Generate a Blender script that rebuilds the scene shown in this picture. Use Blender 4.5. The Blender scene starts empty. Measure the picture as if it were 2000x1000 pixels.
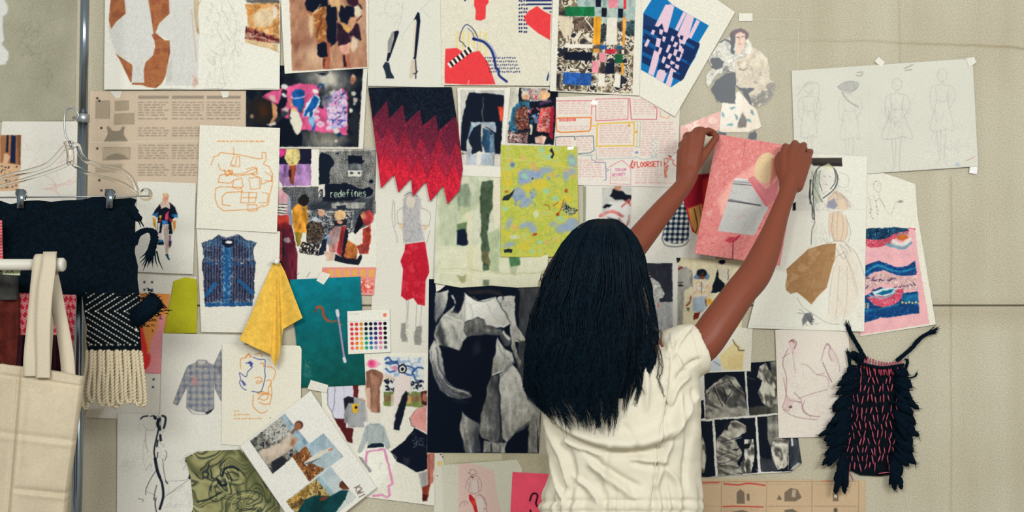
import bpy, bmesh, math, random
import numpy as np
from mathutils import Vector, Matrix
SC = bpy.context.scene
COL = SC.collection
S = 0.00135      # metres on the wall per photo pixel
D = 3.0          # camera to wall
Z0 = 1.55        # camera height
KA = 0.82        # albedo of a surface that the photo shows at full white
R = random.Random(7)

def P(px, py, d=0.0):
    "a point D-d in front of the camera that stands at this spot of the picture"
    k = (D - d) / D
    return Vector(((px - 1000) * S * k, -d, Z0 - (py - 500) * S * k))

def lin(c):
    c = np.asarray(c, dtype=np.float64)
    return np.where(c <= 0.04045, c / 12.92, ((np.clip(c, 0, 4) + 0.055) / 1.055) ** 2.4)

def hx(h):
    if isinstance(h, str):
        h = h.lstrip('#')
        if len(h) == 3: h = ''.join(a + a for a in h)
        return np.array([int(h[i:i + 2], 16) / 255 for i in (0, 2, 4)])
    return np.asarray(h, dtype=float)

def alb(h, k=KA):
    return tuple(lin(hx(h)) * k) + (1.0,)

# ---------------------------------------------------------------- noise
_tabs = {}
def vn(X, Y, seed=0):
    t = _tabs.get(seed)
    if t is None: t = _tabs[seed] = np.random.RandomState(seed + 11).rand(128, 128)
    xi = np.floor(X).astype(int); yi = np.floor(Y).astype(int)
    fx = X - xi; fy = Y - yi
    fx = fx * fx * (3 - 2 * fx); fy = fy * fy * (3 - 2 * fy)
    a = t[yi % 128, xi % 128]; b = t[yi % 128, (xi + 1) % 128]
    c = t[(yi + 1) % 128, xi % 128]; d = t[(yi + 1) % 128, (xi + 1) % 128]
    return (a * (1 - fx) + b * fx) * (1 - fy) + (c * (1 - fx) + d * fx) * fy

def fbm(X, Y, s, seed=0, o=3):
    r = 0; a = 0.5; t = 0
    for k in range(o):
        r = r + a * vn(X / s + 17.3 * k, Y / s - 9.1 * k, seed + k); t += a; a *= 0.5; s *= 0.5
    return r / t

def spline(pts, n=6, closed=False):
    P_ = [np.array(p, float) for p in pts]; N = len(P_); out = []
    rng = range(N if closed else N - 1)
    for i in rng:
        if closed: a, b, c, d = P_[i - 1], P_[i], P_[(i + 1) % N], P_[(i + 2) % N]
        else: a, b, c, d = P_[max(i - 1, 0)], P_[i], P_[i + 1], P_[min(i + 2, N - 1)]
        for k in range(n):
            t = k / n
            out.append(0.5 * (2 * b + (c - a) * t + (2 * a - 5 * b + 4 * c - d) * t * t + (3 * b - a - 3 * c + d) * t ** 3))
    if not closed: out.append(P_[-1])
    return out

def pts(s):
    if isinstance(s, str):
        v = [float(q) for q in s.replace(',', ' ').split()]
        return [(v[i], v[i + 1]) for i in range(0, len(v), 2)]
    return [tuple(p) for p in s]

FONT = {  # strokes on a 4 x 6 grid, y down
 'A': '0 6 2 0 4 6;1 4 3 4', 'B': '0 0 0 6 3 6 4 4.5 3 3 0 3 3 3 3.6 1.5 3 0 0 0', 'C': '4 1 2 0 0 2 0 4 2 6 4 5', 'D': '0 0 0 6 2.5 6 4 4 4 2 2.5 0 0 0',
 'E': '4 0 0 0 0 6 4 6;0 3 3 3', 'F': '4 0 0 0 0 6;0 3 3 3', 'G': '4 1 2 0 0 2 0 4 2 6 4 5 4 3 2.5 3', 'H': '0 0 0 6;4 0 4 6;0 3 4 3', 'I': '2 0 2 6', 'K': '0 0 0 6;4 0 0 3 4 6',
 'L': '0 0 0 6 4 6', 'M': '0 6 0 0 2 4 4 0 4 6', 'N': '0 6 0 0 4 6 4 0', 'O': '2 0 0 2 0 4 2 6 4 4 4 2 2 0', 'P': '0 6 0 0 3 0 4 1.5 3 3 0 3', 'R': '0 6 0 0 3 0 4 1.5 3 3 0 3 4 6',
 'S': '4 1 2 0 0 1.2 1 2.8 3 3.4 4 5 2 6 0 5', 'T': '0 0 4 0;2 0 2 6', 'U': '0 0 0 5 2 6 4 5 4 0', 'V': '0 0 2 6 4 0', 'W': '0 0 1 6 2 2 3 6 4 0', 'X': '0 0 4 6;4 0 0 6', 'Y': '0 0 2 3 4 0;2 3 2 6',
 '!': '2 0 2 4;2 5.5 2 6', '2': '0 1 1 0 3 0 4 1.5 3 3.2 0.5 4.6 0 6 4 6', '(': '3 -1 1.5 1.5 1.5 4.5 3 7', '?': '0 1 1 0 3 0 4 1.5 2 3 2 4;2 5.5 2 6', '.': '1.8 5.8 2.2 6',
 'r': '0.5 6 0.5 2;0.5 3.4 1.6 2.2 3 2.2', 'e': '0.3 4 3.7 4 3.4 2.6 2 2 0.6 2.7 0.3 4 0.7 5.4 2 6 3.5 5.5', 'd': '3.6 0 3.6 6;3.6 4 3 2.5 1.8 2 0.4 3 0.3 4.6 1.2 6 2.6 5.8 3.6 4.6',
 'f': '3.6 0.2 2.4 0.2 1.8 1.2 1.8 6;0.5 2.3 3.3 2.3', 'i': '2 2.2 2 6;2 0.5 2 0.9', 'n': '0.5 6 0.5 2;0.5 3.5 1.8 2.1 3.2 2.4 3.5 3.6 3.5 6', 's': '3.4 2.5 1.8 2 0.6 2.8 1.2 3.8 2.9 4.2 3.4 5.2 2 6 0.4 5.5',
 'g': '3.6 2 3.6 6.6 2.4 8 0.6 7.5;3.6 4 3 2.5 1.8 2 0.4 3 0.3 4.6 1.2 6 2.6 5.8 3.6 4.6', ' ': ''}

class Cv:
    "a sheet's printed pattern, laid out on the sheet and sampled onto its mesh"
    def __init__(s, bb, base='#e6e1d3', r=1.0, seed=1):
        s.x0, s.y0, s.x1, s.y1 = bb; s.r = r; s.seed = seed
        W = int((s.x1 - s.x0) * r) + 2; H = int((s.y1 - s.y0) * r) + 2
        s.X, s.Y = np.meshgrid(s.x0 + np.arange(W) / r, s.y0 + np.arange(H) / r)
        s.im = np.zeros((H, W, 3)) + hx(base); s.al = None
        s.ox = s.oy = 0.0; s.k = 1.0; s.cm = None; s.rs = random.Random(seed)
    def o(s, ox=0, oy=0, k=1.0): s.ox, s.oy, s.k = ox, oy, k; return s
    def t(s, q): return [(s.ox + x / s.k, s.oy + y / s.k) for x, y in pts(q)]
    def sub(s, q, m):
        xs = [a for a, b in q]; ys = [b for a, b in q]
        i0 = max(int((min(xs) - m - s.x0) * s.r), 0); i1 = min(int((max(xs) + m - s.x0) * s.r) + 2, s.X.shape[1])
        j0 = max(int((min(ys) - m - s.y0) * s.r), 0); j1 = min(int((max(ys) + m - s.y0) * s.r) + 2, s.X.shape[0])
        if i1 <= i0 or j1 <= j0: return None
        return slice(j0, j1), slice(i0, i1)
    def put(s, sl, m, col, a):
        m = m * a
        if s.cm is not None: m = m * s.cm[sl]
        c = col(s.X[sl], s.Y[sl]) if callable(col) else hx(col)
        s.im[sl] = s.im[sl] * (1 - m[..., None]) + c * m[..., None]
        if s.al is not None: s.al[sl] = np.maximum(s.al[sl], m)
    def dist(s, q, X, Y, closed):
        d = np.full(X.shape, 1e9); n = len(q)
        for i in range(n if closed else n - 1):
            (ax, ay), (bx, by) = q[i], q[(i + 1) % n]
            ux, uy = bx - ax, by - ay; L = ux * ux + uy * uy
            if L < 1e-9: h = 0
            else: h = np.clip(((X - ax) * ux + (Y - ay) * uy) / L, 0, 1)
            d = np.minimum(d, (X - ax - h * ux) ** 2 + (Y - ay - h * uy) ** 2)
        return np.sqrt(d)
    def mask(s, q, soft, X, Y):
        ins = np.zeros(X.shape, bool); n = len(q)
        for i in range(n):
            (ax, ay), (bx, by) = q[i], q[(i + 1) % n]
            if ay == by: continue
            c = ((ay > Y) != (by > Y)) & (X < (bx - ax) * (Y - ay) / (by - ay) + ax)
            ins ^= c
        d = s.dist(q, X, Y, True)
        return np.clip(0.5 + np.where(ins, d, -d) / soft, 0, 1)
    def sf(s, v): return max(v / s.k, 1.1)
    def p(s, col, q, soft=1.3, a=1.0, sm=0):
        soft = s.sf(soft)
        q = s.t(q)
        if sm: q = [tuple(v) for v in spline(q, 5, True)]
        sl = s.sub(q, soft + 1)
        if sl: s.put(sl, s.mask(q, soft, s.X[sl], s.Y[sl]), col, a)
        return s
    def l(s, col, w, q, a=1.0, soft=1.2, sm=1):
        q = s.t(q); w = w / s.k; soft = s.sf(soft)
        if sm and len(q) > 2: q = [tuple(v) for v in spline(q, 4)]
        sl = s.sub(q, w + 2)
        if sl:
            f = min(1, w / soft); w = max(w, soft * 0.8)
            s.put(sl, np.clip(0.5 + (w / 2 - s.dist(q, s.X[sl], s.Y[sl], False)) / soft, 0, 1), col, a * f)
        return s
    def e(s, col, cx, cy, rx, ry=None, ang=0, soft=1.3, a=1.0):
        ry = rx if ry is None else ry
        (cx, cy), = s.t([(cx, cy)]); soft = s.sf(soft); rx /= s.k; ry /= s.k; m = max(rx, ry) + soft
        sl = s.sub([(cx, cy)], m + 1)
        if sl:
            c, n = math.cos(math.radians(ang)), math.sin(math.radians(ang)); X = s.X[sl] - cx; Y = s.Y[sl] - cy
            u = (X * c + Y * n) / rx; v = (-X * n + Y * c) / ry; rr = np.sqrt(u * u + v * v) + 1e-6
            s.put(sl, np.clip(0.5 + (1 - rr) * min(rx, ry) / soft, 0, 1), col, a)
        return s
    def r_(s, col, x0, y0, x1, y1, soft=1.3, a=1.0): return s.p(col, [(x0, y0), (x1, y0), (x1, y1), (x0, y1)], soft, a)
    def clip(s, q=None, soft=1.3):
        s.cm = None if q is None else s.mask(s.t(q), s.sf(soft), s.X, s.Y); return s
    def n(s, amp, sc, o=2, seed=None, tint=(1, 1, 1)):
        f = (fbm(s.X, s.Y, sc, s.seed + 31 if seed is None else seed, o) - 0.5) * 2 * amp
        if s.cm is not None: f = f * s.cm
        s.im = s.im * (1 + f[..., None] * np.array(tint)); return s
    def sc(s, col, n, q, ln=20, w=1.2, a=0.5, ang=None, jit=0.6, curl=0.6):
        "pencil scribble strokes inside the box q"
        x0, y0, x1, y1 = q; g = s.rs
        for _ in range(n):
            x = g.uniform(x0, x1); y = g.uniform(y0, y1)
            t = g.uniform(0, 6.28) if ang is None else math.radians(ang) + g.gauss(0, jit)
            L = ln * g.uniform(0.4, 1.3) / 4; c = g.gauss(0, curl) / 2; line = [(x, y)]
            for k in range(4):
                x += L * math.cos(t); y += L * math.sin(t); t += c; line.append((x, y))
            s.l(col, w, line, a * g.uniform(0.5, 1.1))
        return s
    def tx(s, col, x0, y0, x1, y1, lh, w=1.4, a=0.7, word=12, ht=0.35):
        "rows of tiny unreadable writing"
        g = s.rs; y = y0
        while y <= y1:
            x = x0; end = x1 - g.random() * (x1 - x0) * 0.2
            while x < end:
                L = g.uniform(0.5, 1.5) * word; q = []; xx = x; u = 1
                while xx < min(x + L, x1):
                    q.append((xx, y + u * lh * ht * g.uniform(0.1, 0.5))); xx += lh * 0.22; u = -u
                if len(q) > 1: s.l(col, w, q, a, sm=0)
                x += L + word * 0.35
            y += lh
        return s
    def w(s, text, x, y, h, col, wd=1.5, ang=0, wid=0.62, a=1.0, gap=1.0):
        c, n = math.cos(math.radians(ang)), math.sin(math.radians(ang)); cx = 0
        for ch in text:
            for st in FONT.get(ch, '').split(';'):
                q = [((cx + px * h / 6 * wid), py * h / 6) for px, py in pts(st)]
                if q: s.l(col, wd, [(x + u * c - v * n, y + u * n + v * c) for u, v in q], a, sm=0)
            cx += (4 * h / 6 * wid) + gap * h / 6 * 1.1 if ch != ' ' else h * 0.3
        return s
    def dots(s, col, x0, y0, x1, y1, n, r0, r1, a=1.0, rect=False):
        g = s.rs
        for _ in range(n):
            x = g.uniform(x0, x1); y = g.uniform(y0, y1); q = g.uniform(r0, r1)
            c = g.choice(col) if isinstance(col, (list, tuple)) and isinstance(col[0], str) else col
            s.e(c, x, y, q * g.uniform(0.6, 1.5), q, g.uniform(0, 180), a=a)
        return s
    def photo(s, q=None, warp=1.5, sc=5.0, tex=.22, blur=1):
        "give a drawn picture the irregular edges, softness and mottling of a printed photograph"
        X, Y, im = s.X, s.Y, s.im.copy()
        sc *= 1.5; warp *= 1.5 * s.r; dx = (fbm(X, Y, sc, s.seed + 61, 2) - .5) * 2 * warp; dy = (fbm(X, Y, sc, s.seed + 71, 2) - .5) * 2 * warp
        h, w = X.shape; jj, ii = np.mgrid[0:h, 0:w]
        out = im[np.clip(np.rint(jj + dy), 0, h - 1).astype(int), np.clip(np.rint(ii + dx), 0, w - 1).astype(int)]
        for _ in range(blur):
            for ax in (0, 1):
                a = np.roll(out, 1, ax); b = np.roll(out, -1, ax); out = out * .5 + a * .25 + b * .25
        lu = out.mean(-1); sat = out.max(-1) - out.min(-1); dull = np.clip((.86 - lu) * 3, 0, 1) * np.clip(lu * 4 - .35, .12, 1)
        f = ((fbm(X * 1.5, Y * .7, 11.0, s.seed + 81, 3) - .5) * 2 * tex * 1.4 + (fbm(X, Y, 2.4, s.seed + 91, 1) - .5) * tex * .4) * dull
        out = np.clip(out * (1 + f[..., None]) + f[..., None] * .02, 0, 1)
        if q is None: s.im = out
        else:
            m = s.mask(s.t(q), 1.2, X, Y)[..., None]; s.im = im * (1 - m) + out * m
        return s
    def sample(s, px, py):
        u = np.clip((px - s.x0) * s.r, 0, s.X.shape[1] - 1.001); v = np.clip((py - s.y0) * s.r, 0, s.X.shape[0] - 1.001)
        i = u.astype(int); j = v.astype(int); fu = (u - i)[..., None]; fv = (v - j)[..., None]
        im = s.im if s.al is None else np.dstack([s.im, s.al])
        return (im[j, i] * (1 - fu) + im[j, i + 1] * fu) * (1 - fv) + (im[j + 1, i] * (1 - fu) + im[j + 1, i + 1] * fu) * fv

def blotch(cols, sc, seed, o=3, sharp=1.7):
    "a colour field that drifts between the given colours"
    C = [hx(c) for c in cols]
    def f(X, Y):
        v = np.clip((fbm(X, Y, sc, seed, o) - 0.5) * 2.2 + 0.5, 0, 0.999) * (len(C) - 1)
        i = v.astype(int); t = np.clip((v - i - 0.5) * sharp + 0.5, 0, 1)[..., None]; A = np.array(C)
        return A[i] * (1 - t) + A[i + 1] * t
    return f

def drape(lo, hi, sc, seed, ang=90, st=2.5, freq=2.2):
    "the print of a photograph of gathered cloth"
    a, b = hx(lo), hx(hi); c, n = math.cos(math.radians(ang)), math.sin(math.radians(ang))
    def f(X, Y):
        u = X * c + Y * n; v = -X * n + Y * c
        w = fbm(u / st, v, sc, seed, 3)
        t = 0.5 + 0.5 * np.sin(w * 6.28 * freq + v / sc * 1.2)
        t = np.clip(0.15 + 0.85 * t * (0.55 + 0.9 * fbm(X, Y, sc * 1.5, seed + 5, 2)), 0, 1)[..., None]
        return a * (1 - t) + b * t
    return f

def grad(c0, c1, x0, y0, x1, y1):
    a, b = hx(c0), hx(c1); L = (x1 - x0) ** 2 + (y1 - y0) ** 2
    def f(X, Y):
        t = np.clip(((X - x0) * (x1 - x0) + (Y - y0) * (y1 - y0)) / L, 0, 1)[..., None]
        return a * (1 - t) + b * t
    return f

# ---------------------------------------------------------------- materials
_mats = {}
def nodes(m):
    m.use_nodes = True; nt = m.node_tree
    return nt, nt.nodes, nt.links, nt.nodes['Principled BSDF']

def grain(nt, col_socket, amp=0.10, scale=900.0, bsdf=None):
    "fine fibre grain of the surface itself"
    N, L = nt.nodes, nt.links
    tc = N.new('ShaderNodeTexCoord'); nz = N.new('ShaderNodeTexNoise'); nz.inputs['Scale'].default_value = scale; nz.inputs['Detail'].default_value = 1.0
    mr = N.new('ShaderNodeMapRange'); mr.inputs['From Min'].default_value = 0.25; mr.inputs['From Max'].default_value = 0.75
    mr.inputs['To Min'].default_value = 1 - amp; mr.inputs['To Max'].default_value = 1 + amp
    mx = N.new('ShaderNodeMix'); mx.data_type = 'RGBA'; mx.blend_type = 'MULTIPLY'; mx.inputs['Factor'].default_value = 1.0
    L.new(tc.outputs['Object'], nz.inputs['Vector']); L.new(nz.outputs['Fac'], mr.inputs['Value'])
    if hasattr(col_socket, 'is_output'): L.new(col_socket, mx.inputs['A'])
    else: mx.inputs['A'].default_value = col_socket
    cmb = N.new('ShaderNodeCombineColor')
    for k in ('Red', 'Green', 'Blue'): L.new(mr.outputs['Result'], cmb.inputs[k])
    L.new(cmb.outputs['Color'], mx.inputs['B'])
    return mx.outputs['Result'], nz.outputs['Fac']

def mat(name, col, rough=0.6, spec=0.3, metal=0.0, amp=0.08, scale=900.0, bump=0.0, trans=0.0, ior=1.45, sheen=0.0):
    if name in _mats: return _mats[name]
    m = bpy.data.materials.new(name); nt, N, L, b = nodes(m)
    c = alb(col) if isinstance(col, str) else tuple(col) + (1.0,)
    out, h = grain(nt, c, amp, scale)
    L.new(out, b.inputs['Base Color'])
    b.inputs['Roughness'].default_value = rough; b.inputs['Specular IOR Level'].default_value = spec; b.inputs['Metallic'].default_value = metal
    b.inputs['Transmission Weight'].default_value = trans; b.inputs['IOR'].default_value = ior
    if sheen: b.inputs['Sheen Weight'].default_value = sheen
    if bump:
        bp = N.new('ShaderNodeBump'); bp.inputs['Strength'].default_value = bump; bp.inputs['Distance'].default_value = 0.002
        L.new(h, bp.inputs['Height']); L.new(bp.outputs['Normal'], b.inputs['Normal'])
    _mats[name] = m; return m

def print_mat(name, rough=0.7, spec=0.05, amp=0.13, scale=420.0, film=False, bump=0.0):
    if name in _mats: return _mats[name]
    m = bpy.data.materials.new(name); nt, N, L, b = nodes(m)
    at = N.new('ShaderNodeAttribute'); at.attribute_name = 'Col'
    out, h = grain(nt, at.outputs['Color'], amp, scale)
    L.new(out, b.inputs['Base Color']); b.inputs['Roughness'].default_value = rough; b.inputs['Specular IOR Level'].default_value = spec
    if bump:
        bp = N.new('ShaderNodeBump'); bp.inputs['Strength'].default_value = bump; bp.inputs['Distance'].default_value = 0.002
        L.new(h, bp.inputs['Height']); L.new(bp.outputs['Normal'], b.inputs['Normal'])
    if film: L.new(at.outputs['Alpha'], b.inputs['Alpha'])
    _mats[name] = m; return m

# ---------------------------------------------------------------- objects
def mesh_obj(name, V, F, m=None, parent=None, smooth=True, col=None):
    me = bpy.data.meshes.new(name); me.from_pydata([tuple(v) for v in V], [], [tuple(f) for f in F]); me.update()
    return link(name, me, m, parent, smooth)

def link(name, me, m=None, parent=None, smooth=True):
    o = bpy.data.objects.new(name, me); COL.objects.link(o)
    if m is not None: me.materials.append(m)
    if smooth: me.polygons.foreach_set('use_smooth', np.ones(len(me.polygons), bool))
    if parent is not None:
        o.parent = parent
        o.matrix_parent_inverse = Matrix.Translation(parent.location).inverted()
    return o

def tag(o, label=None, cat=None, group=None, kind=None):
    for k, v in (('label', label), ('category', cat), ('group', group), ('kind', kind)):
        if v: o[k] = v
    return o

def thing(name, label, cat, loc, group=None):
    o = bpy.data.objects.new(name, None); COL.objects.link(o); o.location = loc; o.empty_display_size = 0.05
    return tag(o, label, cat, group)

def arc(q, n):
    "n points at even spacing along a polyline"
    q = np.array(q, float); d = np.r_[0, np.cumsum(np.hypot(*np.diff(q, axis=0).T))]
    t = np.linspace(0, d[-1], n); return np.c_[np.interp(t, d, q[:, 0]), np.interp(t, d, q[:, 1])]

def grid_mesh(name, VX, VY, VZ, rgb, m, parent=None, skirt=0.0, smooth=True):
    ny, nx = VX.shape; V = np.stack([VX, VY, VZ], -1).reshape(-1, 3)
    idx = np.arange(ny * nx).reshape(ny, nx)
    F = np.stack([idx[1:, :-1], idx[1:, 1:], idx[:-1, 1:], idx[:-1, :-1]], -1).reshape(-1, 4)
    C = None if rgb is None else rgb.reshape(-1, rgb.shape[-1])
    if skirt:
        ring = np.r_[idx[0, :], idx[1:, -1], idx[-1, -2::-1], idx[-2:0:-1, 0]]
        n0 = len(V); W = V[ring].copy(); W[:, 1] += skirt; V = np.r_[V, W]; k = np.arange(len(ring)); k2 = (k + 1) % len(ring)
        F = np.r_[F, np.stack([ring[k], ring[k2], n0 + k2, n0 + k], -1)]
        if C is not None: C = np.r_[C, C[ring]]
    me = bpy.data.meshes.new(name); me.vertices.add(len(V)); me.vertices.foreach_set('co', V.astype(np.float32).ravel())
    me.loops.add(F.size); me.loops.foreach_set('vertex_index', F.astype(np.int32).ravel())
    me.polygons.add(len(F)); me.polygons.foreach_set('loop_start', np.arange(0, F.size, 4, dtype=np.int32)); me.polygons.foreach_set('loop_total', np.full(len(F), 4, np.int32))
    me.update(calc_edges=True)
    if C is not None:
        C = C.copy(); lu = C[:, :3].mean(1, keepdims=True); C[:, :3] = np.clip(lu + (C[:, :3] - lu) * 1.05, 0, 1) ** 1.10
        a = me.color_attributes.new('Col', 'FLOAT_COLOR', 'POINT')
        rgba = np.ones((len(C), 4), np.float32); rgba[:, :3] = lin(C[:, :3]) * KA
        if C.shape[1] > 3: rgba[:, 3] = C[:, 3]
        a.data.foreach_set('color', rgba.ravel())
    return link(name, me, m, parent, smooth)

def sheet(name, cv, out, layer, label=None, cat='paper', parent=None, step=1.3, curl=(0, 0, 0, 0), wave=0.5, thick=0.6, m=None, group=None, depth=None, seed=None):
    """a sheet lying LAYER mm off the wall. OUT: four corners TL TR BR BL, or four polylines top, right, bottom, left
    (top and bottom left to right, right and left top to bottom). CURL: how many mm each corner lifts."""
    if isinstance(out, str): out = pts(out)
    if isinstance(out[0], (tuple, list)) and not isinstance(out[0][0], (tuple, list)):
        a, b, c, d = out; T, Rr, B, Lf = [a, b], [b, c], [d, c], [a, d]
    else: T, Rr, B, Lf = out
    ln = lambda q: float(np.sum(np.hypot(*np.diff(np.array(q, float), axis=0).T)))
    nx = max(int(max(ln(T), ln(B)) / step), 4) + 1; ny = max(int(max(ln(Rr), ln(Lf)) / step), 4) + 1
    t, b, r, l = arc(T, nx), arc(B, nx), arc(Rr, ny), arc(Lf, ny)
    u = np.linspace(0, 1, nx)[None, :, None]; v = np.linspace(0, 1, ny)[:, None, None]
    G = (1 - v) * t[None] + v * b[None] + (1 - u) * l[:, None] + u * r[:, None] - ((1 - u) * (1 - v) * t[0] + u * (1 - v) * t[-1] + (1 - u) * v * b[0] + u * v * b[-1])
    X, Y = G[..., 0], G[..., 1]; u = u[..., 0]; v = v[..., 0]
    sd = (abs(hash(name)) % 90 if seed is None else seed) if False else (seed or int(X[0, 0] * 7 + Y[0, 0] * 13) % 89)
    d = layer + wave * 2 * (fbm(X, Y, 90.0, sd, 2) - 0.35)
    q = lambda a, b: np.clip(1 - np.hypot(a, b) / 0.75, 0, 1) ** 2.2
    d = d + curl[0] * q(u, v) + curl[1] * q(1 - u, v) + curl[2] * q(1 - u, 1 - v) + curl[3] * q(u, 1 - v)
    d = d / 1000.0
    if depth is not None: d = d + depth(X, Y, u, v)
    k = (D - d) / D
    rgb = cv.sample(X, Y)
    o = grid_mesh(name, (X - 1000) * S * k, -d, Z0 - (Y - 500) * S * k, rgb, m or print_mat('printed_paper'), parent, thick / 1000.0)
    if label: tag(o, label, cat, group)
    return o

def tube(path, rad, seg=10, caps=True, flat=1.0):
    "vertices and faces of a tube along 3-D points; rad a number or one per point"
    Q = [Vector(p) for p in path]; n = len(Q); rad = [rad] * n if not hasattr(rad, '__len__') else list(rad)
    V, F = [], []; up = None
    for i in range(n):
        t = (Q[min(i + 1, n - 1)] - Q[max(i - 1, 0)])
        t = t.normalized() if t.length > 1e-9 else Vector((0, 0, 1))
        if up is None:
            up = Vector((0, 1, 0)) if abs(t.y) < 0.8 else Vector((1, 0, 0))
        a = up - t * up.dot(t); a = a.normalized() if a.length > 1e-6 else t.orthogonal().normalized(); up = a; b = t.cross(a)
        for k in range(seg):
            w = 2 * math.pi * k / seg
            V.append(Q[i] + (a * math.cos(w) * flat + b * math.sin(w)) * rad[i])
    for i in range(n - 1):
        for k in range(seg):
            F.append((i * seg + k, i * seg + (k + 1) % seg, (i + 1) * seg + (k + 1) % seg, (i + 1) * seg + k))
    if caps:
        F.append(tuple(range(seg - 1, -1, -1))); F.append(tuple((n - 1) * seg + k for k in range(seg)))
    return V, F

def join(*parts):
    V, F = [], []
    for v, f in parts:
        n = len(V); V += list(v); F += [tuple(i + n for i in q) for q in f]
    return V, F

def box(c, sx, sy, sz, rot=None):
    V = [Vector((x * sx / 2, y * sy / 2, z * sz / 2)) for x in (-1, 1) for y in (-1, 1) for z in (-1, 1)]
    if rot is not None: V = [rot @ v for v in V]
    V = [v + Vector(c) for v in V]
    return V, [(0, 1, 3, 2), (4, 6, 7, 5), (0, 4, 5, 1), (2, 3, 7, 6), (0, 2, 6, 4), (1, 5, 7, 3)]

def sp3(q, n=6): return [Vector(v) for v in spline([tuple(p) for p in q], n)]
W_ = '#e7e2d4'
def bbox(q, m=4):
    q = pts(q); return (min(a for a, b in q) - m, min(b for a, b in q) - m, max(a for a, b in q) + m, max(b for a, b in q) + m)
def cv(q, base=W_, r=1.0, seed=1): return Cv(bbox(q), base, r, seed)

# --- large grey tracing sheet, top left
q = "-30 -30 151 -30 146 236 -30 239"
c = cv(q, '#aca793', 0.6, 3); c.n(0.05, 50)
c.p('#dcdbd4', "-30 -20 2 -20 9 0 16 14 14 26 6 32 5 52 8 78 3 86 17 102 16 116 10 126 -30 130", 2)
c.sc('#6f6c64', 26, (34, 20, 110, 70), 26, 1, .3); c.sc('#6f6c64', 60, (36, 44, 84, 110), 16, 1, .35); c.sc('#6f6c64', 60, (50, 90, 105, 165), 18, 1, .3, 70)
sheet('tracing_sheet', c, q, 1, 'grey tracing paper sheet with faint pencil figure at top left behind the rack pole', 'paper', step=2.5)

# --- white sheet with brown collage behind hanger
q = "4 237 168 237 170 400 -12 398"
c = cv(q, '#e3ded3', 1, 4)
c.p('#a8744f', "0 264 41 264 40 330 0 330"); c.p('#d7b492', "-14 316 39 322 36 372 -14 374")
c.p('#1d2b49', "13 264 17 264 16 298 11 297"); c.p('#1d2b49', "22 264 31 265 30 320 20 318"); c.p('#d7b492', "8 300 14 300 20 306 14 320 6 318")
c.dots('#2b2426', 2, 322, 34, 370, 34, .7, 1.4); c.p('#7f5a43', "33 264 41 264 40 322 36 322")
c.sc('#d8a79c', 26, (55, 285, 150, 330), 26, 1.4, .35); c.sc('#d8a79c', 10, (60, 340, 150, 370), 60, 3, .35, 0, .15)
sheet('collage_sheet', c, q, 2.5, 'white sheet with brown and navy striped corner behind the clear hanger', 'paper', step=1.6)

# --- tan pattern instruction sheet
q = "175 178 482 176 482 372 170 390"
c = cv(q, '#cfbca6', 1, 5); c.n(0.04, 60); g_ = '#a3947f'
for a in ("187 197 214 197 214 231 187 231", "225 198 251 197 251 215 225 216", "224 223 262 221 262 242 223 243"): c.p(g_, a, a=.75); c.l('#7d7161', 1, pts(a) + pts(a)[:1], .7, sm=0)
c.p('#8d8171', "209 248 214 249 220 256 234 256 239 248 243 249 241 262 250 277 203 277 211 262", a=.9); c.l('#6f6456', 1, "203 277 211 262 209 248 214 249 220 256 234 256 239 248 243 249 241 262 250 277", .8)
c.p(g_, "203 288 254 288 252 312 228 313 201 312", a=.5); c.p('#8d8171', "202 312 214 303 228 299 243 303 252 311", a=.8); c.l('#6f6456', 1, "201 288 254 288 254 310 201 313 201 288", .7, sm=0)
c.p(g_, "186 322 240 320 238 336 186 338", a=.6); c.l('#d9cab6', 2.5, "176 278 400 275", .8)
for i, (y) in enumerate((192, 197, 250, 290, 352, 372)): c.e('#2c2a28', 190 + (i % 3) * 4, y, 2.2)
for x0, x1 in ((270, 330), (336, 398), (404, 470)):
    c.r_('#978a7c', x0, 187, x1, 193, a=.85)
    for y0, y1 in ((200, 226), (232, 236), (250, 268), (284, 312), (322, 342)): c.tx('#7e7266', x0, y0, x1, y1, 5.0, 1.2, .75, 10)
sheet('pattern_instruction_sheet', c, q, 2, 'tan printed sewing pattern instruction sheet beside the rack pole', 'paper', step=1.5)

# --- white collage with brown shapes
q = "205 -30 548 -30 546 176 203 175"
c = cv(q, '#e9e5d8', 1, 6).o(200, 0, 5.265)
c.p('#d9d6cf', "80 -160 900 -160 1000 200 980 880 640 880 690 410 540 340 520 860 300 860 80 420 60 250"); c.p('#ebe7db', "90 -150 60 330 130 545 290 870 200 900 20 900 20 -150", 3)
br = blotch(['#9a6044', '#a96d4a', '#b0764f', '#a16249'], 14, 8)
c.p(br, "100 -160 210 -160 235 80 240 140 140 225 90 300 65 205"); c.p(br, "440 -160 680 -160 690 140 585 240 545 335 640 415 690 415 695 540 650 780 610 860 550 908 460 895 410 875 300 870 310 850 430 850 425 720 445 640 520 570 542 480 535 420 505 360 525 345 490 100")
c.p(br, "133 548 220 610 300 660 310 690 300 845 290 850 180 620"); c.p('#6d4630', "690 420 697 540 665 640 680 540", a=.6)
c.sc('#a09d97', 90, (100, 20, 520, 560), 90, 3, .22, 60, .9, .3); c.sc('#8f8c86', 30, (320, 600, 420, 830), 60, 4, .3, 80); c.sc('#a09d97', 90, (600, 10, 920, 420), 90, 3, .22, 70, .7, .3)
c.sc('#a09d97', 70, (700, 400, 980, 840), 150, 3, .22, 88, .12, .15); c.p('#c9c4bb', "670 660 715 600 715 830 660 850", 6, .8); c.p('#d9b9ac', "900 740 960 790 995 860 960 870", 8, .7)
c.p('#b79a6d', "940 -20 1000 -20 980 200 1000 350 965 330 940 150", 6, .55); c.l('#a87a4a', 10, "975 290 990 345", .8)
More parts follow.
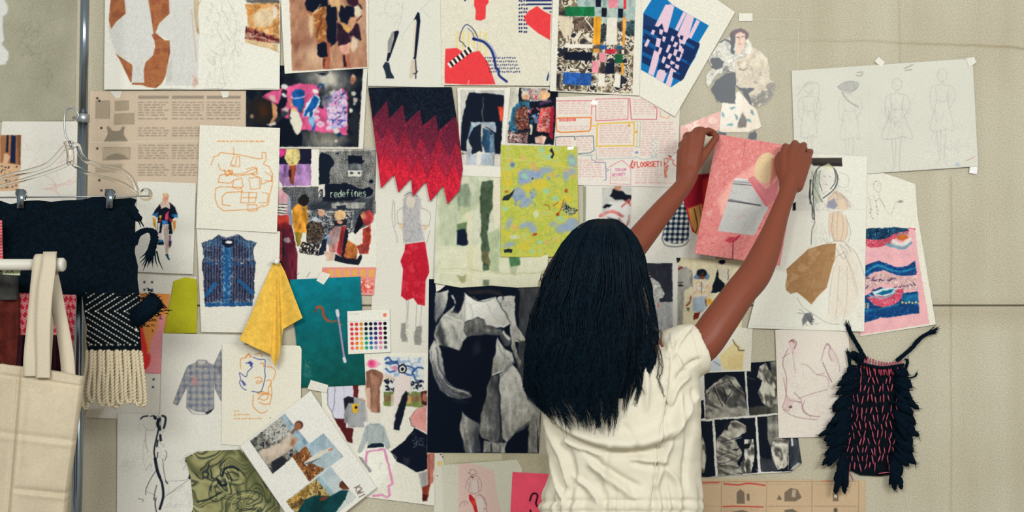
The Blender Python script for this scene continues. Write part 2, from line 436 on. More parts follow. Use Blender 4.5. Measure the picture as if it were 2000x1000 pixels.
c.l('#b79a6d', 8, "975 60 1005 20 1020 -20", .6)
c.o(); c.sc('#9b9992', 110, (402, 0, 462, 165), 20, 1, .3, 75, .6, .35); c.sc('#9b9992', 40, (440, 5, 470, 110), 18, 1, .28, 60, .5); c.l('#8b8982', 1, '412 5 430 30 425 60 440 90 432 120 440 165', .4); c.l('#8b8982', 1, '445 0 462 40 458 80 466 110', .4)
c.l('#c9a98f', 3, "374 20 378 60 384 120", .5); c.e('#c9a08f', 381, 162, 5, 9, 20, 4, .5)
c.o(370, 0, 2.5); c.p('#c08a55', "275 20 440 20 440 200 290 140 280 90"); c.p(blotch(['#d7a671', '#c48749', '#e0c39a', '#a96c3b'], 12, 4), "280 20 440 10 440 180 380 165 290 130 275 60")
c.e('#e3cfae', 360, 90, 50, 46, 0, 14, .85); c.e('#e3cfae', 400, 60, 22, 40, 0, 10, .6); c.p(blotch(['#6d2a30', '#8c4a3c', '#c19a80', '#57222e'], 6, 9), "275 130 330 145 440 190 440 215 380 205 270 190"); c.l('#5d222c', 8, "280 150 340 165 440 205", .8); c.l('#dccab0', 5, "275 175 340 180 400 200 440 210", .7)
c.p('#d9bd93', "270 190 380 205 438 220 436 255 400 240 340 225 272 205"); c.l('#a87948', 3, "275 205 340 225 400 240 436 255", .7); c.p('#4d4a48', "270 -5 440 -5 440 14 340 16 280 12", 4, .8); c.e('#e8e6e0', 420, 60, 12, 30, 0, 6, .7)
c.o(); c.l('#4f4c46', 2.2, "300 175 340 174 380 176 420 174 460 176 500 174 546 175", .4)
c.o(370, 0, 2.5).photo('272 -20 440 -20 440 256 272 206', 1.6, 7, .2)
sheet('collage_sheet', c, q, 8, 'long white collage sheet with rust brown cut shapes at top left', 'paper', step=1.1, curl=(0, 0, 2, 2))

# --- photo of layered outfit legs
q = "546 -40 719 -40 719 133 556 144"
c = cv(q, '#e8e3d6', 1, 7).o(545, 0, 6.894)
c.clip("130 -200 1165 -200 1190 905 175 960"); c.r_(grad('#a87a62', '#c9a184', 300, 0, 900, 700), 0, -200, 1300, 1000); c.e('#8a5a48', 280, 600, 190, 90, 0, 120, .7); c.e('#dcbd9d', 470, 760, 200, 160, 0, 150, .7); c.e('#8e6350', 290, 850, 60, 130, 20, 60, .5); c.e('#d6b698', 1050, 300, 120, 300, 0, 120, .5)
K_ = '#10182a'; M_ = '#3d2130'
c.p(K_, "350 50 400 -60 660 -60 650 80 560 110 450 180 380 130", 12); c.p('#a86d4c', "370 130 470 170 460 230 400 210", 18); c.p('#e3cba5', "400 200 470 220 460 420 430 500 400 380", 40, .8)
c.p(blotch(['#b07a45', '#9a5f3a', '#c79a63'], 8, 3), "480 150 560 100 640 90 640 200 650 520 600 570 530 580 490 500 470 330", 12); c.l('#6d3328', 30, "560 200 560 300 520 400 510 500", .5, 5)
c.p('#d4b28a', "560 60 470 200 450 180 540 70", 10); c.p(K_, "640 60 760 60 790 200 770 400 780 560 700 640 650 560 640 300", 14)
c.p('#d2ad80', "660 -40 840 -40 830 160 790 160 760 80 700 90", 16); c.p(K_, "830 60 900 80 1020 90 1020 220 930 330 830 300 810 200", 12); c.p('#c49a73', "840 -40 900 90 880 110 820 30", 12)
c.p(M_, "900 -40 1060 -40 1080 50 1000 90 920 60", 14); c.p('#d9cdb4', "1000 90 1060 70 1110 140 1080 230 1030 220", 14); c.p('#1d1a2a', "1070 40 1100 60 1125 130 1100 130", 8); c.p('#4a2c2c', "1040 270 1110 200 1110 220 1040 300", 10)
c.p(blotch([M_, '#2a1c30', '#54303a'], 9, 6), "780 300 870 330 950 440 1010 350 1040 300 1080 340 1105 540 1080 550 1000 480 960 570 900 600 800 610 780 500", 10)
c.p('#c99a78', "950 230 1030 230 1030 300 970 430 930 340", 14); c.p('#d5a765', "820 310 930 350 960 400 945 450 870 400", 10); c.p('#d8a694', "810 620 950 570 940 700 890 730 840 700", 12); c.p('#e8d8c0', "980 500 1060 540 1060 640 1000 700 960 640", 30, .7)
c.p(K_, "515 600 600 560 650 580 660 770 600 780 550 770 510 720", 12); c.p('#a0604a', "640 540 700 600 680 930 590 930 590 780 650 770", 12); c.p('#5d2f2a', "590 800 620 790 610 930 590 930", 10)
c.p('#b0705a', "880 740 940 720 960 910 890 910", 12); c.p('#3a2028', "865 740 895 740 910 910 870 910", 10); c.clip()
c.o(545, 0, 6.894).photo('130 -200 1165 -200 1190 905 175 960', 1.3, 6, .12)
sheet('fashion_photo', c, q, 8.6, 'white bordered photo of bare legs under brown layered coats at top', 'photo', step=1.1)

# --- photo of pink and blue artwork being painted in a dark room
q = "481 128 718 128 709 291 480 290"
c = cv(q, '#e2dccf', 1, 8).o(475, 120, 5.556)
c.clip("30 -60 1310 -60 1250 930 25 925"); c.r_(blotch(['#0f1626', '#1a202c', '#262a33', '#121a28'], 26, 5), -50, -80, 1400, 1000)
c.e('#b6b0a3', 900, 190, 210, 110, 10, 160, .95); c.p('#cfc9bb', "820 130 1000 120 1010 240 860 260", 70, .8); c.p('#16202e', "790 120 930 120 860 160", 20); c.e('#b9b2a2', 880, 850, 170, 90, 0, 160, .9); c.e('#55534f', 760, 820, 160, 60, 0, 120, .6)
pk = '#d9628f'
c.p(pk, "200 390 300 320 420 290 600 240 780 250 830 290 800 480 860 520 900 420 960 350 1080 290 1135 330 1130 800 1080 790 880 770 640 740 430 600 400 470 300 440", 8)
c.p(blotch(['#e9a4bd', '#c9bfd9', '#6d79b5', '#e4dfe2', '#d9628f', '#3d4d94'], 5, 12), "950 340 1060 300 1120 350 1130 700 1010 740 920 740 900 520", 10)
c.p('#7c7f84', "850 380 940 330 960 420 900 500 850 480", 30, .9); c.p('#c8c5bd', "930 330 1000 300 960 370", 12)
for x, y, r_ in ((970, 520, 40), (1050, 520, 34), (1050, 600, 42), (970, 600, 36), (1100, 670, 30), (935, 660, 34), (1010, 750, 34), (840, 680, 44), (800, 610, 34), (800, 540, 26), (1100, 440, 34), (930, 730, 30)): c.e('#ddd3dc', x, y, r_, r_ * .8, 20, 10, .9); c.e('#e58fae', x, y + 8, r_ * .5, r_ * .3, 20, 10, .7)
c.l('#34468c', 16, "1060 370 1110 335"); c.l('#34468c', 14, "1030 690 1080 640"); c.l('#34468c', 12, "890 410 930 380"); c.l('#2f3f82', 16, "980 640 1060 590", .6)
bl = '#1c5f9f'
c.p('#d9e0e4', "690 450 770 360 830 390 830 470 770 540 770 610 700 600 650 610 640 590", 6); c.p(bl, "520 350 580 300 660 320 670 380 600 400 530 385", 6); c.p(bl, "540 400 660 400 665 470 620 560 590 540 600 500 540 480", 6); c.p(bl, "720 460 760 370 820 400 815 460 750 540 755 600 720 600 715 540 680 600 650 605 650 580", 6); c.l('#d9e0e4', 9, "520 380 560 405 640 395 670 370", .9)
c.p('#173f6d', "560 320 640 330 650 370 580 380", 14, .5); c.p('#7fb0cb', "705 610 770 600 780 680 750 720 710 660", 8); c.p(bl, "740 750 780 670 795 660 770 750", 6); c.p('#2b4f7c', "800 280 830 240 880 250 880 310 860 300 860 270 830 260 810 310", 6)
c.p('#4b5a3a', "630 480 660 470 660 560 620 560", 10, .4); c.e('#e6dfd4', 790, 330, 34, 22, 20, 8)
c.e('#2a2523', 190, 540, 150, 150, 0, 60, .9); c.e('#4a2c1d', 220, 530, 50, 70, 0, 60, .9); c.p('#0e1626', "380 480 420 370 470 380 470 450 430 510", 8); c.e('#d9d7d2', 445, 275, 36, 28, 0, 10); c.p('#20262f', "420 300 480 310 460 400 400 400", 10); c.e('#cdd3d6', 445, 365, 30, 22, 30, 8); c.p('#c98f6a', "480 390 530 430 540 500 510 490", 8)
c.p('#c39069', "310 440 360 470 370 600 340 640 300 700 270 690 320 600", 8); c.e('#d0c1ae', 320, 400, 46, 30, 50, 16, .8); c.p('#cfcabf', "250 690 350 650 360 690 290 700", 8); c.e('#3f4650', 450, 560, 34, 50, 20, 12); c.e('#d8b9b8', 460, 520, 34, 26, 20, 10)
c.p('#0c1524', "360 680 430 610 500 620 560 790 600 800 640 760 640 930 360 930", 8); c.p('#e0dac7', "500 620 520 540 560 520 600 560 640 680 630 760 590 800 560 770", 6); c.p('#d8c58f', "520 510 570 510 580 540 520 545", 6); c.l('#141b28', 12, "510 520 500 600 520 620")
c.e('#b98164', 1190, 200, 30, 50, 10, 10); c.e('#d2b49b', 1195, 160, 18, 20, 0, 8); c.e('#c3beb2', 1200, 350, 28, 22, 30, 8); c.e('#b6a8a2', 1215, 420, 22, 26, 0, 8); c.e('#9fae9f', 1205, 460, 18, 16, 0, 8); c.e('#d9d2c4', 1167, 530, 18, 22); c.e('#d8d2c5', 1010, 755, 32, 30, 0, 8); c.e('#173a60', 1040, 790, 26, 20, 0, 10); c.e('#c9b0a8', 1010, 865, 18, 20, 0, 8); c.e('#9a7e70', 95, 595, 20, 22, 0, 10); c.l('#8b8d92', 5, "1130 370 1290 430", .5); c.clip()
c.o(475, 120, 5.556).photo('30 -60 1310 -60 1250 930 25 925', 1.2, 4, .2)
sheet('studio_photo', c, q, 5.2, 'dark photo of people around a pink and blue artwork', 'photo', step=1.1)

# --- orange line drawing
q = "390 244 547 250 541 455 383 446"
c = cv(q, '#e8e3d4', 1.3, 9).o(370, 0, 2.5); O_ = '#dd8a3c'
c.tx(O_, 138, 690, 375, 690, 12, 2.6, 1, 16, .6)
for s_, w_ in (("105 805 120 765 140 760 150 745 240 755 330 775 355 775 355 745 372 745 375 780 360 800 390 815 405 850 405 900 390 960 385 1000 360 1010", 3.4), ("215 720 218 760 205 790 200 810 225 805 230 765 245 765 245 815 210 812", 3), ("140 800 150 830 200 840 220 850 260 850 300 830 330 820 330 850 290 850 240 860 190 850 150 855 140 890 200 895 215 880 255 870 262 910 240 925 210 915 215 885", 3.4), ("290 870 340 865 345 920 300 925 290 880", 3), ("300 850 350 870 350 900 405 880", 3), ("370 840 400 860 400 885 370 880", 3), ("130 920 150 912 250 915 260 935 180 940 160 960 160 1000 200 1005", 3.4), ("128 920 125 970 140 1010 170 1030 330 1020 360 1000", 3.4), ("250 940 330 940 320 990 250 990 255 945", 3), ("260 965 330 965", 3), ("290 940 290 990", 3), ("280 1000 330 1000 330 1030 285 1030 285 1000", 3), ("170 830 180 860 200 850 190 830 210 835 205 855", 5), ("280 825 320 815 330 835 300 850", 3), ("355 940 385 945 380 990 340 990", 3)): c.l(O_, w_, s_, .95, sm=0)
sheet('line_drawing_sheet', c, q, 8.4, 'white sheet with orange line drawing of a floor plan like figure', 'drawing', step=1.1, curl=(0, 0, 3, 5))

# --- magazine spread with crowd and the word redefines
q = "541 286 733 289 736 560 538 552"
c = cv(q, '#e5e0d3', 1.5, 10).o(535, 280, 3.704)
c.clip("20 20 740 20 745 500 620 620 20 620")
c.r_(blotch(['#b3aea4', '#c2bdb1'], 20, 2), 280, 20, 760, 640); c.r_('#5a5d63', 60, 300, 420, 480, 10)
def halft(X, Y):
    m = 0.5 + 0.5 * np.sin((X + Y) * 1.75) * np.sin((X - Y) * 1.75); t = np.clip((m - .45) * 3, 0, 1)[..., None]
    return hx('#2b3038') * (1 - t) + hx('#cfcabd') * t
c.p(halft, "320 60 740 50 745 620 420 480 60 480 60 315 320 310", 4, .7); c.clip()
c.p('#e5e0d3', "268 30 325 40 325 312 268 305"); c.p('#16202f', "325 85 390 78 432 128 425 165 402 205 398 290 322 290", 3, 1, 1); c.l('#1a2230', 7, "448 76 456 70 462 80 468 70")
c.p('#151d2c', "368 300 430 288 470 296 520 286 560 296 600 320 650 330 690 315 718 340 712 372 680 388 640 385 580 410 520 416 380 412", 4); c.e('#0f1828', 690, 346, 28, 28); c.e('#0f1828', 705, 275, 15, 14, 0, 6); c.r_('#151d2c', 350, 380, 480, 420, 12)
c.r_('#4b4f55', 540, 100, 640, 192, 4); c.p('#11192a', "535 85 640 92 635 120 655 128 640 150 600 140 540 150", 5); c.r_('#7e8083', 548, 150, 632, 186, 14, .8); c.r_('#dad5c9', 536, 196, 634, 240, 3); c.e('#4b5060', 563, 214, 11, 9, 0, 6); c.e('#4b5060', 614, 214, 11, 9, 0, 6); c.e('#1a2230', 524, 118, 5, 6); c.e('#1a2230', 528, 212, 5, 6)
c.w('redefines', 405, 338, 52, '#c5d3bd', 5.5, -1.5, .66, gap=.7); c.r_('#dcd8cc', 322, 296, 368, 388, 4); c.w('g', 330, 322, 50, '#2a3038', 9, 0, .7)
# crowd in the street
c.p('#151d2b', "250 440 400 400 560 380 720 395 720 560 700 800 300 760", 30, .55); c.r_('#b5b1a8', 420, 430, 660, 470, 10, .8); c.p('#2a3038', "450 450 520 445 525 480 460 482", 5); c.l('#cfcabd', 8, "380 495 580 490", .8); c.p(blotch(['#d8d3c8', '#1b2230', '#8d8c8a'], 3, 4), "240 500 580 500 560 640 330 680 230 560", 8, .8)
c.p('#e5e0d3', "620 620 745 560 745 1010 620 1010 520 900 160 800 170 790", 3)
c.p('#8c7a35', "148 640 205 640 190 735 170 745", 5); c.p('#d89a3e', "135 470 180 430 240 460 248 560 235 648 150 642 130 560", 5); c.l('#b87528', 5, "190 470 200 560 170 640", .6); c.e('#b67a3a', 200, 590, 20, 30, 0, 10, .4); c.e('#241f22', 216, 412, 38, 44, 20, 8); c.e('#c08a63', 204, 470, 14, 12, 0, 6)
c.p('#a9adb3', "245 560 300 530 350 560 360 600 250 640", 6); c.p(blotch(['#23262b', '#4d3f34', '#87705a', '#1a1e26'], 3, 6), "235 590 270 560 345 570 362 640 345 700 290 725 235 715", 5); c.e('#cfa286', 345, 500, 26, 28, 0, 8); c.l('#d9d4c6', 8, "320 480 360 490"); c.p(blotch(['#e0dbd0', '#1a1c22', '#5b3f35'], 2.4, 7), "200 710 250 720 330 730 320 815 180 790", 5)
c.p('#b9827c', "390 660 440 600 500 600 520 700 500 790 400 790", 5); c.p('#9e8f8d', "440 610 480 600 470 700 400 760 385 720", 8, .8); c.p('#8e3236', "490 600 525 600 500 820 455 800", 5); c.p('#1a1f30', "515 620 540 620 520 830 490 820", 4); c.e('#d6b285', 478, 520, 40, 36, 0, 6); c.p('#20222a', "430 560 530 555 525 590 440 595", 6); c.e('#c9937a', 478, 570, 22, 12, 0, 5)
c.p('#8fa7c4', "370 680 400 650 400 720 360 740", 4); c.p('#222838', "350 700 385 690 370 800 320 810", 5); c.p('#d2b7a4', "360 780 440 790 430 850 380 850", 5)
c.p('#14141f', "575 640 620 510 660 560 620 620 590 660", 6); c.e('#b8474a', 680, 540, 40, 56, 10, 6); c.e('#b77962', 648, 520, 18, 30, 0, 6); c.p('#bf5043', "640 620 700 590 702 700 680 800 620 800 600 740 640 720", 5); c.p('#e2d9ce', "580 660 640 610 640 700 620 740 575 740", 5); c.p('#c77b45', "530 700 605 740 600 835 505 820", 5); c.p('#8c3a30', "505 820 600 836 600 845 500 830", 3); c.p('#1d2230', "440 800 520 830 600 840 630 800 640 830 615 882 520 870 440 850", 5); c.p('#7c3a35', "600 740 690 730 680 790 620 800", 8, .8)
# striped sweater figure at the left
c.p('#58222f', "10 590 130 590 170 800 165 1010 90 1010 10 900", 5); c.p('#1c2133', "30 660 70 650 80 800 60 860 80 980 50 900 20 860", 6, .8); c.p('#a33a38', "20 640 60 640 60 850 20 850", 8, .8); c.p('#6d2639', "120 640 170 800 165 1000 130 980 100 800", 6); c.e('#c4bcbc', 95, 700, 25, 18, 30, 8, .7); c.p('#c2483e', "10 520 110 510 115 590 60 600 10 600", 5); c.e('#7c2830', 70, 600, 50, 26, 0, 12, .8)
c.p('#d3a5ab', "10 360 50 330 105 380 125 520 10 520", 4); c.p('#989cac', "95 390 115 390 138 580 120 600 105 520", 4); c.p('#e2dccf', "10 430 95 435 92 515 10 512", 4)
for y in (440, 462, 484, 504): c.l('#23242e', 7, [(10, y - 3), (92, y + 3)], .9)
c.e('#1a1a22', 46, 275, 31, 40, 0, 5); c.e('#d0a08a', 40, 296, 20, 32, 0, 5)
# small pink photo
c.p('#e8e3d6', "30 20 325 30 325 312 30 318"); c.clip("40 32 270 40 268 305 62 312 40 270"); c.r_('#b48cba', 0, 0, 300, 330); c.p('#201f38', "40 30 275 30 272 150 40 150", 6); c.p('#c23f7e', "36 30 90 30 76 90 36 110", 8); c.e('#8b6a9a', 90, 200, 50, 46, 0, 14, .8); c.e('#9577a3', 180, 190, 26, 46, 0, 14, .6); c.p(blotch(['#c8b46c', '#d9cc96', '#a8925c'], 4, 3), "90 36 185 40 192 110 160 165 110 165 76 110", 6); c.p('#8c4a34', "108 160 160 160 160 200 138 305 120 290 105 220", 5); c.p('#3a2030', "105 190 130 190 125 250 108 240", 8); c.clip()
c.l('#77756f', 4, "165 938 170 950 180 938", .8); c.l('#77756f', 4, "238 968 250 948 262 930", .8)
c.o(535, 280, 3.704).photo('10 20 740 20 745 560 700 830 620 885 160 790 165 1000 10 1000', .9, 4, .3, 0)
sheet('magazine_spread', c, q, 2.6, 'magazine page with street style crowd and the word redefines', 'magazine page', step=0.9, wave=.3)

# --- pink printed strip
q = "622 522 735 522 731 577 690 574"
c = cv(q, '#e2a098', 1, 11)
c.clip("622 524 732 524 729 572 622 572"); c.r_('#e58f82', 620, 520, 735, 545)
for i in range(6): c.p('#e3b262', [(640 + i * 16, 526), (651 + i * 16, 526), (651 + i * 16, 541), (640 + i * 16, 541)], 3, .85); c.p('#dba2b2', [(652 + i * 16, 524), (656 + i * 16, 524), (656 + i * 16, 546), (652 + i * 16, 546)], 2, .7)
c.p(blotch(['#e0736a', '#e9b0a4', '#d9584e', '#f0cfc0'], 10, 3), "700 546 732 546 729 573 700 573"); c.clip()
sheet('printed_strip', c, "630 522 735 522 730 577 622 575", 3.6, 'narrow pink and orange printed strip between magazine page and teal print', 'print')

# --- pencil sketch of bare legs with navy shading
q = "717 -30 868 -30 868 171 718 168"
c = cv(q, '#ddd9cc', 1, 12).o(715, 0, 5.557)
c.l('#b7b2a4', 3, "70 -100 100 400 90 900", .4, 4)
for s_ in ("240 10 200 100 230 160", "300 300 330 230 370 190", "400 20 380 200 340 330", "520 215 440 320 400 390", "590 95 640 60 700 0", "800 60 860 20", "370 370 400 420 380 440", "700 200 600 95"): c.l('#8b8587', 4, s_, .55)
c.sc('#8d878a', 14, (180, 10, 420, 380), 110, 4, .35)
c.p('#98948f', "285 340 305 345 280 500 260 570 235 560 235 450", 8); c.p('#141f33', "305 340 350 330 358 350 340 400 270 600 240 670 220 660 235 570 262 570 300 420", 5); c.p('#2b3542', "180 720 210 670 250 680 265 770 300 830 300 850 220 850 205 780", 6); c.l('#141f33', 8, "215 845 300 848"); c.l('#141f33', 6, "250 700 270 790 300 840")
c.p('#141f33', "515 220 560 130 580 140 590 230 545 630 540 640 515 635 550 240 540 205", 5); c.p('#dccfbd', "520 230 545 240 520 620 500 640", 6); c.p('#d2c4b1', "490 650 530 650 540 780 500 850 465 850", 8); c.l('#1d2438', 13, "515 632 535 650 545 770 555 775 540 800 540 850"); c.l('#1d2438', 8, "510 802 550 790")
sheet('sketch_sheet', c, q, 5, 'pencil sketch sheet of two legs with navy shading at top', 'drawing', step=1.2)

# --- red and blue abstract print
q = "860 -30 1079 -30 1076 168 862 166"
c = cv(q, '#ded7c5', 1.2, 13).o(860, 0, 5.556); Rd = '#e24a4e'; B_ = '#2a3a78'
c.p(Rd, "370 -100 520 -60 525 30 495 60 490 200 440 225 380 215 385 110 365 60"); c.l('#b83c44', 3, "390 120 480 115", .5); c.e('#23294a', 268, 2, 10, 12)
for i in range(6): c.r_('#e3cf8c', 170 + i * 62, 340, 196 + i * 62, 540 + (i > 3) * 70, 6, .8)
c.p(Rd, "55 530 180 520 240 560 300 580 420 550 520 680 570 830 600 915 300 920 50 905 45 830"); c.l('#eda79c', 16, "310 875 300 915", .7, 8)
for i in range(13):
    t0, t1 = i / 13, (i + 1) / 13
    c.p('#101724' if i % 2 else '#ece6d6', [(75 + 255 * t0, 690 - 200 * t0), (75 + 255 * t1, 690 - 200 * t1), (110 + 255 * t1, 740 - 195 * t1), (110 + 255 * t0, 740 - 195 * t0)])
c.l('#434a74', 11, "275 510 240 460 210 440 225 350 275 270 330 290 380 350 405 410", .9); c.l('#76799a', 12, "300 310 345 350 370 420", .9); c.l('#76799a', 5, "405 460 400 560", .9)
c.l('#8e97bf', 40, "370 425 470 450 550 520 600 620", .6); c.l(B_, 26, "360 425 470 455 550 540 585 640 605 740 630 760 640 820 720 885"); c.l('#1e2c63', 30, "360 420 380 425")
for j in range(5):
    for i in range(15): c.e('#3a416b', 490 + i * 23 + j * 12 + R.uniform(-4, 4), 628 + j * 38 + R.uniform(-4, 4), 6.5, 9.5, 15, 4)
for j in range(9):
    for i in range(4): c.e('#2a3160', 858 + i * 26 + R.uniform(-3, 3), 8 + j * 42 + R.uniform(-4, 4), 9.5, 11, 15, 5)
for j, (xa, xb) in enumerate(((940, 1200), (950, 1200), (1125, 1200))): c.l('#23336c', 21, [(xa, 6 + j * 42), (1200, 4 + j * 43)], sm=0)
c.e('#1d2a55', 1195, 130, 10, 8); c.p(Rd, "905 190 960 120 1050 65 1120 120 1200 160 1190 435 1060 360 940 260"); c.p(B_, "1175 770 1150 870 1165 880 1180 820"); c.n(.02, 8)
sheet('abstract_print', c, q, 6, 'abstract print with red shapes, striped bar and blue brush line', 'print', step=1.0)

# --- mountain photo with coloured blocks
q = "1080 -30 1253 -30 1249 187 1074 178"
c = cv(q, '#e3ded0', 1.5, 14).o(1080, 0, 5.261)
c.clip("70 -200 855 -200 815 962 32 930"); c.r_(blotch(['#3c3a40', '#6b5d4d', '#8a7c68', '#d9cfba', '#57493f', '#e0d6c3', '#2d3038'], 17, 21, 4, 3), 0, -200, 900, 1000)
c.p(blotch(['#9fb3ad', '#b5bfb5', '#8da39e'], 14, 3), "230 -200 860 -200 850 215 760 200 560 250 420 190 320 120 250 60", 16)
c.p('#dccdb4', "60 160 150 170 215 250 190 330 170 430 130 430 70 290", 10); c.p('#5e4a40', "200 170 330 180 410 250 400 330 300 300 230 320", 14, .7); c.p('#e2d6c1', "190 420 280 310 300 330 250 420", 8); c.p('#e2d6c1', "325 350 400 400 410 450 360 440", 8); c.p('#264049', "750 220 850 210 840 360 760 360", 16, .8); c.p('#1f2c3a', "490 250 550 250 540 420 490 440", 14, .8); c.p('#e0d8c6', "660 310 720 340 830 410 720 380", 8); c.l('#e0d8c6', 14, "330 190 410 300"); c.sc('#e3d9c6', 34, (60, 620, 820, 940), 90, 9, .8, 40, .9); c.sc('#26262c', 30, (50, 250, 400, 930), 80, 10, .6, 60, .8)
for col, a in (('#1e7347', "125 70 425 70 430 168 125 165"), ('#171f33', "440 -10 495 -10 492 72 440 72"), ('#e58f9b', "570 -10 665 -10 660 78 575 80"), ('#d73c4b', "725 -10 752 -10 752 92 728 95"), ('#161e30', "500 82 555 82 552 175 500 172"), ('#171f33', "668 88 722 90 718 182 668 180"), ('#dfa136', "420 170 495 175 485 460 412 455"), ('#e3dccd', "555 180 660 180 655 462 545 458"), ('#e3a553', "718 175 750 180 740 470 712 468"), ('#e6e0d2', "120 450 410 455 408 498 120 490"), ('#2c5b98', "485 465 545 465 545 505 485 505"), ('#2f6b98', "650 470 710 470 705 505 655 505"), ('#e2a252', "415 500 475 500 470 542 415 540"), ('#d63b52', "545 505 648 505 640 552 545 550"), ('#e6e0d2', "706 512 732 512 730 555 706 555"), ('#171e2f', "118 532 405 538 400 625 115 615"), ('#e69aa6', "475 540 545 545 540 640 470 635"), ('#21603f', "635 560 720 560 715 650 640 650"), ('#e69aa6', "405 628 470 630 465 752 398 745"), ('#1a2236', "545 645 632 645 630 760 540 755"), ('#e0a13c', "700 645 728 645 725 760 705 780"), ('#325fa0', "105 740 395 755 388 880 102 865"), ('#e6e0d0', "468 755 535 758 528 890 460 885"), ('#e6e0d0', "635 762 698 762 688 905 630 890")): c.p(col, a, 5)
c.clip("105 740 395 755 388 880 102 865"); c.n(.25, 2); c.clip(); 
c.o(1080, 0, 5.261).photo('70 -200 855 -200 815 962 32 930', .4, 5, .16, 0)
sheet('mountain_print', c, q, 8.2, 'white bordered mountain print overlaid with small coloured rectangles', 'print', step=0.95, curl=(0, 0, 1, 0))

# --- tilted sheet with blue and pink woven pattern
q4 = ("1252 -40 1345 -40 1436 24", "1436 24 1318 228", "1249 188 1318 228", "1252 -40 1249 188")
c = Cv((1244, -45, 1440, 232), '#e5e0d2', 1.5, 15).o(1240, 0, 4.255); Bu = '#1f78b0'; Nv = '#1d3560'; Pk = '#e2c6d2'
c.clip("72 105 150 -20 260 -10 320 45 405 95 615 212 520 370 540 380 500 480 450 560 405 655 300 725 160 640 50 580"); c.r_(Bu, 0, -60, 700, 800)
c.p(Nv, "70 112 190 175 250 205 345 255 440 315 545 365 400 670 330 650 60 520", 4)
for a in ("66 235 190 300 185 330 66 265", "62 320 180 380 175 420 62 350", "60 425 150 470 140 500 58 455", "400 330 500 390 490 410 395 360", "380 480 480 530 470 550 375 500", "200 480 220 490 190 560 175 550", "350 600 380 610 350 640"): c.p('#2268a0', a, 4, .85)
c.p('#2a4a78', "70 112 190 175 180 230 66 200", 10, .5)
for a in ("255 38 320 40 230 190 195 225 165 215", "290 30 328 55 270 272 245 265 225 190", "402 98 428 110 358 258 332 245", "436 98 497 130 440 325 400 345 350 295", "512 162 542 178 468 322 440 310"): c.p(Pk, a, 3)
for a in ("145 245 170 255 155 292 132 280", "105 322 126 335 100 393 76 380", "205 240 238 250 225 292 202 280", "182 312 218 325 205 395 170 385", "232 298 260 310 245 350 228 340", "205 390 228 400 210 455 190 440", "308 295 330 308 315 348 296 335", "280 368 302 380 275 440 255 430", "335 345 360 358 340 395 315 385", "285 440 312 452 290 495 268 480", "235 465 262 478 240 530 220 515", "365 320 430 330 420 360 400 380 370 360", "370 365 395 385 385 430 360 425", "330 405 360 415 340 470 318 455", "388 395 408 410 400 450 382 445", "340 470 385 480 370 510 345 505", "298 500 335 520 318 545 292 530", "365 440 395 455 385 480 360 470", "258 530 300 550 280 570 250 560", "335 530 370 545 360 580 330 560", "160 415 205 440 198 490 160 635 110 610", "205 575 265 590 270 600 245 690 170 655 190 590", "300 560 345 590 320 640 300 722 252 705 290 590"): c.p(Pk, a, 3)
for a in ("378 292 405 300 395 335 372 322", "385 360 405 368 400 390 382 380", "345 385 368 395 358 412 340 402", "300 408 325 420 315 445 295 430", "352 430 380 445 370 480 348 465", "310 475 330 485 322 510 300 495", "262 490 290 505 280 530 255 515", "315 530 340 540 330 560 306 550", "258 565 290 575 280 615 250 600"): c.p(Nv, a, 3)
for a in ("70 290 66 270", "275 600 240 690", "345 600 305 720", "160 640 185 560"): c.l(Bu, 12, a, sm=0)
c.clip()
for a in ("520 350 540 362 525 405 500 390", "490 450 502 465 490 495 470 485", "450 500 470 505 450 535 430 520", "420 540 452 555 440 580 410 600", "320 595 405 640 385 675 310 640"): c.p('#23365c', a, 3)
c.l('#f4f1ea', 3, "655 100 662 92", .9)
sheet('woven_pattern_print', c, [pts(a) for a in q4], 6.4, 'tilted white print with blue and pink woven strip pattern', 'print', step=0.95, curl=(0, 0, 4, 0))

# --- clear film with cut out model in a shaggy coat
q = "1325 37 1561 37 1556 300 1325 300"
c = cv(q, '#d8d2bf', 1.3, 16); c.al = np.zeros(c.X.shape) + 0.10
c.l('#e6e1d2', 1.6, "1326 38 1560 38 1555 299", .4, sm=0)
c.o(1370, 40, 4.348)
for a, col in (("-180 900 160 770 150 930 0 960 -180 1060", '#dfa79b'),): c.p(col, a, 3)
c.w('THE', -130, 905, 70, '#e8d4c6', 14, -26, .6); c.e('#e7cfc2', 95, 850, 34, 30, -20, 10, .8)
c.p('#dfd2bd', "175 690 320 600 400 690 470 760 510 900 480 920 440 930 400 950 150 950 160 800", 5); c.p('#e6ddd0', "180 690 310 600 350 640 330 900 160 920", 10, .7); c.p('#5b4d44', "310 870 350 780 385 850 380 910 310 910", 12); c.p('#161c28', "400 960 465 935 475 1010 400 1010", 4); c.p('#161c28', "145 945 215 955 210 975 145 975", 4)
for x, y, a_ in ((262, 740, 0), (185, 800, 70), (295, 820, 70), (245, 885, 0), (400, 850, 30), (430, 780, 60)): c.e('#4d8a92', x, y, 24, 10, a_, 8, .85)
fur = blotch(['#b9b4a6', '#dcd7c9', '#9c988c', '#e4dfd2'], 6, 6, 3, 1.0)
c.p(fur, "250 130 280 110 400 170 420 230 380 300 290 330 290 440 230 430 130 460 60 570 40 540 40 470 90 400 60 330 90 280 150 190 200 160", 6)
coat = blotch(['#cbbda4', '#bdae96', '#d6c9b2', '#ae9f88'], 9, 9, 3, 1.0); c.p(coat, "390 180 420 220 500 260 560 320 580 400 580 500 630 540 620 620 560 700 480 735 420 720 390 640 350 590 290 560 290 330 380 300", 6)
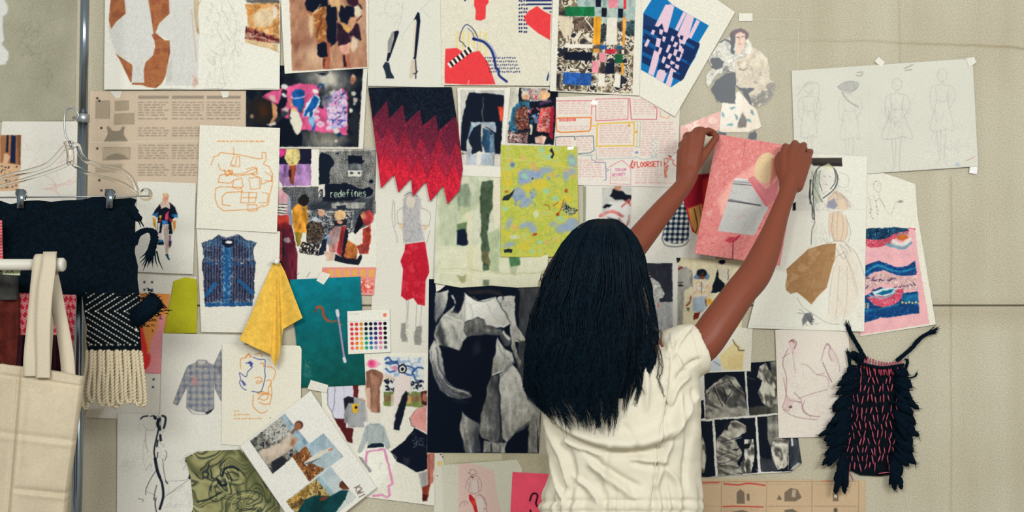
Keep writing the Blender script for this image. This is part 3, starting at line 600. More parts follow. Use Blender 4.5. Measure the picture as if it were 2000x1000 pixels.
c.p(blotch(['#8d8272', '#6b645a', '#b9ab95'], 7, 2, 2, 1.0), "560 520 630 540 620 620 560 700 480 735 420 720 400 660 500 620 540 570", 8); c.p('#1a222e', "290 555 350 575 450 575 440 600 400 620 430 720 410 715 370 650 340 600", 6); c.l('#4b463f', 5, "420 680 480 660 560 600", .7); c.l('#4b463f', 5, "450 700 540 680 610 610", .7); c.l('#3c3a38', 8, "320 412 350 418 385 406", .8)
c.p('#131c2b', "75 330 140 312 190 350 180 390 130 420 90 400", 6); c.p('#141d2b', "200 450 290 438 288 705 220 700 130 690 115 640 80 590 110 520", 5); c.l('#1a222e', 14, "155 180 200 165 245 180 265 200"); c.p('#161b26', "250 130 290 150 275 290 250 280 245 200", 5); c.p('#5d5a50', "190 390 225 380 235 430 180 440", 12, .8)
c.e('#4a1f2c', 322, 125, 78, 58, 0, 5); c.p('#161824', "250 110 290 110 285 190 250 180", 5); c.p('#d9b8a2', "285 100 370 95 372 190 350 235 320 240 290 200", 6); c.p('#dbbba4', "300 225 350 225 330 290 300 280", 8); c.p('#57212c', "262 120 290 80 360 75 395 120 390 165 370 110 330 95 280 120", 5); c.l('#30222a', 6, "296 142 318 146"); c.l('#30222a', 6, "336 144 358 138"); c.l('#8c4a4a', 6, "312 202 335 200"); c.l('#b08d7a', 4, "326 150 326 182", .8); c.l('#e6e0d4', 30, "390 170 415 215 400 270", .8, 10)
c.photo(None, 1.2, 4, .18)
sheet('acetate_sheet', c, q, 3.2, 'clear acetate sheet printed with a model in a shaggy coat', 'acetate sheet', step=1.0, m=print_mat('clear_film', .35, .4, film=True), thick=0)

# --- white sketch sheet with four faint figures, right
q = "1546 138 1900 114 1911 325 1553 349"
c = cv(q, '#dad7ca', 1, 17).o(1600, 0, 2.5); c.n(.015, 60)
def croquis(c, x, y, h, col, a, sk=1.0):
    "a faint pencil figure: head, shoulders, dress, legs"
    u = h / 8
    for q in ([(0, 0), (.38, .3), (.35, .8), (0, 1.05), (-.35, .8), (-.38, .3), (0, 0)], [(-.1, 1.05), (-.15, 1.35), (-.8, 1.5), (-1.0, 2.2), (-.9, 3.2), (-.6, 3.6)], [(.1, 1.05), (.15, 1.35), (.8, 1.5), (1.1, 2.3), (.8, 3.0), (.5, 3.4)], [(-.55, 1.6), (-.45, 2.6), (-.6, 3.2), (-1.1 * sk, 5.0), (-.3, 5.2), (.4, 5.0), (1.1 * sk, 5.1), (.6, 3.2), (.45, 2.6), (.55, 1.6)], [(-.45, 5.1), (-.35, 6.4), (-.3, 7.6), (-.6, 8)], [(.3, 5.1), (.25, 6.4), (.2, 7.7), (.5, 8)], [(-.1, 5.1), (-.12, 6.4), (-.18, 7.6)], [(-.5, 2.6), (0, 2.75), (.5, 2.6)]): c.l(col, 2.6, [(x + px * u, y + py * u) for px, py in q], a)
    c.sc(col, 26, (x - .8 * u, y + 1.6 * u, x + .8 * u, y + 5 * u), .9 * u, 2, a * .8, 80, .5, .3); c.sc(col, 8, (x - .35 * u, y, x + .35 * u, y + .8 * u), .4 * u, 2, a * .7)
croquis(c, -50, 400, 420, '#a09d98', .45, .7); croquis(c, 150, 395, 440, '#a09d98', .35, .8); croquis(c, 380, 380, 460, '#98959a', .5, 1.2); croquis(c, 600, 335, 470, '#98959a', .42, .9)
c.sc('#98959a', 30, (300, 500, 470, 640), 50, 2, .4); c.sc('#98959a', 34, (540, 590, 690, 760), 50, 2, .35); c.p('#8e8c90', "90 425 130 400 190 405 185 430 150 445 110 440", 8, .35); c.l('#7f7d80', 4, "90 425 130 400 190 405 180 435 150 445 110 440 90 425", .5); c.l('#7f7d80', 5, "112 450 130 480 160 505 192 522", .6); c.l('#8b898c', 3, "118 450 150 455 180 430", .5)
for a in ("185 355 210 352 205 370 180 368", "415 335 460 315", "420 345 450 340"): c.l('#7f7d7a', 4, a, .7)
c.sc('#b3afa6', 40, (-120, 400, 0, 620), 60, 2, .35); c.l('#a6a29a', 4, "-110 470 -60 410 0 420 -20 560", .4); c.l('#c98a78', 4, "720 785 760 765", .7); c.e('#9fb0d0', 675, 803, 9, 8, 0, 8, .6); c.l('#d49a8c', 5, "-130 150 -110 140", .5); c.l('#c9c4b7', 3, "240 130 250 800", .3)
sheet('sketch_sheet', c, q, 4.5, 'white sketch sheet with faint pencil fashion figures at right under tape', 'drawing', step=1.5, curl=(0, 0, 3, 3))
# --- cream sheet with model in bright jacket
q = "268 354 383 358 377 536 262 531"
c = cv(q, '#e2ded2', 1.6, 20).o(255, 350, 5.0)
c.p('#d9a98c', "315 150 370 150 372 200 345 250 315 200", 5); c.e('#c9ab8e', 338, 150, 28, 18); c.p('#ce8a7c', "325 170 365 168 362 200 330 200", 8, .7)
c.p('#d0b4a8', "270 250 320 210 345 255 375 215 400 290 380 300 340 260 290 290", 5); c.p('#141b2c', "240 300 290 240 300 290 340 270 390 290 380 220 440 280 460 350 420 380 400 400 410 530 375 540 370 440 310 440 300 530 250 520 265 420 270 370 215 350", 4)
c.p('#2f6b93', "215 340 270 320 265 380 225 355", 6); c.p('#2f7aa5', "400 340 462 340 455 380 410 370", 6); c.p('#c64a6c', "340 340 370 310 365 400 335 400", 5); c.p('#3c78b0', "300 400 370 410 360 440 315 440", 6); c.p('#d8b13c', "285 350 305 355 300 385 285 380", 4); c.p('#c2423c', "270 400 300 385 295 420", 4); c.p('#c2423c', "375 380 415 400 410 420 385 410", 4); c.p('#d9a63a', "215 370 250 390 245 500 225 440", 5); c.p('#d9984e', "412 410 440 400 440 470 420 520", 5); c.p('#e4dfd4', "265 430 290 425 275 520 258 515", 4)
c.p('#b7a498', "320 450 370 450 365 560 370 660 335 660 325 540", 5); c.p('#8b6f88', "370 550 395 545 395 640 370 650", 5); c.p('#d4c3c0', "250 530 305 530 300 600 260 600", 5); c.p('#37688f', "258 590 320 590 322 640 280 640", 5); c.p('#1a2434', "245 620 320 610 325 645 270 645", 6); c.p('#b9a094', "335 660 370 660 365 730 345 730", 6); c.p('#24486a', "340 735 365 730 385 785 370 795", 4); c.p('#252c40', "375 610 405 600 400 650 375 655", 5); c.e('#7a3440', 385, 640, 10, 30, 10, 8, .7)
c.o(255, 350, 5.0).photo('200 120 480 120 480 800 200 800', .7, 4, .22, 0)
sheet('fashion_cutout_sheet', c, q, 4.2, 'cream sheet with small walking model in bright patchwork jacket', 'paper', step=1.0, curl=(0, 2, 3, 0))

# --- denim vest print
q = "384 447 547 452 542 651 393 649"
c = cv(q, '#e7e2d5', 1.6, 21).o(370, 440, 4.545)
q_ = "260 85 330 110 435 78 500 125 600 155 565 215 575 300 588 330 575 480 580 600 555 715 135 725 125 480 110 350 125 290 120 215 105 155 200 125"
def vest(X, Y):
    t = 0.5 + 0.5 * np.sin(X * 1.15 + fbm(X, Y, 20, 4) * 2); u = fbm(X, Y, 2.2, 8, 2); v = np.clip(t * .55 + u * .7 - .2, 0, 1)[..., None]
    return hx('#16203a') * (1 - v) + hx('#7c7a8c') * v
c.p(vest, q_, 4); c.clip(q_, 4)
c.p('#2a5f8e', "290 170 330 190 375 190 360 700 300 700", 6); c.sc('#9fbccb', 46, (292, 180, 312, 690), 26, 5, .8); c.sc('#9fbccb', 46, (350, 180, 372, 690), 26, 5, .8); c.p('#2a5a88', "130 685 580 685 560 740 130 740", 5); c.sc('#a9bfcc', 40, (130, 675, 570, 690), 30, 5, .7); c.p('#255480', "160 320 230 340 280 320 280 350 150 345", 5); c.p('#255480', "385 330 500 350 580 325 580 350 390 350", 5); c.sc('#9fb4c6', 26, (150, 300, 290, 315), 26, 4, .6); c.sc('#9fb4c6', 26, (370, 300, 580, 315), 26, 4, .6)
c.l('#2b6796', 34, "150 620 230 520", .9, 8, 0); c.l('#2b6796', 34, "440 490 560 600", .9, 8, 0); c.sc('#7fa5bd', 60, (105, 130, 180, 320), 26, 5, .7); c.sc('#7fa5bd', 60, (520, 130, 600, 320), 26, 5, .7); c.sc('#4f80a5', 40, (180, 110, 300, 180), 40, 6, .6); c.sc('#4f80a5', 40, (400, 110, 560, 180), 40, 6, .6)
c.p('#1a2238', "290 120 335 135 385 120 400 180 340 200 290 170", 6); c.l('#7f8ba5', 12, "270 90 335 112 430 88", .9); c.e('#ece8e0', 350, 150, 30, 12, 0, 4); c.e('#d8d4cc', 462, 335, 9, 7); c.e('#9a8c88', 238, 338, 9, 6); c.clip()
c.photo(None, .9, 3, .1, 0)
sheet('garment_print', c, q, 6.2, 'white sheet printed with a frayed sleeveless denim vest', 'print', step=0.9, curl=(2, 0, 0, 0))

# --- chartreuse paper
q = ("339 549 362 541 383 545 386 560", "386 560 384 651", "320 651 384 651", "339 549 320 651")
c = Cv((314, 535, 392, 656), '#b8b430', 1, 22); c.n(.05, 30)
sheet('coloured_paper', c, [pts(a) for a in q], 3.8, 'small chartreuse green paper piece beside the denim vest sheet', 'paper', step=2)

# --- orange and pink sheet
q = "262 572 332 574 314 730 258 728"
c = cv(q, '#e29a57', 1, 23); c.p('#e49a9c', "300 620 322 615 322 735 290 735 292 690", 2); c.p('#dd4440', "262 640 278 632 288 680 286 712 270 730 258 730", 3); c.p('#e29a57', "280 600 312 590 308 640 288 676 278 640", 4); c.p('#e49a9c', "270 700 320 700 318 735 266 735", 2); c.e('#dd3f3c', 286, 706, 7, 16, 15, 3)
sheet('printed_sheet', c, q, 2.8, 'orange, pink and red sheet half hidden by the fringed textile', 'print', step=1.6)

# --- white sheet with rows of dots
q = "262 534 384 541 322 822 165 816"
c = cv(q, '#e2dccf', 1, 24)
for x, y in ((282, 551), (297, 551), (282, 566), (297, 566), (270, 581), (284, 581), (300, 741), (299, 756)): c.e('#14203a', x, y, 2.2, 2.2)
c.p('#bdb19c', "166 800 205 796 190 822 165 822", 6, .7); c.l('#b7ad9b', 3, "190 818 240 822", .6)
sheet('dotted_sheet', c, q, 1.6, 'cream sheet with navy dots behind the knotted fringe', 'paper', step=1.8, curl=(0, 0, 0, 8))

# --- plaid shirt print
q = "317 651 480 655 474 815 312 812"
c = cv(q, '#e4dfd4', 1.6, 25).o(300, 640, 5)
def plaid(X, Y):
    a = np.abs(np.sin(X * .26 + .6)) ; b = np.abs(np.sin(Y * .25)); n_ = fbm(X, Y, 3, 3, 2)
    v = np.clip(.25 + .35 * a + .35 * b + .5 * (n_ - .5), 0, 1)[..., None]; r = hx('#4f607c') * (1 - v) + hx('#b3afa9') * v
    s_ = (np.abs(np.sin(X * .52 + 1)) > .985) | (np.abs(np.sin(Y * .5 + .4)) > .985); return np.where(s_[..., None], r * .8 + hx('#a8746a') * .2, r)
for a in ("330 380 310 420 190 740 235 760 320 590 340 480", "590 360 660 210 668 400 660 720 600 600 590 480", "425 315 515 315 530 340 595 370 590 500 590 790 530 840 450 850 380 830 320 780 330 500 325 400 340 370 415 340"): c.p(plaid, a, 4); c.l('#4d4a50', 4, pts(a) + pts(a)[:1], .6, sm=0)
c.p('#d08a84', "370 480 430 480 430 570 370 560", 14, .45); c.l('#4a464c', 4, "375 485 376 498"); c.p('#d8d3c9', "335 785 380 830 450 850 520 845 560 810 500 825 420 820", 4); c.p('#3f3f46', "500 830 590 785 560 825 520 848", 6); c.l('#4a4a52', 4, "325 780 380 840 460 854 540 838 590 785", .8); c.p('#c9c4bc', "420 320 515 320 470 380", 4, .8); c.l('#55525a', 4, "415 330 440 388 470 360 500 388 525 330", .8); c.p('#5e626c', "620 380 660 380 655 470 620 410", 10, .6)
sheet('garment_print', c, q, 4.4, 'white sheet printed with a grey and blue plaid shirt', 'print', step=1.0)

# --- card with orange and blue face drawing
q = ("434 672 578 675 586 676 589 682", "589 682 586 880", "432 868 586 880", "434 672 432 868")
c = Cv((428, 668, 594, 884), '#e9e3d2', 1.6, 26).o(300, 640, 5)
Or = '#e08a3c'; Bl = '#3f4f9a'
for s_ in ("850 400 850 310 900 290 930 250 940 290", "900 300 920 260 960 290", "990 260 1040 250 1060 280", "990 490 1040 485 1060 520 1020 545 1000 530", "1010 520 1055 525", "1100 520 1140 510 1150 540 1120 590 1125 640 1150 660", "1010 640 1060 625 1125 650", "1030 690 1080 710 1120 680 1100 650 1040 670 1020 700", "1030 730 1090 750 1130 740", "975 660 970 760 1010 810 1060 835 1110 810", "1140 540 1155 640 1135 750", "1040 350 1070 345 1075 380", "1100 380 1160 390 1190 430 1170 510"): c.l(Or, 8, s_, .85)
for y in (640, 650): c.l(Or, 7, [(1015, y), (1120, y - 5)], .7)
for s_ in ("975 290 1030 310 1075 310 1090 330 1085 430 1090 480 1060 600 1030 630 960 620", "900 350 950 330 945 370 965 380 940 410 920 430 900 480 840 440 850 500 840 540 870 590 905 610", "860 520 890 540 900 560"): c.l(Bl, 8, s_, .9)
c.l(Bl, 20, "930 345 960 350 950 370", .9); c.l(Bl, 18, "865 520 885 560", .8); c.tx(Or, 785, 815, 850, 815, 20, 5, .9, 30, .6); c.tx(Or, 785, 850, 950, 850, 20, 5, .9, 30, .6); c.tx(Or, 785, 888, 1060, 888, 20, 5, .9, 26, .6); c.e('#77777a', 1140, 882, 6, 5)
sheet('face_drawing_card', c, [pts(a) for a in q], 7.4, 'round cornered card with orange and blue line drawing of a face', 'drawing', step=1.0)

# --- ink figure drawing
q = "229 808 475 812 475 1040 228 1040"
c = cv(q, '#e5e1d6', 1.3, 27).o(220, 800, 5); I_ = '#1b2130'
for w_, s_, a_ in ((14, "275 90 300 68 345 62", .9), (10, "370 65 410 60 420 85", .9), (22, "405 70 415 90", .9), (34, "455 95 440 140 460 190", .9), (22, "485 60 515 75 515 120 500 180", .85), (16, "450 190 430 270 405 400 415 480", .9), (24, "465 250 470 300", .9), (30, "415 480 435 590 460 660", .95), (24, "460 660 485 730 495 830 485 890 460 970", .95), (12, "440 420 435 470", .7), (7, "420 600 370 680 325 780 325 830", .7), (8, "430 740 415 800 400 880", .8), (6, "410 860 425 1000", .8), (6, "490 480 500 600 520 700", .7), (6, "510 400 530 430 510 500", .6), (18, "520 700 535 720", .6), (5, "740 690 620 770 500 860", .5), (4, "700 740 600 800 520 830", .4), (4, "300 150 340 200 400 200 420 160", .4), (4, "310 300 300 480 330 590", .3), (8, "250 870 300 880 290 900", .4), (5, "330 590 365 530 380 570", .35), (10, "425 70 440 120 436 170", .8), (6, "440 60 470 80 470 170", .7), (18, "440 300 432 360", .8), (6, "330 200 320 300 345 420", .3), (10, "425 860 415 930 430 1000", .7), (5, "540 700 700 690 740 660", .4), (5, "330 800 420 840", .4), (30, "720 500 780 465", .7), (20, "810 445 840 430", .8), (24, "770 600 750 670", .9), (4, "690 480 740 470 690 590", .5)): c.l(I_, w_, s_, a_, 3)
c.sc('#7d7f86', 60, (255, 130, 420, 600), 60, 3, .25); c.sc('#7d7f86', 40, (70, 480, 220, 600), 70, 3, .25); c.sc('#7d7f86', 40, (500, 780, 760, 1000), 110, 3, .3, -40, .3); c.sc('#7d7f86', 30, (660, 440, 800, 600), 40, 4, .4); c.sc('#55585f', 20, (430, 180, 520, 460), 50, 4, .4, 80)
sheet('ink_drawing_sheet', c, q, 5.2, 'white sheet with black ink figure drawing at bottom left', 'drawing', step=1.0)

# --- marbled green paper
q = ("362 894 385 882 420 880 470 878", "470 878 545 985 550 1040", "360 1040 550 1040", "362 894 372 930 378 990 360 1040")
c = Cv((352, 870, 556, 1046), '#7d7f55', 1.3, 28)
def marb(X, Y):
    a = fbm(X, Y, 55, 3, 2); b = fbm(X + 40, Y - 90, 55, 7, 2); U = X + 70 * (a - .5); V = Y + 90 * (b - .5)
    w = fbm(U * .8, V, 60, 12, 2); t = 0.5 + 0.5 * np.sin(w * 92 + U * .06); n_ = fbm(U, V, 40, 5, 2)
    C = np.array([hx('#5e6148'), hx('#838259'), hx('#a39f74'), hx('#bdb88f')]); f = np.clip(t * 1.5 + n_ * 2.0 - .4, 0, 2.999); i = f.astype(int); k = (f - i)[..., None]
    r = C[i] * (1 - k) + C[i + 1] * k; d = np.clip((np.abs(t - .12) < .1) * (n_ > .45) * .75, 0, 1)[..., None]; return r * (1 - d) + hx('#28313a') * d
c.p(marb, "340 860 560 860 560 1050 340 1050")
for cx_, cy_, rx_, ry_, an in ((455, 930, 26, 16, 20), (430, 952, 18, 30, 30), (480, 985, 40, 26, -10)):
    for k in (1, .72, .45): c.l('#2f3a3a' if k != .72 else '#b8b684', 2.2, [(cx_ + rx_ * k * math.cos(t) * math.cos(an / 57) - ry_ * k * math.sin(t) * math.sin(an / 57), cy_ + rx_ * k * math.cos(t) * math.sin(an / 57) + ry_ * k * math.sin(t) * math.cos(an / 57)) for t in np.linspace(.3, 5.9, 16)], .7)
c.l('#202a33', 4, "434 930 440 915 456 912 466 918", .9); c.l('#202a33', 5, "424 936 432 948 442 946", .9); c.l('#202a33', 3, "386 980 410 974 430 962", .8); c.p('#4b5136', "470 880 545 985 545 1010 500 960 480 920", 22, .7)
sheet('marbled_paper', c, [pts(a) for a in q], 6.6, 'green swirled marbled paper tucked under the tilted booklet', 'paper', step=1.0, curl=(6, 0, 0, 4))

# --- teal print
q = "566 546 704 540 714 752 588 757"
c = cv(q, '#12737c', 1, 29); c.r_(grad('#0f7f8c', '#12564f', 600, 560, 660, 755), 560, 530, 720, 762); c.n(.10, 12)
c.o(560, 540, 4.548); c.sc('#8aa79a', 60, (150, 760, 215, 900), 40, 4, .4)
c.l('#84432f', 14, "248 312 268 292 262 275", 1); c.l('#a8583a', 22, "268 275 295 268 318 290 325 330 340 368 370 395", 1)
for k in range(8): c.l('#6f3828', 4, [(300 + k * 7, 292 + k * 12), (322 + k * 6, 284 + k * 11)], .6, sm=0)
c.l('#a8583a', 12, "365 390 400 402 440 392"); c.l('#b698b8', 16, "452 330 470 440 512 730", 1, sm=0); c.l('#dcd2d8', 30, "448 305 455 345", 1, 4); c.l('#dcd2d8', 28, "510 728 518 755", 1, 4); c.l('#b87a52', 9, "455 405 480 425 488 430"); c.o()
sheet('teal_print', c, q, 5.8, 'teal print with brown twig and lilac cotton bud in the middle', 'print', step=1.1)

# --- colour dot card
q = "678 608 761 604 763 688 680 692"
c = cv(q, '#e9e5da', 2, 30).o(560, 540, 4.548)
c.l('#bdb8ad', 4, "545 402 915 388", .9, sm=0); c.e('#e88a68', 872, 342, 18, 18)
cols = ['d4435a d4435a d9424f e0474c e24a4c e4707c', 'd9434a dc4648 e2504a e8703e ea7a40 ec8c4c', 'c9803a d08a3c e0a044 e8ab42 eaae40 eab43c', '0c1524 122a3c 17504c 1f8a70 2a9a80 35a68c', '0c1524 101a3c 17406c 1f5fa0 2468a8 3a94a8', '2a2a5c 342f68 3a3478 4a4080 7a66a0 b49cc0', '8a2a5c a0326a b03c78 c04a7c d880a8 dca0b8', '0c0f18 0c0f18 10141e 20242e 4c4f58 6f7278']
for i, s_ in enumerate(cols):
    for j, h_ in enumerate(s_.split()): c.e('#' + h_, 577 + i * 42.2 + j * 1.2, 426 + j * 42.2 - i * 1.2, 15.5, 15.5, 0, 5)
c.tx('#9a968c', 562, 335, 640, 350, 16, 3, .6, 20)
sheet('colour_chart_card', c, q, 8.5, 'small white card with rows of coloured dots on the teal print', 'colour chart', step=0.8, thick=4)

# --- cut out fashion collage on white
q = "622 690 848 690 849 988 640 962"
c = cv(q, '#e8e3d5', 1.5, 31).o(590, 680, 3.227)
c.p('#d9d4ca', "130 230 400 230 520 400 480 500 300 640", 20, .4)
c.p('#5b2226', "195 430 270 440 280 500 322 505 315 600 290 590", 5); c.p('#6a2b2c', "318 225 356 225 352 310 325 310", 5); c.p('#d6d3dd', "162 240 200 235 320 238 325 320 290 330 268 445 198 442 188 400 160 355", 4); c.l('#55566a', 4, "162 240 160 355 190 405 200 442 268 445", .8, sm=0); c.l('#6d6e84', 5, "205 240 205 330 190 400", .7); c.l('#8b8ca0', 4, "262 240 270 330", .4)
c.p('#a5a4a4', "268 330 330 305 395 330 405 455 388 462 390 498 292 500 285 470 265 470", 4); c.p('#24242c', "262 320 290 305 325 310 328 345 290 350 270 400", 6); c.p('#8d8c8f', "268 400 285 360 290 470 265 470", 8); c.p('#e3b637', "317 352 355 350 353 408 320 410", 3); c.e('#16181e', 342, 373, 9); c.l('#5d5c60', 3, "395 330 412 450 390 460", .7); c.p('#c98a72', "365 310 400 330 395 345", 4, .7)
c.p('#e9e5da', "402 60 520 60 515 175 402 150"); c.p('#eeb0bf', "402 105 432 66 462 70 497 102 462 126 425 126", 4); c.e('#e36f97', 438, 97, 26, 26); c.e('#d94f80', 436, 96, 13, 12, 0, 5); c.p('#8e6553', "402 150 440 130 510 155 515 180 490 250 492 405 432 402 428 250 402 260", 4); c.p('#b28873', "425 160 490 180 470 300 470 405 440 402 440 250", 12, .8); c.p('#cda58b', "395 240 430 260 435 400 412 370", 8, .8); c.l('#6b4a3e', 4, "440 140 500 200", .5)
c.clip("517 55 770 55 765 372 514 365"); c.r_('#dcdcd6', 500, 50, 780, 380); c.p(blotch(['#cfd6dc', '#e2e0d8', '#9fb2c8'], 7, 3), "517 55 770 55 768 190 517 180"); c.r_('#7f8a58', 500, 275, 780, 300); c.r_('#8e7352', 500, 298, 780, 338, 5); c.r_('#849054', 500, 336, 780, 380, 5)
for s_ in ("530 95 560 100 600 95 610 120 590 140 550 150 530 130", "525 70 545 60 560 80", "660 110 700 130 690 170 650 160", "700 150 730 120 768 130", "700 160 720 200 768 210", "530 90 600 85"): c.l('#34568f', 11, s_, .85)
c.p('#c992a8', "550 125 590 110 610 130 590 145", 5); c.p('#d9c4b4', "515 160 585 185 585 205 515 190", 5); c.dots('#1c2230', 522, 195, 580, 268, 22, 4, 8); c.dots('#1c2230', 690, 205, 764, 266, 24, 4, 8); c.clip()
c.p('#e3d5ce', "580 185 640 165 678 180 690 290 664 272 630 300 600 380 585 500 570 500 578 330", 4); c.p('#e8e3d8', "560 300 585 280 590 420 560 400", 6, .6); c.e('#10151f', 633, 130, 28, 30); c.e('#e8e4de', 632, 132, 19, 20); c.e('#10151f', 632, 133, 10, 11); c.p('#141f2d', "655 268 664 290 660 340 640 420 625 470 614 516 576 512 590 420 620 330", 4); c.p('#caa06c', "662 300 690 300 688 345 665 350", 5); c.l('#8b8078', 3, "680 185 692 290", .7); c.e('#dcdcc8', 598, 526, 20, 9)
c.p('#4e2426', "748 280 785 265 785 370 755 350", 6); c.e('#a87060', 772, 312, 16, 28, 0, 6); c.p('#dc9f98', "682 430 720 382 785 360 785 530 715 498 690 482", 4); c.l('#1f2028', 4, "680 440 690 485 715 498", .8); c.l('#1f2028', 3, "690 430 720 382 770 362", .6)
c.p('#10192a', "556 652 640 590 710 502 790 545 790 760 728 785 640 735 598 715", 4); c.p('#3a3a44', "640 690 680 690 670 740 640 730", 14, .7); c.sc('#8b8f98', 14, (690, 540, 770, 620), 26, 4, .7); c.l('#d9d4c8', 5, "560 660 595 690 590 715", .7)
c.p('#9d9a9a', "735 790 790 770 785 880 750 880", 10, .8); c.p('#8c4234', "755 880 810 855 800 910 790 965 760 960", 6); c.p('#bf7f70', "788 665 838 650 825 850 790 862", 6); c.l('#6b2c30', 8, "800 670 800 860", .5); c.p('#4f2226', "760 920 790 930 785 965 760 965", 5)
c.p('#b1b7b6', "400 492 430 474 490 475 520 500 540 560 558 620 535 645 512 585 515 605 412 618 415 580 370 668 348 655 375 570", 4); c.l('#7f8686', 4, "412 500 410 580", .5); c.l('#7f8686', 4, "512 505 512 590", .5); c.p('#1a2a38', "412 618 440 600 500 598 516 608 516 624 412 628", 4); c.l('#8d9494', 5, "432 478 460 488 488 478", .8)
c.p('#f0ece0', "345 672 420 628 522 622 590 712 580 730 430 950 360 700", 4); c.l('#dc93b6', 14, "402 725 410 652 520 636 545 740 572 855 545 870 552 925 532 942 505 922 448 932", .9, sm=0); c.l('#a9a5a0', 3, "480 735 500 725 490 760", .8); c.l('#c7c1ba', 3, "470 830 500 800", .7)
c.p('#9c9a98', "352 680 380 690 440 775 425 785 390 740", 5); c.p('#e8e3d5', "560 660 600 700 590 730 640 740 728 785 745 800 760 1000 420 1000 560 880 585 800", 6, .0)
c.o(590, 680, 3.227).photo(None, .8, 5, .12)
sheet('fashion_collage_sheet', c, q, 3, 'white collage sheet of cut out garments with two eye motifs', 'collage', step=0.9, curl=(0, 0, 2, 0))

# --- red trousers sketch
q = "736 285 862 285 850 700 722 700"
c = cv(q, '#dfdacd', 1.3, 32).o(700, 330, 2.5)
c.p('#b5b1b1', "218 150 240 110 280 110 305 150 300 250 325 350 220 365 215 250", 10, .8); c.sc('#6f6d70', 70, (218, 130, 305, 350), 40, 2, .5, 85, .3); c.e('#dccfbe', 255, 160, 22, 30, 0, 8, .8); c.l('#77757a', 4, "225 130 255 115 290 135", .8); c.sc('#8b93b5', 20, (230, 220, 300, 350), 26, 2, .5)
for s_ in ("195 270 190 210 220 185", "190 265 225 272", "345 275 350 215 300 190", "310 275 345 278", "170 150 165 250 190 340 185 360", "350 300 330 370 320 360", "235 640 238 700 230 760", "245 640 240 760", "285 660 280 770", "310 665 300 770", "175 160 180 280"): c.l('#8a878a', 3, s_, .65)
c.p('#d7b995', "195 260 215 265 215 295 200 290", 5, .7); c.p('#d7b995', "318 270 340 275 330 300 315 298", 5, .7)
c.p(blotch(['#c52a3f', '#b92338', '#cf3a4a'], 12, 3), "228 368 325 355 345 480 346 505 328 545 325 668 290 662 268 630 235 642 208 620 218 490 205 450 225 400", 3); c.l('#8e1a30', 4, "270 380 265 450 290 520 275 625", .5); c.l('#8e1a30', 3, "250 470 230 560 235 640", .4)
c.p('#9a9890', "210 755 232 750 230 800 240 840 215 845 205 820", 7); c.p('#9a9890', "282 770 310 765 305 860 275 858 270 820", 7); c.sc('#66645f', 26, (205, 755, 240, 845), 18, 2, .5); c.sc('#66645f', 26, (270, 770, 310, 858), 18, 2, .5)
sheet('sketch_sheet', c, q, 2.4, 'tall sketch sheet of a figure in red cut paper trousers', 'drawing', step=1.1)

# --- jeans photo
q = "893 171 997 172 981 347 899 343"
c = cv(q, '#e4dfd3', 1.3, 33).o(885, 165, 5.405)
c.clip("75 60 545 60 500 870 80 850"); c.r_('#c3bfb6', 0, 0, 600, 900); c.p('#d8cfc4', "80 700 500 700 500 880 80 860", 10, .8); c.p('#6f5a50', "80 715 140 715 140 740 80 740", 6, .6); c.l('#8d7e76', 6, "440 740 500 745", .6)
c.p('#141c2c', "165 82 250 88 330 92 440 105 530 108 545 200 520 400 500 735 440 730 430 520 300 420 180 520 140 600 140 705 75 690 80 560 100 330", 5); c.l('#6d6a6c', 9, "318 140 310 290 312 400", .9); c.p('#c04530', "470 235 540 232 520 385 490 380", 5); c.sc('#e0a090', 6, (485, 250, 520, 350), 50, 5, .6, 80)
c.p('#aab4bb', "185 400 450 402 450 510 400 480 300 425 180 470", 6); c.p('#8ba0b2', "150 560 180 440 210 440 200 640 160 600", 8); c.p('#1a2434', "160 560 210 460 290 420 300 640 290 700 195 740 190 660", 6); c.p('#33536f', "320 450 430 520 435 720 340 720 300 620", 8); c.p('#8aa2b5', "390 530 430 530 430 720 380 715", 12, .8); c.p('#b2b8bc', "140 680 195 665 200 740 250 740 240 850 140 840", 6); c.p('#aeb7bd', "300 735 430 725 430 865 290 850", 6); c.p('#e0d9cf', "255 720 290 700 290 850 240 850", 8); c.p('#22262e', "270 650 300 640 310 710 285 720", 6); c.l('#2a3442', 5, "435 700 432 840", .7); c.clip()
c.o(885, 165, 5.405).photo('75 60 545 60 500 870 80 850', 1.3, 6, .3)
sheet('fashion_photo', c, q, 6, 'white bordered photo of a black zip jacket with jeans', 'photo', step=1.0, curl=(0, 0, 2, 3))

# --- photo of two people in patterned jackets
q = "990 170 1092 170 1087 290 985 286"
c = cv(q, '#ddd6c8', 1.5, 34).o(885, 165, 5.405)
c.clip("580 35 1115 35 1062 640 575 615"); c.r_('#c9c3b5', 500, 0, 1200, 700); c.p('#151c2a', "700 35 1115 60 1062 650 575 620 590 400 690 200", 6); c.p(blotch(['#d9cdbf', '#7fa39a', '#c98a7c', '#4d6f8a', '#e3dccf', '#b94a48'], 4, 8), "720 40 1000 40 1000 180 800 180 720 130", 6)
c.p(blotch(['#2d5f78', '#3d6e86', '#1f3a4e'], 8, 5), "620 260 700 180 800 190 810 300 700 480 600 560 590 420", 6); c.p(blotch(['#6b3a34', '#8f5044', '#2a2428', '#b77a60', '#46302e'], 5, 6), "670 250 790 230 800 470 680 490 650 380", 6); c.p(blotch(['#c98a7a', '#2a2430', '#e0cfc0', '#6b2a34'], 3.5, 9), "580 500 790 490 790 620 580 610", 6); c.p('#1a1a28', "600 520 700 480 780 480 790 500 700 520", 8, .8)
c.e('#d9ab8c', 765, 130, 40, 46, 0, 8); c.p('#d9c9b4', "720 60 800 70 780 110 730 110", 8); c.p('#3c6b80', "700 180 800 180 805 220 720 215", 6); c.l('#2a3c4a', 8, "720 160 790 170 810 150")
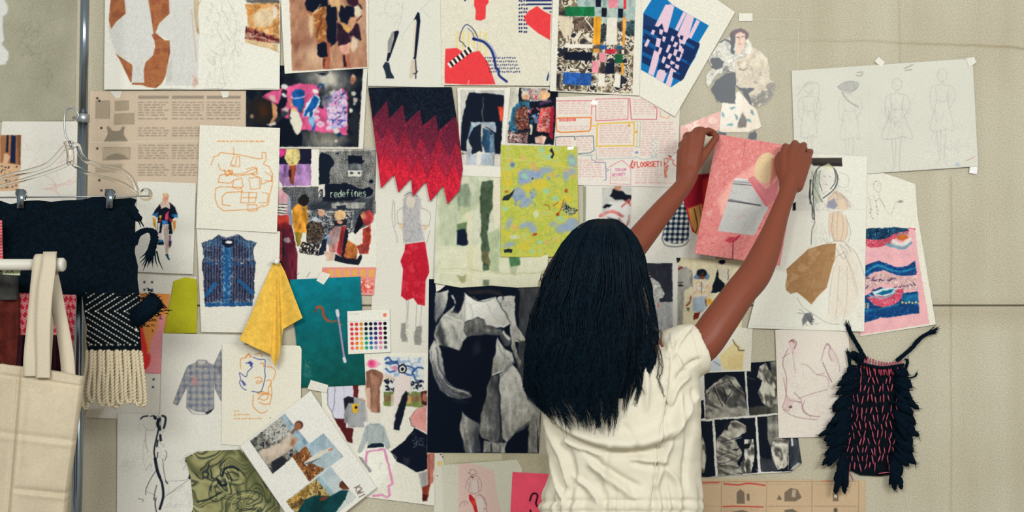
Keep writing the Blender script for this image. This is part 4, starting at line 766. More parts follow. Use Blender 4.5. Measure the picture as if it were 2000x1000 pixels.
c.e('#dcb38c', 960, 115, 60, 50, 0, 8); c.p('#4d3a5c', "905 200 1030 160 1040 190 1000 220 920 215", 6); c.p('#14161f', "930 215 1050 190 1060 240 960 260", 6); c.p(blotch(['#b5474c', '#c46a62', '#d0a093', '#8c2c38'], 6, 2), "920 250 1060 230 1060 400 1040 520 880 490", 5); c.p('#9a2438', "1030 230 1070 260 1050 580 1010 560", 6); c.p('#14161f', "880 490 1010 520 1000 550 890 530", 6); c.p('#d3b0a0', "860 560 940 540 990 560 960 630 870 620", 8); c.p('#2f86b0', "850 350 900 330 895 410 860 410", 6); c.dots(['#e0dcd4', '#4d7fb0', '#c94a4a', '#2d5f7a'], 800, 240, 900, 400, 26, 5, 12); c.p('#cfc8b4', "810 420 840 420 830 530 808 530", 5); c.p('#101622', "1010 70 1115 70 1110 160 1040 140", 6); c.clip()
c.o(885, 165, 5.405).photo('580 35 1115 35 1062 640 575 615', 1.3, 4, .3)
sheet('fashion_photo', c, q, 3.4, 'photo of two people in teal and red patterned jackets', 'photo', step=0.9)

# --- handwritten mind map sheet
q = "1086 190 1250 182 1328 212 1322 366 1083 360"
c = Cv((1080, 178, 1332, 370), '#e3d9cd', 2, 35).o(1080, 180, 5.263); T_ = '#d58488'
c.p('#e6dfd4', "200 850 560 720 800 700 1300 640 1300 1000 200 1000", 90, .6)
def bx_(col, w_, s_): c.l(col, w_, s_, .9, 3, 0)
for y0, x0, x1, y1 in ((95, 60, 380, 225), (100, 470, 755, 270), (80, 830, 1050, 240), (355, 60, 370, 400), (345, 480, 800, 520), (310, 920, 1260, 480), (480, 40, 190, 560), (470, 240, 400, 600), (580, 470, 830, 660), (500, 900, 1020, 660), (500, 1090, 1270, 620), (700, 265, 520, 890), (780, 850, 1120, 930), (880, 610, 790, 910)): c.tx(T_, x0, y0, x1, y1, 24, 4, .8, 46, .5)
c.tx('#d98a94', 840, 935, 1260, 935, 24, 4, .8, 46, .5)
bx_('#d8737f', 8, "25 90 400 85 395 235 400 145 440 145"); bx_('#d8737f', 9, "440 75 440 295 770 280 775 65 440 72"); bx_('#d06a80', 10, "790 65 805 280 1065 280 1070 170 1040 150"); bx_('#d8737f', 8, "25 90 30 260"); bx_('#e0a06a', 8, "1100 190 1105 250 1180 270 1200 240")
c.l('#e08a4c', 14, "30 275 40 400 90 415 370 400 385 380 395 260 60 265 30 275", .95, 3, 0); c.w('THIS DESIGN', 60, 275, 26, '#dd5a5a', 6, -2, .7); c.l('#e3b23c', 11, "390 345 440 345"); bx_('#e0b440', 13, "455 320 450 555 830 550 835 310 455 325"); c.e('#d9a030', 783, 343, 14); c.e('#d9a030', 855, 408, 12)
bx_('#a9b38c', 6, "840 300 900 300 890 565 840 560"); bx_('#a9b38c', 6, "870 320 862 560"); bx_('#44525a', 9, "25 560 25 465 70 458 220 455 228 490"); bx_('#5a6b74', 8, "235 455 415 450 422 600 380 625 260 632"); bx_('#8aa0a4', 6, "260 640 400 655 395 690 440 715"); bx_('#8f8aa8', 9, "430 720 540 725 548 900 525 905"); c.l('#8f8aa8', 7, "545 780 575 800 548 815", .9, sm=0)
for i in range(14): c.l('#8aa0a4', 5, [(260 + i * 12, 650 - (i % 2) * 14), (268 + i * 12, 645)], .7)
for i in range(16): c.l('#8da9b5', 6, [(450 + i * 26, 690 - i), (466 + i * 26, 689 - i)], .8, sm=0)
bx_('#8aa0a4', 6, "440 560 450 690"); c.e('#7f8fb8', 860, 620, 18, 14, 0, 8, .8)
for i in range(20): c.e('#9aa9b0', 1030 + 30 * math.sin(i * 1.7) + 10, 480 + i * 10, 9, 6, i * 40, 6, .6)
for s_ in ("850 660 900 685 960 690 1040 670 1060 640", "1180 640 1220 650 1290 600"): c.l('#8db0b8', 7, s_, .7)
c.l('#d98aa0', 8, "575 770 640 735 710 700 780 760 800 790", .9, sm=0); bx_('#d98aa0', 6, "595 780 590 940 800 950 800 790"); c.w('TOO LOW', 640, 785, 26, '#d480a8', 6, -2, .75); c.w('HEIGHT?', 610, 838, 28, '#d480a8', 6, -4, .75)
c.w('(FLOORSET!!', 800, 722, 50, '#cf5148', 9, -2, .72); c.l('#cf5148', 8, "820 700 800 740 800 770 830 780", .9)
for s_ in ("1140 690 1180 680 1180 720 1150 740 1190 760 1150 770", "1190 660 1215 665 1200 690 1240 700 1230 730 1270 760", "1150 780 1180 780 1160 830 1170 870 1150 880", "1145 790 1150 870"): c.l('#d35a50', 8, s_, .9)
c.l('#e08a60', 16, "1160 790 1155 860", .8); c.l('#cf5148', 16, "1195 658 1215 668", .9)
sheet('mind_map_sheet', c, (pts("1086 190 1250 182 1328 212"), pts("1328 212 1322 366"), pts("1083 360 1322 366"), pts("1086 190 1083 360")), 4.2, 'handwritten mind map sheet with coloured outlined boxes', 'paper', step=0.75)

# --- lime painted sheet
q = "978 283 1127 286 1131 502 978 502"
c = cv(q, '#bcbf5d', 1.3, 36).o(970, 280, 4.348)
c.r_(blotch(['#b5bb55', '#c4c35f', '#b0b95e', '#cbbf52', '#b9c276'], 16, 7), 0, 0, 720, 980)
c.sc('#cfca78', 60, (40, 60, 690, 940), 60, 12, .3)
for x, y, rx, ry in ((250, 280, 70, 60), (330, 260, 60, 40), (410, 230, 70, 30), (220, 330, 40, 30), (190, 430, 60, 60), (250, 500, 60, 40), (310, 435, 26, 26), (640, 240, 34, 26), (590, 270, 26, 50), (105, 680, 20, 50), (270, 690, 50, 24), (310, 730, 34, 30), (215, 705, 20, 20), (480, 685, 30, 20), (560, 720, 60, 40), (640, 690, 60, 60), (110, 860, 50, 20), (135, 182, 20, 24), (640, 150, 36, 60), (520, 275, 10, 10)): c.e('#93a3c6', x, y, rx, ry, R.uniform(-30, 30), 26, .8)
c.dots('#7f93bd', 140, 380, 340, 540, 16, 6, 14, .7); c.dots('#8699c2', 180, 230, 450, 330, 14, 6, 14, .7)
for x, y, r_ in ((240, 280, 30), (420, 400, 34), (445, 115, 24), (640, 150, 26), (75, 555, 24), (540, 640, 28), (300, 915, 20), (380, 50, 26), (370, 840, 22), (500, 470, 26)): c.e('#9dc9ae', x, y, r_, r_ * .8, 20, 14, .8)
for x, y, r_ in ((225, 125, 22), (115, 150, 16), (310, 190, 24), (340, 225, 20), (465, 270, 20), (430, 840, 18), (500, 820, 16), (600, 230, 16), (150, 715, 26), (660, 280, 16)): c.e('#d9a878', x, y, r_ * 1.3, r_ * .8, 30, 14, .7)
for x, y, r_ in ((70, 260, 40), (260, 375, 40), (540, 530, 34), (240, 880, 40), (600, 470, 40), (370, 350, 60), (90, 330, 40)): c.e('#d4be48', x, y, r_ * 1.2, r_ * .8, 10, 24, .7)
c.e('#d6d8c8', 335, 600, 24, 34, 0, 14, .7); c.e('#d3d4d4', 150, 795, 40, 18, 0, 14, .7)
for s_ in ("400 520 440 530 450 560", "480 530 520 505", "570 480 545 560 520 600"): c.l('#a85c34', 9, s_, .8)
c.e('#a8502c', 518, 603, 15, 16, 0, 5); c.e('#b0582e', 325, 773, 22, 12, -15, 5); c.e('#b06030', 590, 402, 14, 18, 0, 6); c.e('#b0703c', 85, 410, 18, 10, 0, 6)
c.p('#2f3636', "45 485 60 450 110 430 155 388 135 440 100 485", 5); c.p('#262e36', "448 60 470 38 490 90 475 130 455 120 475 90", 6); c.p(blotch(['#2b3236', '#b5b98c', '#1f272e'], 3, 2), "555 540 580 490 620 540 690 560 680 590 620 620 560 570", 5); c.p('#252d33', "60 905 100 893 135 900 130 930 90 925 65 930", 5); c.e('#25302f', 305, 298, 8, 7); c.l('#d9d6b0', 5, "50 125 250 145 450 180 690 215", .5); c.e('#5f7aa0', 135, 182, 17, 19, 0, 10, .8)
sheet('painted_sheet', c, q, 8.2, 'lime green painted sheet with lilac and orange dabs', 'painting', step=1.0, curl=(0, 0, 0, 2))

# --- green brush stroke painting on wrinkled film
q = ("857 338 1085 338", "1085 338 1075 450 1066 560", "848 553 900 562 960 558 1010 562 1066 560", "857 338 850 450 848 553")
c = Cv((842, 332, 1092, 568), '#c6cba9', 1.3, 37).o(700, 330, 2.5)
c.r_(blotch(['#c8cab0', '#d3d3bc', '#bec3a8'], 30, 4), 370, 0, 980, 600); c.r_('#b9bfa4', 395, 90, 490, 380, 14, .7); c.r_('#dcd8bd', 400, 380, 1000, 590, 30, .7)
c.p('#919d85', "485 80 540 70 552 130 548 200 500 240 488 200", 8); c.p('#c9cca6', "490 180 550 190 545 260 490 260", 10, .7); c.p('#6f865f', "485 270 530 260 530 330 488 335", 8); c.p(grad('#5b7257', '#121d33', 500, 310, 505, 345), "485 300 525 295 532 370 482 368", 5); c.p('#dad2b8', "525 212 555 208 548 365 535 360", 4); c.p('#d4cfae', "530 370 560 360 560 560 530 570", 6, .8)
c.p(blotch(['#45553f', '#566650', '#38453a'], 12, 5), "605 62 660 56 660 140 645 220 632 300 638 400 640 490 610 495 598 380 600 250 592 150", 5); c.p('#76704f', "605 395 640 400 642 470 605 450", 12, .9); c.p('#dfd6c0', "662 40 695 40 690 310 670 290 655 200", 5); c.p('#a9b591', "635 310 690 290 690 500 645 500", 10, .8); c.p('#d2d3b8', "690 320 720 320 700 400 690 470", 10, .7); c.p('#567d57', "738 428 790 428 790 472 745 478", 5); c.p('#a5ad86', "740 470 780 476 770 520 745 510", 10, .6); c.l('#b9b48c', 5, "400 485 560 495 760 510 1000 500", .6); c.l('#e3e0c6', 6, "400 505 600 520 800 525", .6); c.p('#8c8a5c', "480 520 530 515 520 555 500 550", 8, .6); c.p('#4f5d46', "605 540 640 545 640 575 605 570", 8, .7)
c.photo(None, 1.8, 9, .12)
sheet('painted_film', c, [pts(a) for a in q], 6, 'pale green painting with dark green vertical brush strokes on film', 'painting', step=1.2, wave=.9, curl=(0, 0, 6, 8))

# --- black and white draped cloth poster
q = "838 545 1072 545 1052 885 834 884"
c = cv(q, '#0c1727', 1.3, 38).o(830, 540, 2.858); c.r_('#45474a', 520, 60, 700, 990, 10); c.p('#8f8c84', "580 620 650 660 640 990 570 990", 8); c.p('#101928', "625 800 632 990 622 990", 3)
G = lambda a, b, *q_: grad(a, b, 830 + q_[0] / 2.858, 540 + q_[1] / 2.858, 830 + q_[2] / 2.858, 540 + q_[3] / 2.858)
c.p(G('#77777a', '#c9c6bd', 60, 150, 120, 120), "56 95 130 70 142 120 100 205 58 265", 5); c.p('#101928', "118 200 128 90 150 70 146 140", 4)
c.p(G('#e0ddd3', '#b5b2a9', 300, 150, 80, 330), "145 105 220 90 300 140 392 112 476 262 440 282 345 275 330 240 285 228 228 250 215 300 235 335 190 415 110 392 70 390 48 330 62 280 95 225 170 160", 5)
c.p('#0f1828', "150 72 222 66 218 130 190 207 150 205 172 150", 8); c.p('#36383c', "80 255 108 300 128 400 95 395 60 320", 22, .9); c.p('#9a988f', "130 190 215 210 200 240 110 240", 18, .5); c.l('#f1eee5', 5, "100 215 190 240 225 262", .7, 5); c.l('#8f8c85', 4, "215 110 225 200 222 260", .6, 4)
c.p(G('#efece3', '#c5c2b8', 330, 150, 460, 270), "230 100 300 142 392 114 474 262 400 276 345 262 330 238 290 225 235 240", 7, .85); c.l('#7a7974', 6, "268 110 320 142 385 118", .8, 4); c.l('#8b8983', 5, "395 130 440 200 476 262", .7, 4)
c.p(G('#8f8e87', '#5e5e5e', 250, 240, 300, 330), "218 300 226 256 282 230 335 246 350 276 398 280 412 326 330 322 262 330 236 335", 7)
c.p('#0b1525', "62 420 92 395 145 408 185 418 240 346 300 325 396 330 386 420 366 560 330 680 312 805 262 812 215 762 180 690 240 652 250 640 160 610 108 570 118 520 90 440", 5); c.e('#33373f', 290, 400, 18, 40, 10, 24, .6)
c.p(G('#c2bfb5', '#66666a', 60, 400, 120, 560), "20 415 48 350 78 395 112 510 110 560 175 628 250 645 262 668 200 692 130 672 76 632 50 540 30 470", 5)
for s_, w_, col in (("30 420 60 540 110 640 200 685", 4, '#3b3d42'), ("48 380 75 520 130 610 240 655", 5, '#dcd9cf'), ("60 400 90 520 120 570", 8, '#45484d'), ("90 570 160 640 250 672", 4, '#2a2e36'), ("110 590 170 640 245 650", 3, '#d0cdc4')): c.l(col, w_, s_, .8, 3)
c.p('#24303c', "150 690 210 720 250 700 210 690", 12, .5)
c.p(G('#dcd9cf', '#8e8c85', 420, 400, 390, 550), "400 338 440 400 492 430 498 465 465 512 370 556 386 430", 5); c.l('#efece2', 6, "372 553 465 508 495 470", .9, 3); c.p('#5d5e60', "392 282 425 290 480 350 466 392 440 390 415 325", 7, .9); c.p('#cfccc2', "440 292 476 345 462 360 430 310", 6); c.p(G('#bdbab0', '#85837c', 480, 280, 530, 500), "476 262 492 250 556 350 500 362 520 440 542 480 530 512 480 390", 5); c.l('#e6e3d9', 5, "490 255 552 348 505 358", .8, 3)
c.p(G('#8a8983', '#3a3c42', 330, 700, 430, 690), "364 560 415 545 424 700 436 932 378 922 318 900 302 862 330 700", 5); c.p('#22272f', "408 555 420 545 430 930 416 925", 8, .8)
c.p(G('#cbc8be', '#98958d', 480, 560, 560, 800), "414 545 492 490 522 522 562 642 598 770 590 802 560 822 500 870 452 932 432 900 420 690", 5); c.p('#5e5e60', "500 860 562 818 590 805 560 850 500 890", 8, .8); c.l('#77767a', 18, "420 560 470 500 500 480", .6, 10); c.l('#e3e0d6', 4, "440 640 470 760 450 920", .4, 6)
c.p(G('#a3a098', '#3f4248', 220, 850, 310, 880), "204 760 312 830 302 900 320 982 222 982 200 850", 6); c.p('#9c9a92', "328 915 452 932 450 985 330 985", 5); c.l('#2a2f38', 9, "375 930 372 985", .8); c.l('#5b5c60', 7, "420 935 420 985", .8); c.p('#0c1626', "488 890 575 830 572 985 488 985", 5); c.p('#101928', "316 905 332 910 332 985 318 985", 3)
c.p('#c9c6bd', "415 108 500 104 512 288 480 262 400 118", 4); c.p('#0f1828', "505 80 530 80 522 290 508 260", 5)
for s_, w_, col, a_ in (("300 250 330 300 400 300", 10, '#a09d95', .5), ("236 300 260 270 320 250", 8, '#98968f', .5), ("100 240 140 300 160 390", 10, '#dedbd1', .5), ("150 260 175 320 185 405", 8, '#7d7c78', .6), ("215 300 200 350 188 410", 9, '#8b8983', .6), ("250 150 270 200 262 230", 8, '#a5a29a', .5), ("350 150 380 220 440 265", 9, '#b5b2a9', .5), ("440 400 450 450 430 510", 9, '#8e8c85', .5), ("400 350 420 420 470 460", 8, '#77767a', .5), ("370 700 362 800 372 910", 12, '#55565a', .6), ("345 700 330 800 340 900", 10, '#85837d', .5), ("500 560 540 680 550 800", 14, '#a5a299', .5), ("460 620 480 740 478 880", 10, '#d9d6cc', .5), ("230 800 240 900 250 980", 14, '#c2bfb5', .5), ("290 850 285 920 300 980", 14, '#3f4248', .6)): c.l(col, w_, s_, a_, 10)
c.l('#2a2d33', 6, "432 115 438 105 440 125 430 132", .9); c.tx('#55555a', 425, 145, 480, 172, 12, 3, .8, 18); c.p('#4a3a38', "230 70 420 80 430 104 330 92 250 96", 14, .6); c.n(.07, 2.2, 2)
c.photo(None, 2.2, 12, .26)
sheet('draped_cloth_poster', c, q, 4.4, 'black and white poster of a body wrapped in draped cloth', 'poster', step=1.0)

# --- grey card, pale pink sketch card, pink note
q = "842 882 1075 886 1072 1035 850 1035"
c = cv(q, '#b9b198', 0.8, 39); c.n(.05, 30); c.p('#cfc8ac', "866 886 980 885 980 898 870 905", 3, .8)
sheet('grey_card', c, q, 1.4, 'plain khaki grey card under the draped cloth poster', 'card', step=3)
q = ("845 886 864 884 868 908 1010 898 1020 916", "1020 916 1016 1035", "850 1035 1016 1035", "845 886 843 930 850 1035")
c = Cv((838, 878, 1026, 1040), '#d7d3c1', 1.5, 40).o(840, 870, 7.692)
c.p('#e2ddcf', "30 120 180 110 170 300 200 1000 -10 1000", 12, .7); c.e('#dfc270', 140, 270, 36, 34, 0, 8, .9); c.e('#5d2a2a', 160, 135, 14, 12); c.e('#55503f', 190, 172, 10, 14); c.e('#a98f92', 108, 456, 12, 12, 0, 6)
c.p('#dfc4b8', "430 225 560 240 960 380 1000 700 1060 960 1060 1320 430 1320", 6)
Kk = '#83707a'
for s_ in ("590 430 600 380 640 360 690 390 690 430", "570 410 640 435 700 425", "540 640 545 560 600 470 640 450 720 470 770 560 770 650 740 690", "560 560 590 600 580 680 620 720 690 720 730 690 720 560 700 500", "600 500 620 640 640 710", "620 480 650 500 600 560", "740 740 820 800 850 900 840 960", "700 760 760 740 820 830", "440 920 480 850 540 840 570 880", "780 960 840 950 860 1000", "510 850 520 900", "800 840 850 900"): c.l(Kk, 8, s_, .75)
c.l('#7a2a34', 20, "620 470 650 480", .8, 6); c.p('#dcd0c8', "600 520 700 520 720 620 690 710 630 710", 10, .7); c.p('#c8333c', "580 745 610 735 670 800 690 870 720 1010 690 1060 640 900 590 820", 6); c.p('#e2573c', "620 830 670 830 690 900 650 900", 10, .8); c.p('#8f2038', "585 770 610 780 600 830", 10, .7); c.p('#ddd8d2', "700 800 790 800 820 900 780 1000 720 1000", 12, .7)
sheet('sketch_card', c, [pts(a) for a in q], 2.8, 'pale card with pink sketch of a figure in a red scarf', 'drawing', step=1.0)
q = "1001 922 1078 926 1078 1035 995 1035"
c = cv(q, '#f4637a', 1.3, 41).o(840, 870, 7.692); c.n(.04, 20); c.l('#1a1420', 26, "1500 830 1530 740 1580 720 1615 760 1590 860 1605 910", 1, 5); c.l('#1a1420', 26, "1505 975 1530 1040 1560 1100", 1, 5)
sheet('pink_note', c, q, 4.4, 'bright pink note with black question mark stroke by the white dress', 'note', step=1.4, curl=(0, 3, 0, 0))

# --- scarf photo, gingham sheet, red packet
q = "1140 360 1238 362 1234 520 1140 520"
c = cv(q, '#e0dbd0', 1.4, 42).o(1000, 330, 2.5)
c.p('#9aa088', "322 85 362 85 360 260 322 260", 3); c.p('#c9c6be', "440 92 585 88 578 300 440 300", 4); c.p('#b98a72', "500 85 535 85 530 110 505 108", 5); c.p('#161b28', "478 130 500 100 540 110 582 130 580 172 540 150 500 150", 5); c.p('#d9d6d0', "470 160 560 160 580 300 470 250", 8); c.p('#161b28', "440 185 460 170 490 180 470 192", 5); c.l('#c76a66', 14, "430 230 480 205 540 230", .8, 5); c.l('#c76a66', 12, "540 180 570 150 578 175", .8, 5); c.l('#c98a84', 9, "520 240 560 280 570 230", .8, 5); c.p('#d8a8a0', "430 215 470 210 450 240", 6, .7); c.p('#2f3844', "470 235 520 250 555 300 470 300", 12, .8)
c.o(1000, 330, 2.5).photo('440 92 585 88 578 300 440 300', 1.8, 6, .25)
sheet('fashion_photo', c, q, 2.4, 'small photo of a red and black scarf figure above the woman', 'photo', step=1.2)
q = "1236 358 1395 360 1398 524 1228 520"
c = cv(q, '#dfdbd0', 1.4, 43).o(1000, 330, 2.5)
def ging(X, Y):
    a = (np.sin(X * .62 + Y * .05) > 0).astype(float) + (np.sin(Y * .62 + .8) > 0); C = np.array([hx('#cfcbbb'), hx('#5f6c7c'), hx('#131c30')]); return C[a.astype(int)]
c.p(ging, "735 330 758 210 800 160 850 170 866 200 864 335 840 362 790 366 745 352", 4); c.l('#7d807c', 7, "732 340 750 372 800 380 845 370 864 345", .8); c.l('#55606a', 5, "732 340 758 210", .7)
sheet('garment_print', c, q, 3, 'white sheet printed with a navy gingham garment behind the raised arm', 'print', step=1.0)
q = "1322 345 1392 338 1380 470 1352 452"
c = cv(q, '#c8343a', 1, 44); c.p('#9c2233', "1320 340 1400 335 1395 392 1345 405 1320 400", 4); c.p('#d9a25e', "1344 408 1370 398 1380 470 1362 462 1350 440", 3); c.l('#2a2a30', 2, "1356 408 1362 440 1358 455", .8); c.l('#2a2a30', 2, "1366 402 1372 440", .6); c.p('#d8453c', "1372 350 1392 345 1388 400 1374 395", 4, .7)
sheet('printed_card', c, q, 4.2, 'red and orange card tucked behind the pink sheet', 'card', step=1.2)

# --- white jacket photo, face collage
q = "1250 512 1324 514 1322 660 1248 660"
c = cv(q, '#dcd8cf', 1.4, 45).o(1240, 490, 4.348)
c.clip("40 105 318 105 325 700 40 700"); c.r_('#32343e', 0, 90, 330, 440); c.r_(blotch(['#a9a9a8', '#b5b4b1'], 8, 3), 0, 432, 330, 720, 4); c.e('#a67b66', 122, 205, 18, 24, 0, 6); c.p('#22232c', "100 190 145 185 140 205 105 210", 5); c.p(blotch(['#c7c5c0', '#a8a7a5', '#dddad4'], 6, 4), "110 240 150 230 210 280 250 360 235 400 210 400 205 440 150 450 110 400", 5); c.p('#8b8575', "110 250 150 250 160 380 120 380", 10, .7); c.p('#2a2d36', "60 450 175 460 165 560 135 650 60 650", 6); c.e('#b98070', 195, 458, 10, 20, -10, 6); c.clip()
c.o(1240, 490, 4.348).photo('40 105 318 105 325 700 40 700', 1.2, 4, .25)
sheet('fashion_photo', c, q, 4.6, 'white bordered photo of a man in a white jacket by the hair', 'photo', step=1.0)
q = "1321 503 1455 508 1448 660 1318 655"
c = cv(q, '#dbd1b2', 1.4, 46).o(1240, 490, 4.348)
c.p('#1a1f28', "350 62 385 60 378 92 360 105", 4); c.p(G('#c8c5bb', '#a5a299', 0, 0, 1, 1), "365 130 440 135 485 170 490 300 420 330 405 640 360 640", 6); c.p('#8d8a82', "475 150 495 210 490 320 470 250", 8, .8); c.l('#8b2a2c', 14, "365 155 400 140", .9, 5); c.l('#3a3634', 9, "362 268 410 266", .9, 4); c.p('#2a2a2e', "362 290 385 282 415 292 400 302 370 302", 5); c.l('#8a867c', 4, "372 380 410 400 380 480 382 640", .6); c.l('#aaa69a', 10, "420 330 400 420 405 640", .6, 6)
c.p('#4f6f97', "505 220 530 170 600 165 635 215 625 245 505 240", 8, .8); c.e('#1a2030', 570, 190, 42, 34, 0, 6); c.e('#7d4a38', 570, 218, 24, 30, 0, 5); c.l('#12151c', 10, "548 205 595 205", 1, 3); c.p(blotch(['#e0dccf', '#dfb57a', '#d9d2c6', '#e6e2d8', '#d98a6a'], 6, 5), "505 280 550 240 600 240 640 280 640 380 605 420 500 400 470 400", 5); c.l('#3c5a7c', 8, "565 270 562 360", .7); c.p('#a9b6bf', "492 400 560 385 612 395 595 520 490 515", 4); c.p('#7a2f26', "500 525 555 520 540 570 500 590", 6); c.l('#96503c', 14, "475 390 465 440 440 465", .9, 5); c.p('#d9a83a', "610 410 645 400 655 440 630 470", 5); c.p('#dcd7ce', "540 560 590 500 620 490 600 560", 5); c.p('#3a3a34', "440 480 470 490 460 520 445 510", 10, .7); c.l('#7b5648', 16, "600 420 610 470", .8, 5)
c.p('#131a26', "705 150 715 230 760 280 760 350 650 358 660 310", 4); c.p('#d2cabb', "715 150 800 140 810 240 760 270 720 220", 8, .8); c.l('#4d463e', 6, "795 160 790 240", .7); c.e('#191d28', 740, 95, 26, 22, 0, 8)
c.o(1240, 490, 4.348).photo(None, 1.0, 4, .16)
sheet('face_collage_sheet', c, q, 3.4, 'collage sheet with grey face strip and woman in blue skirt', 'collage', step=0.9)

# --- cream scraps under the arm
q = "1322 640 1470 640 1466 725 1330 730"
c = cv(q, '#e2dccc', 1.2, 47).o(1365, 640, 3.39); c.p('#dfcf9f', "130 190 240 90 300 150 290 278 160 275", 3); c.p('#d9c189', "190 200 290 170 290 278 200 276", 12, .6); c.l('#3a3836', 6, "225 80 240 110 260 130 265 150 300 150", .9); c.p('#c6c9cc', "60 250 120 190 145 230 150 285 50 290", 5); c.l('#55555a', 5, "100 225 140 250", .7)
sheet('paper_scrap', c, q, 3.9, 'cream and yellow paper scrap below the raised right arm', 'paper', step=1.4)

# --- contact sheet of wrapped cloth
q = ("1358 728 1452 722 1458 709 1524 704", "1524 704 1545 760 1566 905", "1362 933 1545 922 1566 905", "1358 728 1362 933")
c = Cv((1352, 698, 1572, 938), '#dcd8cd', 1.5, 48).o(1365, 640, 3.39); Dk = '#151c28'
def frame(a, dark=Dk): c.p(dark, a, 4); c.clip(a, 4)
frame("35 290 300 280 325 580 45 605"); c.p(drape('#3d3d3e', '#b5b0a2', 20, 3, 30), "45 420 100 370 180 310 240 330 300 420 330 590 40 610", 6)
for s_ in ("60 440 120 380 200 350", "100 390 130 470 160 520", "200 345 240 400 300 440", "160 400 180 450 170 500", "220 420 180 480"): c.l('#28282c', 7, s_, .8, 4); c.l('#d3cec0', 4, [(x + 8, y - 4) for x, y in pts(s_)], .6, 4)
c.p('#a8a396', "100 560 160 520 200 540 260 520 330 540 330 600 40 610", 16, .8); c.clip()
frame("312 236 400 225 560 210 560 560 333 582"); c.p('#4a4843', "333 530 530 500 530 590 333 590", 12); c.p(drape('#46453f', '#c9c4b6', 12, 5, 70), "400 260 440 230 480 300 540 310 540 520 470 530 420 500 390 430 420 350 385 330", 5); c.p('#8d897d', "470 225 560 215 560 320 480 300", 10, .8); c.l('#9a968b', 12, "335 260 340 290", .8); c.l('#6f6d68', 4, "320 330 370 345", .6); c.p('#77736a', "470 530 530 520 530 590 470 590", 8, .8); c.clip()
c.p(Dk, "-30 490 32 480 38 600 -30 612", 4); frame("-30 622 88 617 110 985 -30 992"); c.p(drape('#55524a', '#b9b2a2', 9, 8, 80), "5 680 40 770 50 860 35 960 -30 970 -30 700", 6); c.clip()
frame("105 612 372 595 392 960 125 982"); c.p(drape('#4a4843', '#c2bcae', 18, 11, 20), "150 700 210 620 250 610 310 650 315 690 240 740 290 830 250 900 330 985 120 990 115 740", 6); c.p(drape('#3d3c3a', '#e0dbce', 10, 12, 80), "300 740 360 740 370 850 345 960 300 970 270 930 300 850", 5); c.p('#1a1d24', "290 770 340 770 330 800 300 800", 6); c.p('#20242c', "170 620 205 630 190 680 165 670", 6); c.p('#2a2c30', "210 810 270 795 250 815", 6)
for s_ in ("130 860 200 830 270 860", "140 900 220 880 280 840", "150 760 220 740 280 720"): c.l('#35353a', 5, s_, .7, 4); c.l('#d5cfc0', 4, [(x, y + 7) for x, y in pts(s_)], .6, 4)
c.e('#6a4a7a', 385, 940, 8, 7, 0, 4); c.clip()
frame("386 592 560 575 672 730 682 905 610 950 410 956"); c.p('#3c3f45', "400 860 520 880 520 950 410 956", 14); c.p('#8b887f', "452 590 530 580 535 740 470 780 455 740", 8); c.p(drape('#4a4843', '#d4cec0', 12, 15, 70), "475 770 520 730 590 740 595 900 560 940 520 940 485 870", 5); c.p('#4f5258', "600 730 680 740 680 905 610 950 600 860", 16, .8); c.l('#dad6cc', 12, "615 735 620 780", .9); c.l('#cfcac0', 4, "595 740 592 940", .7); c.e('#1a1d24', 555, 940, 16, 10); c.clip(); c.p('#aeaaa0', "600 940 660 890 682 905 660 930", 6)
c.photo(None, .7, 5, .3, 0)
sheet('contact_sheet', c, [pts(a) for a in q], 2.6, 'black and white contact sheet of wrapped cloth figures', 'photo sheet', step=0.9, curl=(0, 0, 4, 0))

# --- dusty pink sketch sheet
q = "1514 644 1658 639 1661 852 1521 856"
c = cv(q, '#e3d9cd', 1.3, 49).o(1365, 640, 3.39); L_ = '#9c7680'
c.p('#dcc0bd', "590 95 630 75 650 120 625 180 600 130", 14, .7)
for s_, a_ in (("600 95 620 80 645 100 630 140", .9), ("590 140 555 230 580 330 575 460 555 530 600 550", .6), ("620 160 640 300", .3), ("580 450 600 480 660 490 680 500 690 550 730 580 800 590", .7), ("630 430 680 480 660 500", .5), ("830 140 850 105 870 130 860 170 880 220", .7), ("850 110 900 170 930 250 930 290", .4), ("820 230 850 300 880 360", .8), ("680 240 720 250 780 310 830 300", .35), ("780 310 850 330 860 390", .35), ("660 470 740 440 850 410", .4), ("560 545 640 590 780 610", .5), ("550 200 600 170", .4), ("700 480 690 540 740 590", .4), ("560 330 580 450", .5), ("810 220 830 140", .4)): c.l(L_, 6, s_, a_ + .1, 3)
c.e('#3a2630', 605, 525, 13, 9, -20, 4); c.l('#8d3f52', 6, "600 95 615 85 630 100", .9, 3); c.p('#d3b3b2', "580 450 640 480 600 540 560 540", 20, .6); c.p('#d8c1bb', "850 130 920 180 930 260 880 220", 20, .5); c.sc('#a8878c', 50, (560, 100, 660, 540), 80, 3, .22, 80, .4); c.sc('#a8878c', 50, (660, 240, 900, 580), 80, 3, .2)
sheet('sketch_sheet', c, q, 5.2, 'cream sheet with dusty pink chalk sketch beside feathered weaving', 'drawing', step=1.2, curl=(0, 0, 2, 0))

